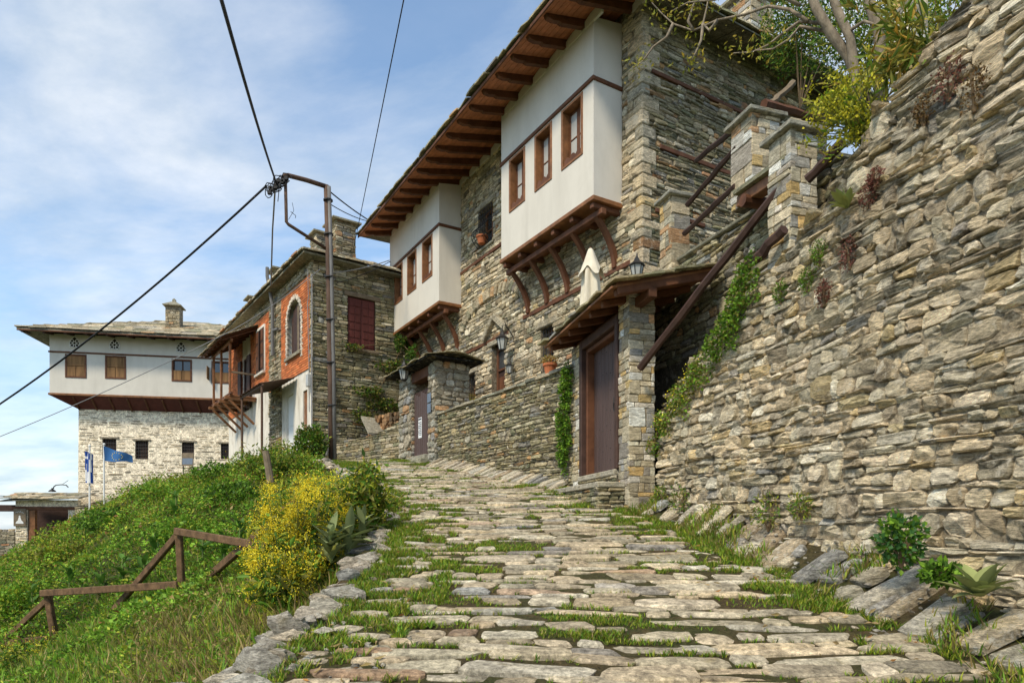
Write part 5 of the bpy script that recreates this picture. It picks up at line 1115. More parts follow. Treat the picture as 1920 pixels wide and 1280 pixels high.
# tin canopy over the doors, on two thin posts
cn = thing('tin_canopy', 'rusty corrugated tin canopy over the ground floor doors', 'canopy', B.at(2.8, 2.3, .9)); mb = MB(); n = 34; vs_ = []; fs = []
for k in range(n + 1):
    u = 1.4 + 2.7 * k / n; h = .018 * math.sin(k * 1.57); vs_ += [B.at(u, 4.78 + h, .03), B.at(u, 4.45 + h, 1.15), B.at(u, 4.785 + h, .03), B.at(u, 4.455 + h, 1.15)]
for k in range(n): a, b = 4 * k, 4 * k + 4; fs += [(a, a + 1, b + 1, b), (a + 2, a + 3, b + 3, b + 2)]
mb.add(vs_, fs); mb.build('sheet', 'rust', cn)
for u in (1.5, 3.9): mb = MB(); mb.tube([B.at(u, 1.9, 1.05), B.at(u, 4.44, 1.05)], .04, 8); mb.build('post', 'rust', cn)
mb = MB(); mb.beam(B.at(1.35, 4.41, 1.05), B.at(4.1, 4.41, 1.05), .05, .06); mb.build('beam', 'rust', cn)
# pipes on the house
mb = MB(); mb.tube([B.at(3.55, 5.9, .14), B.at(3.55, 7.6, .14), B.at(3.62, 8.6, .3), B.at(3.62, 8.9, .3)], .06, 8); mb.tube([B.at(3.2, 6.75, .06), B.at(3.55, 6.75, .14)], .05, 8); mb.build('stove_pipe', 'grey_pipe', bh)
mb = MB(); mb.tube([B2.at(-.02, z, .04) for z in (2.2, 4, 5, 6, 7.6)], .02, 6); mb.tube([B.at(.08, 7.75, .1), B.at(.08, 6.9, .08), B.at(.1, 6.8, .1), B.at(.09, 4.9, .06), B.at(.1, 3.5, .05)], .013, 6); mb.build('cable_run', 'cable_grey', bh)
mb = MB(); B.box(mb, .0, .18, 4.25, 4.62, .13, .03, .01); mb.build('meter_box', 'pane_pale', bh)
mb = MB(); mb.tube([B2.at(.42, 2.2, .08), B2.at(.45, 2.35, .08), B2.at(.5, 2.6, .1), B2.at(.5, 5.2, .1), B2.at(.42, 5.35, .06)], .04, 8); mb.build('drain_pipe', 'grey_pipe', bh)

# ================================================================== the far white house
W = Fr((-22.2, 32), (.983, .182), +1)
wh = thing('far_house', 'distant whitewashed house with overhanging upper floor on a pale stone base', 'house', (-18, 33, .5))
holes = [(.68, 1.62, 7.26, 8.40), (2.44, 3.38, 7.28, 8.41), (5.45, 6.39, 7.27, 8.38), (7.3, 8.25, 7.25, 8.36)]
mb = MB(); wall_with_holes(W, mb, 0, 10.5, 6.5, 9.35, holes, 0, .2); mb.add([W.at(0, 6.5, 0), W.at(0, 9.35, 0), W.at(0, 9.35, -8), W.at(0, 6.5, -8)], [(0, 1, 2, 3)]); mb.add([W.at(10.5, 6.5, 0), W.at(10.5, 9.35, 0), W.at(10.5, 9.35, -8), W.at(10.5, 6.5, -8)], [(0, 1, 2, 3)])
mb.add([W.at(0, 6.5, -8), W.at(10.5, 6.5, -8), W.at(10.5, 9.35, -8), W.at(0, 9.35, -8)], [(0, 1, 2, 3)]); up = mb.build('upper_wall', 'plaster', wh)
mb = MB(); W.box(mb, -.05, 10.55, 8.44, 8.52, .04, -.05, .01); mb.build('band_board', 'wood', up); mb = MB(); W.box(mb, -.05, 10.55, 6.40, 6.50, .05, -8.05, .01); mb.build('floor_board', 'wood_warm', wh)
WD = -.75
for k in range(7):                                         # sloping soffit of dark boards under the overhang
    t0, t1 = k / 7, (k + 1) / 7; za, zb_ = 6.38 - .50 * t0, 6.38 - .50 * t1; da, db = -.02 + (WD + .02) * t0 - .004, -.02 + (WD + .02) * t1 + .004; ea, eb = .02 + .93 * t0, .02 + .93 * t1
    mb = MB(); mb.add([W.at(ea, za, da), W.at(10.5, za, da), W.at(10.5, zb_, db), W.at(eb, zb_, db), W.at(ea, za + .03, da), W.at(10.5, za + .03, da), W.at(10.5, zb_ + .03, db), W.at(eb, zb_ + .03, db)], [(0, 1, 2, 3), (4, 5, 6, 7), (0, 1, 5, 4), (2, 3, 7, 6)])
    mb.add([W.at(ea, za, da), W.at(eb, zb_, db), W.at(eb, zb_, -7), W.at(ea, za, -7)], [(0, 1, 2, 3)]); mb.build('soffit_board', 'wood_red', wh)
for k in range(12): u = 1.0 + k * .8; mb = MB(); mb.beam(W.at(u, 6.34, -.03), W.at(u, 5.86, WD + .03), .07, .07); mb.build('brace', 'wood', wh)
for k, (a, b, e, f) in enumerate(holes):
    mb = MB()
    for (p, q, x, y_) in ((a, a + .08, e, f), (b - .08, b, e, f), (a + .08, b - .08, f - .08, f), (a + .08, b - .08, e, e + .08)): W.box(mb, p, q, x, y_, .03, -.1, .008)
    o = mb.build('window', 'wood', wh); m = (a + b) / 2; mz_ = (e + f) / 2
    for (p, q) in ((a + .08, m - .01), (m + .01, b - .08)):
        mb = MB(); W.box(mb, p, q, e + .08, mz_ - .01, .01, -.03, .008); mb.build('shutter', 'wood_shutter', o)
        if k < 2 and q > m: pass
        if k >= 2: mb = MB(); W.box(mb, p, q, mz_ + .01, f - .08, -.06, -.08, 0); mb.build('pane', 'glass', o); mb = MB(); W.box(mb, p, p + .05, mz_ + .01, f - .08, -.04, -.06, .005); mb.build('sash_bar', 'wood_dark', o)
    if k < 2: mb = MB(); W.box(mb, a + .08, b - .08, mz_ + .01, f - .08, .0, -.04, .008); mb.build('shutter', 'wood_shutter', o)
    if k == 3: mb = MB(); mb.cbox(W.at(a - .12, mz_ - .1, .2), vmul(W.n3(), .2), vmul(W.u3(), .015), (0, 0, .32), .005); mb.build('shutter', 'wood_shutter', o)
for u in (1.1, 2.87, 5.89):                               # pierced plaster lights above the windows
    ring = [(-.22, 8.72), (.22, 8.72), (.22, 9.0), (.13, 9.1), (.09, 9.17), (0, 9.25), (-.09, 9.17), (-.13, 9.1), (-.22, 9.0)]; mb = MB(); mb.prism([W.at(u + a, z, .02) for a, z in ring], vmul(W.n3(), -.02)); o = mb.build('pierced_light', 'interior', wh)
    mb = MB()
    for (a, z) in ((-.11, 8.82), (.11, 8.82), (0, 8.93), (-.11, 9.03), (.11, 9.03)): mb.tube([W.at(u + a + .075 * math.cos(t * .785), z + .075 * math.sin(t * .785), .03) for t in range(9)], .017, 5)
    for a, b in zip(ring, ring[1:] + ring[:1]): mb.tube([W.at(u + a[0], a[1], .03), W.at(u + b[0], b[1], .03)], .02, 5)
    mb.build('tracery', 'white_paint', o)
LB = Fr(W.at(0, 0, WD)[:2], (.983, .182), +1, batter=.012, zb=6.4)
lh = [(2.03, 2.67, 3.46, 4.45), (3.53, 4.14, 3.46, 4.39), (5.70, 6.29, 3.53, 4.36), (7.56, 8.14, 3.54, 4.33), (3.35, 3.95, 1.35, 1.9)]
mb = MB(); wall_with_holes(LB, mb, .95, 10, -.8, 6.1, lh, -.015, .3); mb.add([LB.at(.95, -.8, -.015), LB.at(.95, 6.1, -.015), LB.at(.95, 6.1, -7), LB.at(.95, -.8, -7)], [(0, 1, 2, 3)]); lo_ = mb.build('lower_wall', 'mortar_white', wh)
rnd = random.Random(101); st = []
PAL_FAR = [(4, (.38, .31, .21)), (2.5, (.30, .25, .18)), (3, (.52, .45, .33)), (3, (.66, .58, .44))]
for q in courses(rnd, .96, 9.6, 0, 6.08, (.07, .15), (.18, .55), .08, .3, lh): 
    if rnd.random() < .5: v, f = stone_piece(LB, q, rnd, rnd.uniform(-.010, .008), .03, .006, .8, .05, .01); st.append((v, f, pick(rnd, PAL_FAR)))
emit(st, 'stone', 'stone_cut', lo_, 'small_stones', 300)
for (a, b, e, f) in lh:
    mb = MB(); LB.box(mb, a, b, e, f, -.2, -.24, 0); o = mb.build('window', 'wood_dark', wh); grille(LB, o, a + .04, b - .04, e + .04, f - .04, -.06, 5, 5, 0, .014)
    mb = MB(); LB.box(mb, a - .12, b + .12, f, f + .09, .03, -.1, .01, (.3, .26, .2)); mb.build('lintel', 'stone', o); mb = MB(); LB.box(mb, a, b, e, f, -.13, -.15, 0); mb.v = mb.v; mb.build('frame', 'wood_red', o) if False else None
RO = .95; cor = [(-RO, RO), (11.4, RO), (11.4, -9), (-RO, -9)]; hh = 5; rv = [W.at(u, 9.30, d) for u, d in cor] + [W.at(-RO + hh, 11.35, RO - hh), W.at(11.4 - hh, 11.35, RO - hh)] + [W.at(u, 9.22, d) for u, d in cor] + [W.at(u, 9.42, d) for u, d in ((0, 0), (10.5, 0), (10.5, -8), (0, -8))]
roof = link('roof', rv, [(0, 1, 5, 4), (1, 2, 5), (2, 3, 4, 5), (3, 0, 4), (0, 1, 7, 6), (1, 2, 8, 7), (2, 3, 9, 8), (3, 0, 6, 9), (6, 7, 11, 10), (7, 8, 12, 11), (8, 9, 13, 12), (9, 6, 10, 13)], 'slate', wh, [(.22, .2, .15)] * 14)
sl = []; slates(random.Random(102), W, roof, -RO, 11.3, RO + .03, -4.0, lambda u, d: 9.31 + .41 * min(RO - d, max(0, u + RO + .03), max(0, 11.4 - u)), 11, (.3, .8), thick=(.03, .055), pal=PAL_GREY, collect=sl); emit(sl, 'slate', 'slate', roof, 'small_slates', 200)
for k in range(14): u = -.75 + k * .9; mb = MB(); mb.beam(W.at(u, 9.16, .9), W.at(u, 9.34, -.05), .09, .10); mb.build('rafter', 'wood_dark', wh)
mb = MB(); W.box(mb, -RO, 11.3, 9.18, 9.25, RO + .01, RO - .03, .01); mb.build('fascia_board', 'wood', wh)
cc = W.at(5.1, 0, -1.6); mb = MB(); mb.cbox((cc[0], cc[1], 10.6), vmul(W.u3(), .34), vmul(W.n3(), .3), (0, 0, .8), .01); ch_ = mb.build('chimney', 'mortar', wh)
st = []; fr = Fr(W.at(4.75, 0, -1.29)[:2], (.983, .182), +1); masonry(fr, ch_, rnd, 0, .70, 10.0, 11.15, PAL_GREY + [(3, (.42, .33, .2))], (.06, .12), (.16, .35), wob=.1, collect=st); emit(st, 'stone', 'stone', ch_, 'small_stones', 60)
mb = MB(); mb.lathe((cc[0], cc[1], 11.4), [(.62, 0), (.64, .04), (.12, .30), (.1, .42), (.02, .48)], 4, (.26, .24, .18), rot=.97); mb.build('chimney_cap', 'slate', ch_)

# ---- porch building at the left edge
Q = Fr(P(28, 0, 30.5)[:2], (.97, .24), +1)
pb = thing('porch_building', 'low stone porch with slate roof and dark entrance at the left edge', 'porch', Q.at(1, -.8))
zq = lambda y: (990 - y) / 1250 * 30.5
for (a, b) in ((.02, .5), (2.15, 2.55)):
    mb = MB(); Q.box(mb, a, b, -1.6, zq(955), 0, -.5, .01); mb.build('pier', 'mortar_white', pb); st = []; masonry(Q, pb, rnd, a, b, -1.3, zq(957), PAL_PALE + [(3, (.6, .53, .42))], (.08, .15), (.14, .3), gap=.012, collect=st); emit(st, 'stone', 'stone_cut', pb, 'small_stones', 40)
mb = MB(); Q.box(mb, -.1, 2.6, zq(955), zq(949), .05, -.5, .01); mb.build('lintel', 'wood', pb)
mb = MB(); Q.box(mb, .02, 2.55, zq(949), zq(936), .0, -.45, .01); mb.build('wall_plate', 'mortar_white', pb)
mb = MB(); Q.box(mb, .55, .80, -1.4, zq(956), -.02, -.25, .01); mb.build('door_post', 'wood_warm', pb)
mb = MB(); Q.box(mb, -.7, 2.5, -1.6, zq(944), -2.2, -2.3, 0); mb.build('back_wall', 'wood_dark', pb)
mb = MB(); mb.prism([Q.at(-.45, zq(941), .45), Q.at(2.75, zq(934), .45), Q.at(2.75, zq(921), -1.6), Q.at(.35, zq(923), -1.6)], (0, 0, .05), (.24, .22, .17)); rf = mb.build('roof_board', 'slate', pb)
slates(random.Random(103), Q, rf, -.4, 2.75, .5, -1.5, lambda u, d: zq(939) + .06 + .18 * (.45 - d), 5, (.25, .6), thick=(.02, .05), pal=PAL_GREY)
mb = MB(); Q.box(mb, -2.6, .0, zq(958), zq(946), -.05, -.6, .02); mb.build('side_beam', 'wood_dark', pb)
mb = MB(); Q.box(mb, -2.6, -.0, zq(1060), zq(996), .0, -.5, .02); lwb = mb.build('parapet', 'mortar', pb); st = []; masonry(Fr(Q.at(0, 0, .0)[:2], Q.U, +1), lwb, rnd, -2.6, 0, zq(1055), zq(996), PAL_GREY, (.08, .16), (.14, .36), collect=st); emit(st, 'stone', 'stone', lwb, 'small_stones', 60)
mb = MB(); Q.box(mb, -.9, -.75, zq(996), zq(958), -.1, -.25, .01); mb.build('post', 'wood_warm', pb)
sg = MB(); Q.box(sg, -.02, .48, zq(986), zq(953), .10, .04, .015); sg = tag(sg.build('hanging_sign', 'wood_grey'), 'brown board sign with a pale figure on the porch pier', 'sign')
mb = MB(); bell = [(-.16, .12), (.16, .12), (.14, .2), (.07, .27), (.05, .36), (.03, .42), (.04, .46), (0, .5), (-.04, .46), (-.03, .42), (-.05, .36), (-.07, .27), (-.14, .2)]; z0 = zq(986); mb.prism([Q.at(.23 + a, z0 + b, .108) for a, b in bell], vmul(Q.n3(), -.004)); mb.build('painted_figure', 'white_paint', sg)
mb = MB(); mb.tube([Q.at(.08 + .03 * k, z0 + .62 + .035 * math.sin(k * 2.3) + .04 * math.sin(k * .35), .11) for k in range(11)], .010, 5); mb.build('painted_lettering', 'white_paint', sg)
# rubble wall between the porch and the hill
rwf = Fr(P(140, 0, 29)[:2], (.93, .36), +1); gw = thing('rubble_wall', 'grey rubble wall at the foot of the far house', 'wall', rwf.at(1, 0)); rt2 = lambda u: .95 + .28 * u; st = []
masonry(rwf, gw, rnd, 0, 3.4, -1, 2.2, PAL_GREY, (.1, .22), (.15, .4), top=rt2, rough=.03, cut=.6, collect=st); emit(st, 'stone', 'stone', gw, 'small_stones', 100); backing(rwf, gw, 'mortar', [(u, rt2(u)) for u in (0, 1, 2, 3.4)], -.012, .4, bottom=[-1.2] * 4)

# ---- flags
def flag_cloth(fn, nu, nv, colf):
    mb = MB()
    for i in range(nu):
        for j in range(nv): mb.add([fn(i / nu, j / nv), fn((i + 1) / nu, j / nv), fn((i + 1) / nu, (j + 1) / nv), fn(i / nu, (j + 1) / nv)], [(0, 1, 2, 3)], colf((i + .5) / nu, (j + .5) / nv))
    return mb
def flagpole(px, ytop, ybot, Yd, name, label):
    t_ = thing(name, label, 'flag', P(px, ybot + 25, Yd)); mb = MB(); mb.tube([P(px, ybot + 25, Yd), P(px, ytop, Yd)], .035, 8); mb.build('pole', 'white_paint', t_); a = P(px, ytop, Yd); mb = MB(); mb.lathe(a, [(.01, 0), (.05, .03), (.05, .08), (.01, .11)], 8); mb.build('finial', 'white_paint', t_); return t_
FY = 28.0; BLUE = (.022, .07, .30); GWH = (.78, .78, .78)
gf = flagpole(168, 838, 945, FY, 'striped_flag', 'blue and white striped flag hanging limp on a white pole')
top = P(168, 846, FY)
def gfn(a, b):                                            # hanging in folds: a across the cloth, b down
    drop = b * 1.25; wv = .5 - abs(a - .5); x = -.04 + .09 * math.sin(a * 9) * (.4 + b) + (a - .3) * .22 * (1 - .3 * b); return (top[0] + x, top[1] - .05 - .10 * math.cos(a * 9), top[2] - drop - a * .12)
def gcol(a, b):
    if b < .42 and a < .5: return GWH if (abs(a - .25) < .05 or abs(b - .21) < .045) else BLUE
    return BLUE if int(a * 9 + b * 1.2) % 2 == 0 else GWH
flag_cloth(gfn, 18, 24, gcol).build('cloth', 'cloth', gf, smooth=True)
ef = flagpole(195, 835, 930, FY, 'blue_flag', 'blue flag with a ring of gold stars flying from a pole')
et = P(196, 836, FY)
def efn(a, b, o=0): return (et[0] + a * 1.18, et[1] - .08 + .10 * math.sin(a * 7 + b) + o, et[2] - b * (.62 - .32 * a) - a * .42 - .06 * math.sin(a * 6.0) * a)
flag_cloth(efn, 24, 12, lambda a, b: (.035, .12, .30)).build('cloth', 'cloth', ef, smooth=True)
for k in range(12):
    t = 2 * math.pi * k / 12; ca, cb = .5 + .22 * math.cos(t), .5 + .33 * math.sin(t)
    for o_ in (-.012, .012):
        mb = MB(); ring = []
        for j in range(10): r_ = .035 if j % 2 == 0 else .014; ring.append(efn(ca + r_ * .75 * math.sin(j * math.pi / 5), cb - r_ * 1.7 * math.cos(j * math.pi / 5), o_))
        mb.prism(ring, (0, .003, 0), (.75, .6, .1)); mb.build('star', 'cloth', ef)
# goose-neck lamp on the far house corner
gl = thing('gooseneck_lamp', 'green gooseneck lamp on the corner of the far house', 'lamp', P(126, 912, 31.5)); mb = MB(); mb.tube([P(128, 913, 31.5), P(124, 909, 31.5), P(115, 908, 31.5), P(105, 909, 31.5), P(101, 912, 31.5), P(100, 916, 31.5)], .025, 6); mb.tube([P(115, 909, 31.5), P(128, 900, 31.6)], .012, 5); mb.build('arm', 'iron', gl)
mb = MB(); p = P(98, 919, 31.5); mb.lathe(p, [(.17, -.06), (.13, 0), (.05, .06), (.03, .12)], 12); mb.build('shade', 'iron', gl)
# information panel on the ridge of the hill
ip = thing('information_panel', 'small picture panel on legs before the far house wall', 'sign', P(352, 885, 22)); mb = MB(); a = P(352, 861, 22); mb.cbox(a, (.19, 0, 0), (0, .015, .01), (0, .02, .21), .005); mb.build('board', 'wood_grey', ip)
mb = MB(); mb.cbox(vadd(a, (0, -.02, -.06)), (.17, 0, 0), (0, .003, 0), (0, .01, .10), 0); mb.build('picture', 'plaque', ip)
for s in (-.16, .16): mb = MB(); mb.tube([vadd(a, (s, .02, -.2)), vadd(a, (s, .04, -.7))], .015, 6); mb.build('leg', 'iron', ip)

# ---- utility pole and wires
PY = 17.5
up_ = thing('utility_pole', 'rusty steel utility pole with a bent pipe bracket by the brick house', 'pole', P(623, 872, PY))
mb = MB(); mb.tube([P(623, 880, PY), P(620, 700, PY), P(616, 480, PY), P(612, 348, PY)], [.085, .08, .075, .07], 10); mb.build('post', 'rust', up_, smooth=True)
mb = MB(); mb.tube([vadd(P(629, 878, PY), (0, -.06, 0)), vadd(P(627, 700, PY), (0, -.06, 0)), vadd(P(622, 480, PY), (0, -.06, 0)), vadd(P(618, 352, PY), (0, -.06, 0))], .05, 8); mb.build('conduit', 'grey_pipe', up_, smooth=True)
mb = MB(); mb.tube([P(612, 350, PY), P(575, 338, PY - .3), P(540, 329, PY - .6), P(533, 330, PY - .65), P(530, 337, PY - .65)], .06, 8); mb.tube([P(535, 333, PY - .62), P(537, 416, PY - .62), P(541, 421, PY - .6), P(613, 467, PY)], .042, 8); mb.build('bracket', 'rust', up_, smooth=True)
mb = MB()
for y_ in (376, 440, 520, 600, 680, 760): k = (y_ - 348) / 530; c = P(612 + 11 * k + 3, y_, PY); mb.lathe((c[0], c[1] - .02, c[2] - .02), [(.125, 0), (.125, .03)], 12)
mb.build('pipe_clamp', 'iron', up_)
mb = MB(); rnd = random.Random(111)
for k in range(10): c = P(535 - k * 3.2 + rnd.uniform(-3, 3), 338 + k * 2.2 + rnd.uniform(-6, 6), PY - .7); mb.tube([vadd(c, (.12 * math.cos(t) * rnd.uniform(.8, 1.2), .05 * math.sin(t * 2), .13 * math.sin(t))) for t in [i * .7 for i in range(9)]], .012, 5); mb.cbox(c, (.05, 0, 0), (0, .04, 0), (0, 0, .05), .01)
mb.build('cable_joints', 'cable', up_)
mb = MB(); c = P(545, 397, PY - .6); mb.tube([c, vadd(c, (.08, 0, -.06)), vadd(c, (.13, 0, -.1)), vadd(c, (.12, 0, -.16))], .008, 5); mb.tube([P(541, 412, PY - .6), P(545, 405, PY - .6), P(551, 395, PY - .6), P(548, 380, PY - .6)], .006, 5); mb.build('loose_wire', 'cable', up_)
def wire(name, label, pts, r, mat='cable', sag=0.0, group='overhead wires'):
    out_ = []
    for i in range(len(pts) - 1):
        for k in range(12 + (i == len(pts) - 2)): t = k / 12; p = lerp(pts[i], pts[i + 1], t); out_.append((p[0], p[1], p[2] - sag * 4 * t * (1 - t)))
    mb = MB(); mb.tube(out_, r, 6); return tag(mb.build(name, mat, smooth=True), label, 'wire', group)
J = P(518, 343, PY - .7)
wire('cable', 'thick black twisted cable dropping to the bracket from above', [J, P(415, 0, 7.5), P(330, -500, 3.5)], .024, sag=.08)
wire('cable', 'thick black cable descending left across the sky from the bracket', [P(500, 348, PY - .7), P(0, 757, 21), P(-300, 905, 24)], .028, sag=.25)
wire('wire', 'thin wire running down in front of the mansion eave', [P(662, 470, 21), P(757, 0, 9), P(800, -300, 6)], .009, sag=.02)
wire('wire', 'pale wire crossing the far house down to the left', [P(600, 505, 19.5), P(430, 622, 22), P(0, 818, 24), P(-250, 900, 26)], .013, 'cable_grey', sag=.10)
wire('wire', 'upper black wire from the pole top to the mansion eave', [P(617, 358, PY), P(690, 412, 21)], .018, sag=.03)
wire('wire', 'lower black wire from the pole to the mansion eave', [P(618, 382, PY), P(687, 414, 21)], .012, sag=.05)
wire('wire', 'wire from the pole passing under the mansion bay', [P(622, 512, PY), P(730, 488, 20)], .014, 'cable_grey', sag=.05)
wire('wire', 'second wire from the brick house to the mansion bay', [P(632, 530, 19), P(732, 490, 20)], .012, sag=.06)
wire('cable', 'grey cable drop hanging from the bracket to the brick house', [P(516, 350, PY - .7), P(511, 430, 19), P(508, 535, 21)], .022, 'cable_grey', sag=.02)
wire('wire', 'thin drop wire beside the pole bracket', [P(524, 345, PY - .7), P(521, 378, PY - .7)], .010, sag=.02)
wire('wire', 'low wire reaching the porch at the left edge', [P(-40, 927, 30), P(42, 931, 31)], .018)
# ================================================================== lanterns, pots, parasol, fence
def lantern(c, s, wall_pt, label, scroll=True):
    t_ = thing('wall_lantern', label, 'lantern', c, 'black iron lanterns'); mb = MB(); x, y, z = c
    mb.lathe((x, y, z), [(.055 * s, -.20 * s), (.10 * s, .0)], 6); mb.build('glass', 'lamp_glass', t_)
    mb = MB(); mb.lathe((x, y, z), [(.125 * s, 0), (.13 * s, .015 * s), (.05 * s, .075 * s), (.035 * s, .11 * s), (.012 * s, .15 * s)], 6); mb.build('cap', 'iron', t_)
    mb = MB()
    for k in range(6): t = 2 * math.pi * k / 6; mb.tube([(x + .057 * s * math.cos(t), y + .057 * s * math.sin(t), z - .2 * s), (x + .102 * s * math.cos(t), y + .102 * s * math.sin(t), z)], .008 * s, 5)
    mb.lathe((x, y, z - .235 * s), [(.015 * s, 0), (.06 * s, .03 * s), (.06 * s, .045 * s)], 6); mb.build('cage', 'iron', t_)
    mb = MB(); w_ = wall_pt; tp = (x, y, z + .15 * s)
    if scroll: mb.tube([tp, (x, y, z + .24 * s), lerp((x, y, z + .34 * s), w_, .25), lerp((x, y, z + .36 * s), w_, .6), lerp((x, y, z + .25 * s), w_, .9), w_, vadd(w_, (0, 0, -.35 * s))], .011 * s, 6); mb.tube([vadd(lerp(tp, w_, .5), (0, 0, .08 * s + .05 * s * math.sin(t))) if False else vadd(lerp(tp, w_, .35 + .12 * math.cos(t)), (0, 0, .22 * s + .07 * s * math.sin(t))) for t in [i * .6 for i in range(11)]], .008 * s, 5)
    else: mb.tube([(x, y, z + .1 * s), (x, y, z + .18 * s), w_], .012 * s, 6)
    mb.build('bracket', 'iron', t_); return t_
u, z = F.px(961, 640); lantern(F.at(u - .05, z, .32), 1.3, F.at(u - .05, z + .1, .0), 'large black scroll lantern on the mansion wall beside the door')
u, z = F.px(966, 688); lantern(F.at(u, z, .16), .85, F.at(u, z + .35, .0), 'small green tinged lantern hanging below the scroll lantern', False)
u, z = G1.px(772, 700); lantern(G1.at(1.42, z + .08, .22), 1.35, G1.at(1.42, z + .32, .0), 'black lantern under the eave of the far gate', False)
u, z = S.px(1210, 512); lantern(F.at(-.72, z + .03, .24), 1.2, F.at(-.5, z + .12, .02), 'black lantern at the mansion corner above the gate roof', False)

def pot(c, r, h, label, parent=None):
    t_ = thing('flower_pot', label, 'flower pot', c, 'terracotta flower pots'); mb = MB(); mb.lathe(c, [(r * .65, 0), (r * .92, h * .78), (r * 1.05, h * .78), (r * 1.05, h), (r * .9, h), (r * .85, h * .9)], 14); mb.build('pot', 'terracotta', t_, smooth=False); return t_
rng = np.random.default_rng(77)
def ball_leaves(name, c, rad, n, size, cols, wts, rng, parent=None, wl=.5, mat='leaf', shell=.5, up=.3):
    d = rng.normal(size=(n, 3)); d /= np.linalg.norm(d, axis=1, keepdims=True); r = (shell + (1 - shell) * rng.random(n)) ; Pn = np.array(c) + d * r[:, None] * np.array(rad); D = d * .7 + rng.normal(size=(n, 3)) * .6 + np.array([0, 0, up])
    return leaves(name, Pn, D, rng.uniform(.6, 1.3, n) * size, wl, cols, wts, rng, parent, mat)
c = LW.at(LW.px(1020, 690)[0], 2.86, -.12); p = pot(c, .13, .2, 'terracotta pot with a dry plant on the courtyard wall'); ball_leaves('plant', (c[0], c[1], c[2] + .25), (.16, .16, .09), 260, .05, [G_DRY, (.4, .2, .04), G_OLIVE], [3, 2, 1], rng, p)
c = F.at(6.35, 3.33, .02); p = pot(c, .09, .12, 'small pot with yellow leaves in the little window recess'); ball_leaves('plant', (c[0], c[1], c[2] + .2), (.2, .2, .14), 300, .05, [G_YEL, (.42, .27, .04), G_OLIVE], [3, 2, 1], rng, p)
c = F.at(5.5, 7.47, .12); p = pot(c, .15, .2, 'terracotta pot behind the bellied window grille'); ball_leaves('plant', (c[0], c[1], c[2] + .22), (.12, .12, .05), 80, .04, [G_DRY, G_OLIVE], [3, 1], rng, p)

um = thing('closed_parasol', 'closed cream parasol standing behind the gate roof', 'parasol', P(1103, 640, 11.9)); c0 = P(1107, 467, 11.9); n = 40
def cone(prof, lob, amp, name, hem=0.0, ph=0.0):
    vs_ = []; fs = []; m = len(prof)
    for i, (r_, z_) in enumerate(prof):
        g_ = i / (m - 1)
        for k in range(n): t = 2 * math.pi * k / n; s_ = math.sin(t * lob + ph); rad = r_ * (1 + amp * g_ ** .5 * s_ + .05 * g_ * math.sin(t * 13 + i)); vs_.append((c0[0] + rad * math.cos(t) * 1.05 + .02 * g_, c0[1] + rad * math.sin(t), c0[2] + z_ + (hem * s_ * g_ ** 3)))
    for i in range(m - 1):
        for k in range(n): fs.append((i * n + k, i * n + (k + 1) % n, (i + 1) * n + (k + 1) % n, (i + 1) * n + k))
    mb = MB(); mb.add(vs_, fs); mb.build(name, 'canvas', um, smooth=True)
cone([(.015, .02), (.04, -.01), (.065, -.08), (.10, -.19), (.15, -.32), (.20, -.43)], 4, .22, 'hood', -.09, .6)
cone([(.06, -.12), (.09, -.25), (.115, -.36), (.125, -.5), (.135, -.7), (.15, -.9), (.16, -1.1), (.15, -1.3)], 5, .42, 'canopy', .03, .4)
mb = MB(); mb.tube([vadd(c0, (0, 0, .03)), vadd(c0, (0, 0, -2.6))], .025, 8); mb.build('pole', 'wood', um)

fe = thing('wooden_fence', 'weathered brown timber fence with diagonal braces on the slope', 'fence', P(340, 1112, 9.4))
def fpart(name, p, q, wd, ht): mb = MB(); mb.beam(p, q, wd, ht, (0, 0, 1), .01); mb.build(name, 'wood_fence', fe)
fpart('post', P(342, 1130, 9.4), P(335, 990, 9.4), .085, .085); fpart('post', P(108, 1228, 11.2), P(88, 1104, 11.2), .10, .10); fpart('post', P(600, 1090, 7.3), P(598, 960, 7.3), .09, .09); fpart('post', P(-160, 1330, 12.6), P(-170, 1215, 12.6), .11, .11)
fpart('rail', vadd(P(82, 1111, 11.2), (0, -.07, 0)), vadd(P(337, 1095, 9.4), (0, -.07, 0)), .05, .11); fpart('rail', vadd(P(333, 995, 9.4), (0, -.07, 0)), vadd(P(598, 1040, 7.3), (0, -.07, 0)), .05, .10); fpart('rail', vadd(P(-170, 1222, 12.6), (0, -.07, 0)), vadd(P(95, 1195, 11.2), (0, -.07, 0)), .05, .1)
fpart('brace', vadd(P(333, 998, 9.4), (0, .06, 0)), P(165, 1200, 10.8), .07, .10); fpart('brace', P(560, 935, 7.6), P(388, 1084, 9.0), .07, .10); fpart('brace', vadd(P(84, 1125, 11.2), (0, .06, 0)), P(-130, 1330, 12.4), .07, .10)
mb = MB(); mb.tube([P(508, 905, 13.2), P(503, 875, 13.2), P(498, 845, 13.2)], [.075, .07, .065], 9); tag(mb.build('timber_post', 'wood_grey'), 'leaning grey timber stump at the top of the bank', 'post')

# ================================================================== plants
rng = np.random.default_rng(12)
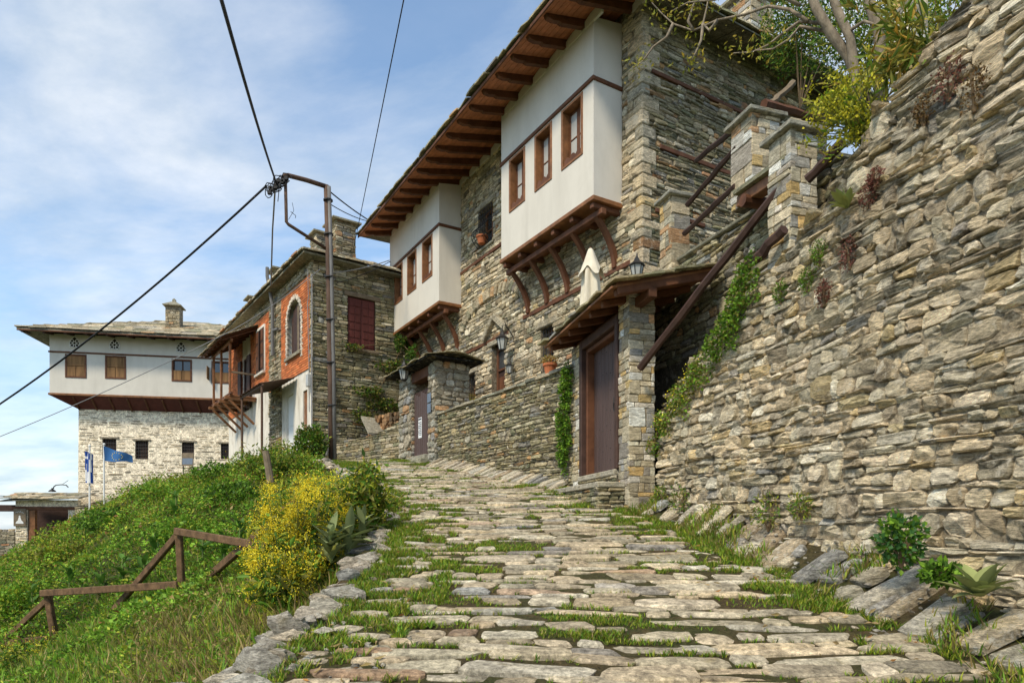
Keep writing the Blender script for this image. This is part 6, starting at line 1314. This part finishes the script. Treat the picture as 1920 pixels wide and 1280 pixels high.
# ---- ground cover on the slope
def scatter(n, y0, y1, x0, k=1.0):
    y = y0 + (y1 - y0) * rng.random(n) ** k; e = vxl(np.clip(y, -4, 22)); x = e - .30 - (e - .30 - x0(y)) * rng.random(n); return x, y
x, y = scatter(210000, 2.2, 19.6, lambda y: -2.2 - .80 * y, 1.1)
hz = hillz(x, y); bush = np.array([mnoise.noise((a * .9, b * .9, 2)) + .6 * mnoise.noise((a * 2.3, b * 2.3, 6)) for a, b in zip(x, y)])
kx = x / y * 1250 + 960
dry = (kx > 250) & (y < 8.5); fz = np.exp(-((x + 6.2) / 2.6) ** 2 - ((y - 9.6) / 1.6) ** 2); hgt = (1 - .8 * fz) * np.clip(.16 + .5 * bush, .03, .7) * np.where(y < 7.5, .45, 1.0) * np.where(dry, .5, 1)
zz = hz + hgt * rng.random(len(x)) ** .7 - .02
D = np.stack([rng.normal(size=len(x)), rng.normal(size=len(x)) - .3, rng.uniform(-.1, 1.1, len(x))], 1)
S_ = rng.uniform(.03, .075, len(x)) * np.clip(y / 9, .55, 1.0) * np.where(rng.random(len(x)) < .12, 1.6, 1)
v, f = leaf_arrays(np.stack([x, y, zz], 1), D, S_, .55, rng)
pal = np.array([G_DARK, G_MID, G_BRIGHT, G_YEL, G_OLIVE, G_RED, G_DRY]); tone = np.array([mnoise.noise((a * .5, b * .5, 11)) for a, b in zip(x, y)]); ridge = np.clip((y - 12.5) / 5, 0, 1)
wt = np.stack([1.2 - bush, 2.5 + 0 * x, 3.0 + 2 * bush, 1.4 + 2.8 * ridge + tone * 2.5, .8 + 2.4 * ridge, .12 + .8 * ridge, .10 + 2.6 * dry], 1); wt = np.clip(wt, .02, None); wt /= wt.sum(1, keepdims=True)
idx = (wt.cumsum(1) > rng.random(len(x))[:, None]).argmax(1); c = pal[idx] * rng.uniform(.8, 1.6, (len(x), 1))
gc = np_mesh('ground_cover', v, f, 'leaf', None, np.repeat(c, 4, 0)); tag(gc, 'dense green weeds and creepers covering the slope', kind='stuff')
x, y = scatter(30000, 2.2, 16, lambda y: -2.0 - .75 * y, 1.3); dn = np.array([mnoise.noise((a * .7, b * .7, 21)) for a, b in zip(x, y)]); k = rng.random(len(x)) < np.clip(.45 + .9 * dn + .3 * (y < 8), .05, 1); x, y = x[k], y[k]
kx = x / y * 1250 + 960; dr = ((kx > 250) & (y < 8.8)).mean()
dm = (kx > 230) & (y < 8.8) & (rng.random(len(x)) < .6); xd, yd = x[dm], y[dm]; x, y = x[~dm], y[~dm]
gd_ = blades('dry_grass', np.stack([xd, yd, hillz(xd, yd) - .02], 1), rng.uniform(.06, .2, len(xd)), rng, [G_DRY, (.24, .17, .07), G_OLIVE, G_YEL], [3, 2.5, 2, 1.5], 5, 1.4, .03); tag(gd_, 'dry straw and stalks on the bank below the kerb', kind='stuff')
gr = blades('slope_grass', np.stack([x, y, hillz(x, y) - .02], 1), rng.uniform(.07, .2, len(x)), rng, [G_MID, G_BRIGHT, G_YEL, G_DRY, G_OLIVE], [3, 3, 2, 2.0, 1.5], 4, .9, .035); tag(gr, 'long grass and dry stalks on the slope below the path', kind='stuff')

def stems_and(name, label, cat, base, build, group=None):
    t_ = thing(name, label, cat, tuple(float(q) for q in base), group); build(t_); return t_
def arc(b, tip, bend, n=5): return [tuple(np.array(b) + (np.array(tip) - np.array(b)) * t + np.array([0, 0, bend * math.sin(math.pi * t)])) for t in [i / n for i in range(n + 1)]]
YEL1, YEL2, YEL3 = (.86, .68, .025), (.70, .54, .02), (.84, .76, .09)
def flower_bush(t_, base, rad, hgt, nst, nfl, nlf, rng, fcols=(YEL1, YEL2, YEL3), fs=.016, low=.25):
    mb = MB(); tips = []; rr = random.Random(int(rng.integers(1e6))); fp = []; lp = []
    for k in range(nst):
        a = rng.uniform(0, 6.283); r = math.sqrt(rng.random()) * rng.uniform(.75, 1.15); h = hgt * rng.uniform(low, 1.0) * (1 - .3 * r) * rng.uniform(.85, 1.12); bx, by = base[0] + rad * .3 * r * math.cos(a), base[1] + rad * .3 * r * math.sin(a)
        tip = (base[0] + rad * r * math.cos(a), base[1] + rad * r * math.sin(a), base[2] + h); pts = arc((bx, by, base[2] - .05), tip, .06 * h, 4); mb.tube(pts, [.007, .006, .005, .004, .003], 4)
        m = max(3, int(nfl / nst * rng.choice([.15, .5, 1.0, 2.1]))); q = rng.normal(size=(m, 3)) * np.array([.04, .04, .055]); fp.append(np.array(tip) + q)
        ml = max(2, int(nlf / nst)); tt = rng.random(ml) ** .8; lp.append(np.array(pts[0]) * (1 - tt[:, None]) + np.array(tip) * tt[:, None] + rng.normal(size=(ml, 3)) * .06)
    mb.build('stems', 'stem', t_); fp = np.concatenate(fp); lp = np.concatenate(lp)
    leaves('leaves', lp, rng.normal(size=lp.shape) + [0, 0, .3], rng.uniform(.05, .13, len(lp)), .35, [G_MID, G_OLIVE, G_YEL, G_DARK], [3, 2, 2, 1], rng, t_)
    D = rng.normal(size=fp.shape) + [0, -.2, .5]; leaves('blossoms', fp, D, rng.uniform(.7, 1.4, len(fp)) * fs, .9, list(fcols), [3, 2, 1], rng, t_, 'petal', .18)
def hz1(x, y): return float(hillz(x, y)[0])
b = (-2.28, 7.0, hz1(-2.28, 7.0)); stems_and('yellow_flower_bush', 'big bush of bright yellow flowers beside the kerb', 'bush', b, lambda t: flower_bush(t, (b[0], b[1], b[2] - .1), .50, 1.48, 170, 28000, 5200, rng, fs=.0125, low=.03))
b7 = (-1.82, 7.9, hz1(-1.82, 7.9)); stems_and('yellow_flower_plant', 'tall green leafy stalks with pale yellow flowers beside the kerb', 'plant', b7, lambda t: flower_bush(t, b7, .34, 1.05, 80, 700, 5200, rng, low=.4))
b2 = (-2.12, 6.35, hz1(-2.12, 6.35)); stems_and('yellow_flower_bush', 'lower spray of yellow flowers spilling down the bank', 'bush', b2, lambda t: flower_bush(t, b2, .36, .72, 70, 7000, 2400, rng, fs=.0125))
b3 = (-2.15, 9.2, hz1(-2.15, 9.2)); stems_and('yellow_flower_plant', 'loose tall yellow flowering weeds at the path edge', 'plant', b3, lambda t: flower_bush(t, b3, .62, .75, 90, 1100, 2200, rng, low=.5))
b4 = (-3.3, 11.0, hz1(-3.3, 11.0)); stems_and('yellow_flower_plant', 'thin yellow flowering weeds behind the flower bush', 'plant', b4, lambda t: flower_bush(t, b4, .8, .7, 80, 700, 2600, rng, low=.4))
b5 = (-7.6, 10.6, hz1(-7.6, 10.6)); stems_and('yellow_flower_plant', 'small yellow flowers by the lower fence post', 'plant', b5, lambda t: flower_bush(t, b5, .75, .42, 60, 900, 900, rng))
b6 = P(520, 860, 15.5); stems_and('yellow_flower_plant', 'green weeds with few yellow flowers at the top of the bank', 'plant', b6, lambda t: flower_bush(t, (b6[0], b6[1], hz1(b6[0], b6[1])), 1.0, .75, 90, 350, 4200, rng, low=.3))

def big_leaf(mb, base, dirv, ln, wd, col, droop=.25, n=6):
    d = vnorm(dirv); side = vnorm(vcross(d, (0, 0, 1))); up = vcross(side, d); vs_ = []; fs = []
    for i in range(n + 1):
        t = i / n; w_ = wd * (math.sin(math.pi * min(1, t * .92 + .08)) ** .8) * (1 - .25 * t); c = vadd(vadd(base, d, ln * t), (0, 0, -droop * ln * t * t))
        vs_ += [vadd(vadd(c, side, -w_ / 2), up, w_ * .18), c, vadd(vadd(c, side, w_ / 2), up, w_ * .18)]
    for i in range(n): a = i * 3; fs += [(a, a + 1, a + 4, a + 3), (a + 1, a + 2, a + 5, a + 4)]
    mb.add(vs_, fs, col)
def rosette(name, label, cat, base, ln, nleaf, col, group=None, stem=0.0, elev=(.3, 1.2), wr=.36, mat='felt_leaf', seed=1, lean=(0, 0, 0)):
    rr = random.Random(seed); t_ = thing(name, label, cat, base, group)
    for k in range(nleaf):
        a = 2.4 * k + rr.uniform(-.3, .3); e = rr.uniform(*elev); l = ln * rr.uniform(.65, 1.1); mb = MB(); kk = rr.uniform(.75, 1.25); big_leaf(mb, (base[0], base[1], base[2] + stem * rr.random()), vadd((math.cos(a) * math.cos(e), math.sin(a) * math.cos(e), math.sin(e)), lean), l, l * wr * rr.uniform(.8, 1.2), (col[0] * kk, col[1] * kk, col[2] * kk), rr.uniform(.05, .35)); mb.build('leaf', mat, t_, smooth=True)
    if stem: mb = MB(); mb.tube([base, vadd(base, (0, 0, stem))], .012, 6); mb.build('stem', 'stem', t_)
    return t_
FELT = (.25, .30, .13)
for k, (px_, py_2, Yd, ln, lab) in enumerate([(655, 1060, 6.9, .36, 'tall felted grey green broad leaved plant right of the yellow bush'), (620, 1010, 6.7, .32, 'grey green broad leaved plant amid the yellow flowers'), (680, 1000, 7.4, .32, 'broad leaved plant touching the kerb rocks'), (555, 1105, 6.6, .2, 'small broad leaved plant under the yellow bush')]):
    b = P(px_, py_2, Yd); b = (b[0], b[1], max(hz1(b[0], b[1]), b[2] - .25)); rosette('mullein_plant', lab, 'plant', b, ln, 22, FELT, 'mullein plants', stem=.32, seed=200 + k, elev=(.2, 1.3))
b = P(1838, 1118, 4.1); rosette('mullein_plant', 'large pale mullein rosette at the foot of the retaining wall', 'plant', b, .30, 20, (.24, .27, .10), 'mullein plants', seed=210, elev=(.15, 1.25), wr=.45, lean=(-.2, -.2, .1))
b = RW.at(RW.px(1548, 385, .1)[0], RW.px(1548, 385, .1)[1], .08); rosette('mullein_plant', 'yellow green rosette growing out of the wall top by the pillar', 'plant', b, .24, 13, (.30, .34, .10), 'mullein plants', seed=211, elev=(.3, 1.3), lean=(-.3, -.15, .2))
for k, (px_, py_2, Yd) in enumerate([(230, 1040, 11.5), (290, 1020, 11.8), (190, 1075, 11.6), (380, 1010, 10.6), (420, 1050, 9.6), (130, 1080, 12.2), (330, 955, 13.2), (60, 1120, 12.2), (450, 985, 10.6), (270, 1085, 10.6)]):
    b = P(px_, py_2, Yd); rosette('broadleaf_weed', ['tall dock weed left of the upper fence post', 'dock weed with wide leaves above the fence brace', 'dock weed above the middle of the lower rail', 'dark broad leaved weed right of the upper fence post', 'broad leaved weed below the upper fence rail', 'dock weed above the lower fence post', 'small dock weed high on the slope', 'dock weed near the left edge of the slope', 'bright dock weed behind the upper rail', 'dock weed under the long brace'][k], 'weed', (b[0], b[1], hz1(b[0], b[1])), .30, 16, (.10, .21, .03), 'dock weeds on the slope', stem=.45, seed=220 + k, mat='leaf', elev=(.1, 1.2))

def shrub(name, label, cat, c, rad, n, size, cols, wts, group=None, base=None, wl=.5, nst=8, shell=.35):
    t_ = thing(name, label, cat, base or (c[0], c[1], c[2] - rad[2]), group); d = rng.normal(size=(n, 3)); d /= np.linalg.norm(d, axis=1, keepdims=True); nn = np.array([mnoise.noise((q[0] * 2.2 + c[0], q[1] * 2.2, q[2] * 2.2)) for q in d])
    r = (shell + (1 - shell) * rng.random(n) ** .6) * (1 + .45 * nn); Pn = np.array(c) + d * r[:, None] * np.array(rad); leaves('leaves', Pn, d * .6 + rng.normal(size=(n, 3)) * .6 + [0, 0, .2], rng.uniform(.6, 1.3, n) * size, wl, cols, wts, rng, t_)
    mb = MB(); b0 = base or (c[0], c[1], c[2] - rad[2])
    for k in range(nst): q = d[k] * np.array(rad) * .85 + np.array(c); mb.tube(arc(b0, tuple(q), .03, 4), [.012, .010, .008, .006, .004], 5)
    mb.build('stems', 'twig', t_); return t_
c = P(582, 835, 17.2); shrub('leafy_bush', 'round dark green bush at the foot of the utility pole', 'bush', c, (.42, .4, .5), 2600, .09, [G_DARK, G_MID, G_OLIVE, G_YEL], [3, 3, 1.2, .8])
for k, (px_, Yd, r_, lab, cs) in enumerate([(410, 16.5, .55, 'dark bramble clump on the ridge below the brick house', 0), (300, 16.0, .6, 'broad bramble clump in the middle of the ridge', 1), (200, 15.0, .5, 'bramble clump on the ridge right of the flags', 0), (110, 14.0, .5, 'yellowish bramble clump low on the ridge near the porch', 2), (430, 13.5, .45, 'dark green clump left of the timber stump', 0), (350, 12.0, .4, 'bright green clump above the upper fence post', 1), (30, 12.5, .4, 'green clump at the left edge of the slope', 1)]):
    xx_ = (px_ - 960) / 1250 * Yd; zz_ = hz1(xx_, Yd); shrub('bramble_clump', lab, 'bush', (xx_, Yd, zz_ + .12), (r_ * 1.3, r_, .30), 1500, .075, [[G_DARK, G_MID, G_BRIGHT], [G_MID, G_BRIGHT, G_YEL], [G_OLIVE, G_YEL, G_MID]][cs], [2, 2.5, 1], 'bramble clumps on the slope', base=(xx_, Yd, zz_), wl=.6)
c = P(1690, 1012, 4.75); shrub('leafy_weed', 'leafy green weed at the foot of the retaining wall', 'weed', (c[0] - .03, c[1] - .05, c[2]), (.15, .13, .19), 700, .045, [G_MID, (.05, .14, .035), G_BRIGHT], [3, 3, 1], wl=.7)
c = P(1765, 1075, 4.4); shrub('flowering_weed', 'small yellow flowered weed beside the pale mullein', 'weed', c, (.12, .1, .07), 420, .05, [G_MID, G_DARK, G_BRIGHT], [3, 2, 1], wl=.6); tt = bpy.data.objects[-1] if False else None
for k, (px_, py_2, r_, lab) in enumerate([(1275, 945, .13, 'short weed at the wall foot nearest the gate'), (1440, 965, .15, 'wispy weed at the middle of the wall foot'), (1505, 955, .10, 'thin stalky weed against the pale wall'), (1345, 975, .10, 'low weed among the tipped slabs'), (1235, 930, .10, 'weed in the corner by the gate step')]):
    u_, z_ = RW.px(px_, py_2, .1); shrub('wall_weed', lab, 'weed', RW.at(u_, z_ + .03, .1), (r_, r_ * .8, r_ * 1.3), 240, .05, [G_OLIVE, G_MID, G_DRY, G_YEL], [2, 3, 1, 1], 'weeds along the retaining wall', wl=.3)
# climbers: leaves spread over a wall face
def climber(name, label, fr, blobs, n, size, cols, wts, dep=.14, flowers=0, cat='climber'):
    pts = []; dirs = []; tot = sum(b[2] * b[3] for b in blobs); hang = MB()
    for (px_, py_2, ru, rz_) in blobs:
        u_, z_ = fr.px(px_, py_2, .08); m = int(n * ru * rz_ / tot); a = rng.random(m) * 6.283; r = np.sqrt(rng.random(m)) * (1 + .35 * np.sin(a * 3 + px_) + .2 * np.sin(a * 7 + py_2)); uu = u_ + ru * r * np.cos(a); zz_ = z_ + rz_ * r * np.sin(a); dd = .03 + dep * rng.random(m) * np.clip(1.1 - r * .6, .2, 1)
        pts += [fr.at(float(p), float(q), float(s)) for p, q, s in zip(uu, zz_, dd)]
    Pn = np.array(pts); D = rng.normal(size=Pn.shape) * .8 + np.array([fr.N[0], fr.N[1], -.35]); t_ = thing(name, label, cat, tuple(map(float, Pn[0])))
    leaves('leaves', Pn, D, rng.uniform(.6, 1.35, len(Pn)) * size, .6, cols, wts, rng, t_)
    for (a, b) in zip(blobs[:-1], blobs[1:]): p, q = fr.px(a[0], a[1], .05), fr.px(b[0], b[1], .05); hang.tube([fr.at(*p, .05), fr.at((p[0] + q[0]) / 2 + .03, (p[1] + q[1]) / 2, .07), fr.at(*q, .05)], .012, 5)
    hang.build('stems', 'twig', t_)
    if flowers: k = rng.integers(0, len(Pn), flowers); fp = Pn[k] + np.array([fr.N[0], fr.N[1], .3]) * .07; leaves('blossoms', fp, rng.normal(size=fp.shape), rng.uniform(.014, .026, flowers), .9, [YEL1, YEL3], [1, 1], rng, t_, 'petal')
    return t_
climber('ivy_climber', 'dense bright green climber at the end of the courtyard wall', LW, [(1060, 730, .13, .28), (1058, 790, .17, .36), (1056, 850, .13, .3), (1066, 700, .09, .16)], 2600, .05, [G_MID, G_BRIGHT, G_DARK, G_OLIVE], [3, 2.5, 2, .6], .2)
climber('ivy_climber', 'green creeper hanging over the retaining wall beside the log', RW, [(1372, 505, .17, .17), (1362, 555, .24, .26), (1345, 605, .24, .22), (1318, 650, .22, .2)], 2300, .042, [G_BRIGHT, G_MID, G_OLIVE, G_DARK], [3, 3, 2, 1], .2)
climber('flowering_climber', 'yellow flowered creeper at the low end of the retaining wall', RW, [(1285, 700, .22, .22), (1258, 745, .25, .25), (1232, 790, .2, .2), (1215, 835, .15, .16), (1198, 690, .12, .16)], 2100, .04, [G_OLIVE, G_MID, G_BRIGHT, G_DRY], [3, 2, 2, .7], .2, 160)
VB = Fr(F.at(10.9, 0, .75)[:2], d1n, -1)
climber('vine', 'dark vine climbing the stone side of the brick house', B2, [(800, 660, .2, .2), (740, 690, .5, .3), (690, 735, .5, .2), (720, 760, .6, .2), (680, 780, .4, .2), (760, 640, .3, .3), (660, 650, .3, .12)], 2200, .09, [G_DARK, G_OLIVE, G_MID], [2, 3, 1], .3)
climber('vine', 'vine hanging from the underside of the farther bay', Fr(F.at(0, 0, .55)[:2], d1n, -1), [(752, 640, .35, .25), (775, 665, .35, .25), (800, 690, .3, .2)], 900, .085, [G_DARK, G_MID, G_OLIVE], [3, 2, 1], .25)
for k, (px_, py_2, r_, lab, colr) in enumerate([(1592, 360, .10, 'red stonecrop below the yellow green rosette', 'r'), (1560, 470, .12, 'red stonecrop trailing down the wall below the pillar', 'r'), (1605, 330, .08, 'small red stonecrop near the wall top', 'r'), (1728, 140, .13, 'red stonecrop high on the wall edge', 'r'), (1775, 158, .13, 'brown stonecrop clump on the wall edge', 'b'), (1512, 545, .10, 'brown red stonecrop low on the wall edge', 'r'), (1478, 520, .10, 'mossy green clump on the wall below the log', 'g'), (1430, 545, .10, 'green fern clump in the retaining wall', 'g'), (1685, 200, .1, 'brown stonecrop under the bamboo', 'b'), (1500, 470, .10, 'green weed at the pillar foot on the wall', 'g')]):
    u_, z_ = RW.px(px_, py_2, .04); cols = {'r': [(.20, .07, .055), (.26, .12, .08), (.12, .06, .03)], 'b': [(.16, .10, .03), (.22, .13, .05), (.11, .06, .03)], 'g': [G_MID, G_OLIVE, G_BRIGHT]}[colr]
    shrub('stonecrop_clump', lab, 'stonecrop', RW.at(u_, z_, .04), (r_ * .7, r_, r_ * 1.25), 420, .022, cols, [2, 1, 1], 'stonecrops on the retaining wall', wl=.7, nst=3)

# ---- shrubs and tree above the wall
t_ = thing('euphorbia', 'yellow green flowering spurge spilling over the wall by the pillar', 'plant', P(1620, 290, 6.2)); mb = MB(); fp = []; lp = []; ld = []
for k in range(70):
    b0 = np.array(P(1640, 270, 6.25)); tip = np.array(P(1590 + rng.normal() * 38, 215 + rng.normal() * 38, 6.0 + rng.normal() * .18)); mb.tube([tuple(b0), tuple((b0 + tip) / 2 + [0, 0, .05]), tuple(tip)], [.008, .006, .004], 4); fp.append(tip + rng.normal(size=(26, 3)) * [.04, .04, .03]); m = 12; s_ = rng.random(m)[:, None]; lp.append(b0 * (1 - s_) + tip * s_ + rng.normal(size=(m, 3)) * .03); ld.append(np.repeat((tip - b0)[None], m, 0) * .5 + rng.normal(size=(m, 3)) * .25)
mb.build('stems', 'stem', t_); fp = np.concatenate(fp); lp = np.concatenate(lp); ld = np.concatenate(ld)
leaves('leaves', lp, ld, rng.uniform(.06, .12, len(lp)), .2, [G_YEL, G_OLIVE, G_BRIGHT], [3, 2, 1], rng, t_); leaves('blossoms', fp, rng.normal(size=fp.shape) + [0, 0, .4], rng.uniform(.018, .032, len(fp)), .9, [(.42, .40, .02), (.55, .48, .03), (.34, .36, .03)], [2, 1, 1], rng, t_, 'petal')
t_ = thing('bamboo_shrub', 'arching shrub with long narrow yellow green leaves above the wall', 'shrub', P(1720, 200, 6.0)); mb = MB(); lp = []; ld = []
for k in range(22):
    b0 = np.array(P(1745 + rng.normal() * 25, 170, 6.1 + rng.normal() * .2)); a = rng.uniform(2.0, 4.3); tip = b0 + np.array([math.cos(a) * rng.uniform(.15, .85), -.15 + rng.normal() * .3, rng.uniform(-.25, 1.1)]); pts = arc(tuple(b0), tuple(tip), .22, 6); mb.tube(pts, [.008, .007, .006, .005, .004, .003, .002], 4)
    for p in pts[2:]:
        m = 6; lp.append(np.array(p) + rng.normal(size=(m, 3)) * .03); ld.append((tip - b0)[None] * .7 + rng.normal(size=(m, 3)) * .45 + [0, 0, -.25])
mb.build('canes', 'stem', t_); lp = np.concatenate(lp); ld = np.concatenate(ld); leaves('leaves', lp, ld, rng.uniform(.12, .24, len(lp)), .14, [(.30, .30, .05), (.38, .32, .06), (.16, .24, .03), (.48, .30, .05)], [3, 2, 2, .7], rng, t_)
tr = thing('bare_tree', 'bare branched tree with young leaves above the retaining wall', 'tree', P(1612, 165, 7.6))
def limb(pts, r0, r1, parent, name='branch'): mb = MB(); n = len(pts); mb.tube(pts, [r0 + (r1 - r0) * i / (n - 1) for i in range(n)], 8); return mb.build(name, 'bark', parent, smooth=True)
limb([P(1606, 260, 7.6), P(1604, 140, 7.6), P(1590, 105, 7.6), P(1556, 60, 7.6), P(1530, 15, 7.6), P(1512, -30, 7.7), P(1490, -140, 7.8)], .06, .045, tr, 'trunk')
limb([P(1610, 260, 7.5), P(1600, 120, 7.5), P(1594, 70, 7.5), P(1572, 25, 7.5), P(1556, -20, 7.5), P(1560, -160, 7.6)], .055, .04, tr, 'trunk')
limb([P(1655, 200, 7.9), P(1648, 60, 7.9), P(1632, 10, 7.9), P(1615, -60, 7.9), P(1600, -160, 8)], .07, .05, tr, 'trunk')
brs = [[(1515, 40, 7.8), (1480, 18, 8.0), (1440, 12, 8.2), (1395, 28, 8.4), (1345, 38, 8.6), (1300, 58, 8.8), (1262, 45, 8.9), (1240, 25, 9.0), (1222, 5, 9.0)], [(1345, 38, 8.6), (1330, 58, 8.6), (1318, 45, 8.7), (1325, 15, 8.7), (1330, -15, 8.7)], [(1262, 45, 8.9), (1250, 70, 8.9), (1225, 88, 9.0), (1205, 115, 9.0), (1188, 128, 9.0)], [(1318, 45, 8.7), (1315, 75, 8.7), (1305, 98, 8.7), (1298, 112, 8.7)],
       [(1545, 45, 7.7), (1500, 40, 7.9), (1465, 65, 8.0), (1440, 85, 8.1), (1410, 98, 8.2), (1375, 100, 8.3)], [(1555, 60, 7.6), (1500, 50, 7.9), (1478, 75, 7.9), (1450, 92, 8.0), (1418, 95, 8.1)], [(1500, 10, 7.8), (1460, -10, 7.9), (1400, -20, 8.1), (1340, 0, 8.4), (1290, 5, 8.6), (1262, 20, 8.7)], [(1590, 60, 7.5), (1620, 40, 7.3), (1650, 50, 7.2), (1690, 30, 7.1)], [(1300, 58, 8.8), (1290, 40, 8.8), (1300, 10, 8.8), (1310, -15, 8.8)]]
lp = []
for b_ in brs:
    pts = [P(*q) for q in b_]; limb(pts, .022, .006, tr)
    for q in pts[2:]: lp.append(np.array(q) + rng.normal(size=(5, 3)) * .08)
    for q in pts[-2:]: lp.append(np.array(q) + rng.normal(size=(16, 3)) * .09)
lp = np.concatenate(lp); leaves('leaves', lp, rng.normal(size=lp.shape) + [0, 0, .3], rng.uniform(.04, .085, len(lp)), .4, [(.34, .30, .03), (.24, .26, .03), (.42, .30, .04)], [2, 2, 1], rng, tr)
for k, (px_, py_2, Yd, rad, n, lab) in enumerate([(1500, 60, 11.8, (.7, .6, .75), 5200, 'dark evergreen shrub between the chimney and the tree'), (1640, 70, 9.6, (.9, .7, .65), 4200, 'olive green shrub behind the tree trunks'), (1760, 40, 8.4, (.6, .5, .7), 2200, 'yellowish shrub behind the narrow leaved bush')]):
    c = P(px_, py_2, Yd); shrub('evergreen_shrub', lab, 'shrub', c, rad, n, .075, [G_DARK, G_MID, G_OLIVE, G_YEL], [2.5 - k * .6, 2, 1.5, .6 + k * .8], 'shrubs on the terrace', base=(c[0], c[1], c[2] - rad[2] - .6), wl=.35, shell=.15)
pp = P(1708, 90, 6.9); stone_pillar(pp[0], pp[1], 3.9, 6.4, .22, 'slim grey and yellow stone post behind the bamboo', seed=88)
# fallen leaves and small stones on the path edges
rnd = random.Random(131); lv = []; n = 340; yy = rng.uniform(3, 13, n); xx = np.where(rng.random(n) < .6, vxr(yy) - rng.random(n) ** 2 * .9, vxl(yy) + .2 + rng.random(n) * .5); Pn = np.stack([xx, yy, vz(yy) + .03], 1)
tag(leaves('litter', Pn, rng.normal(size=Pn.shape) * [1, 1, .15], rng.uniform(.03, .09, n), .3, [G_DRY, (.36, .18, .06), (.42, .30, .14)], [2, 1, 2], rng), 'dry fallen leaves scattered along the path edges', kind='stuff')
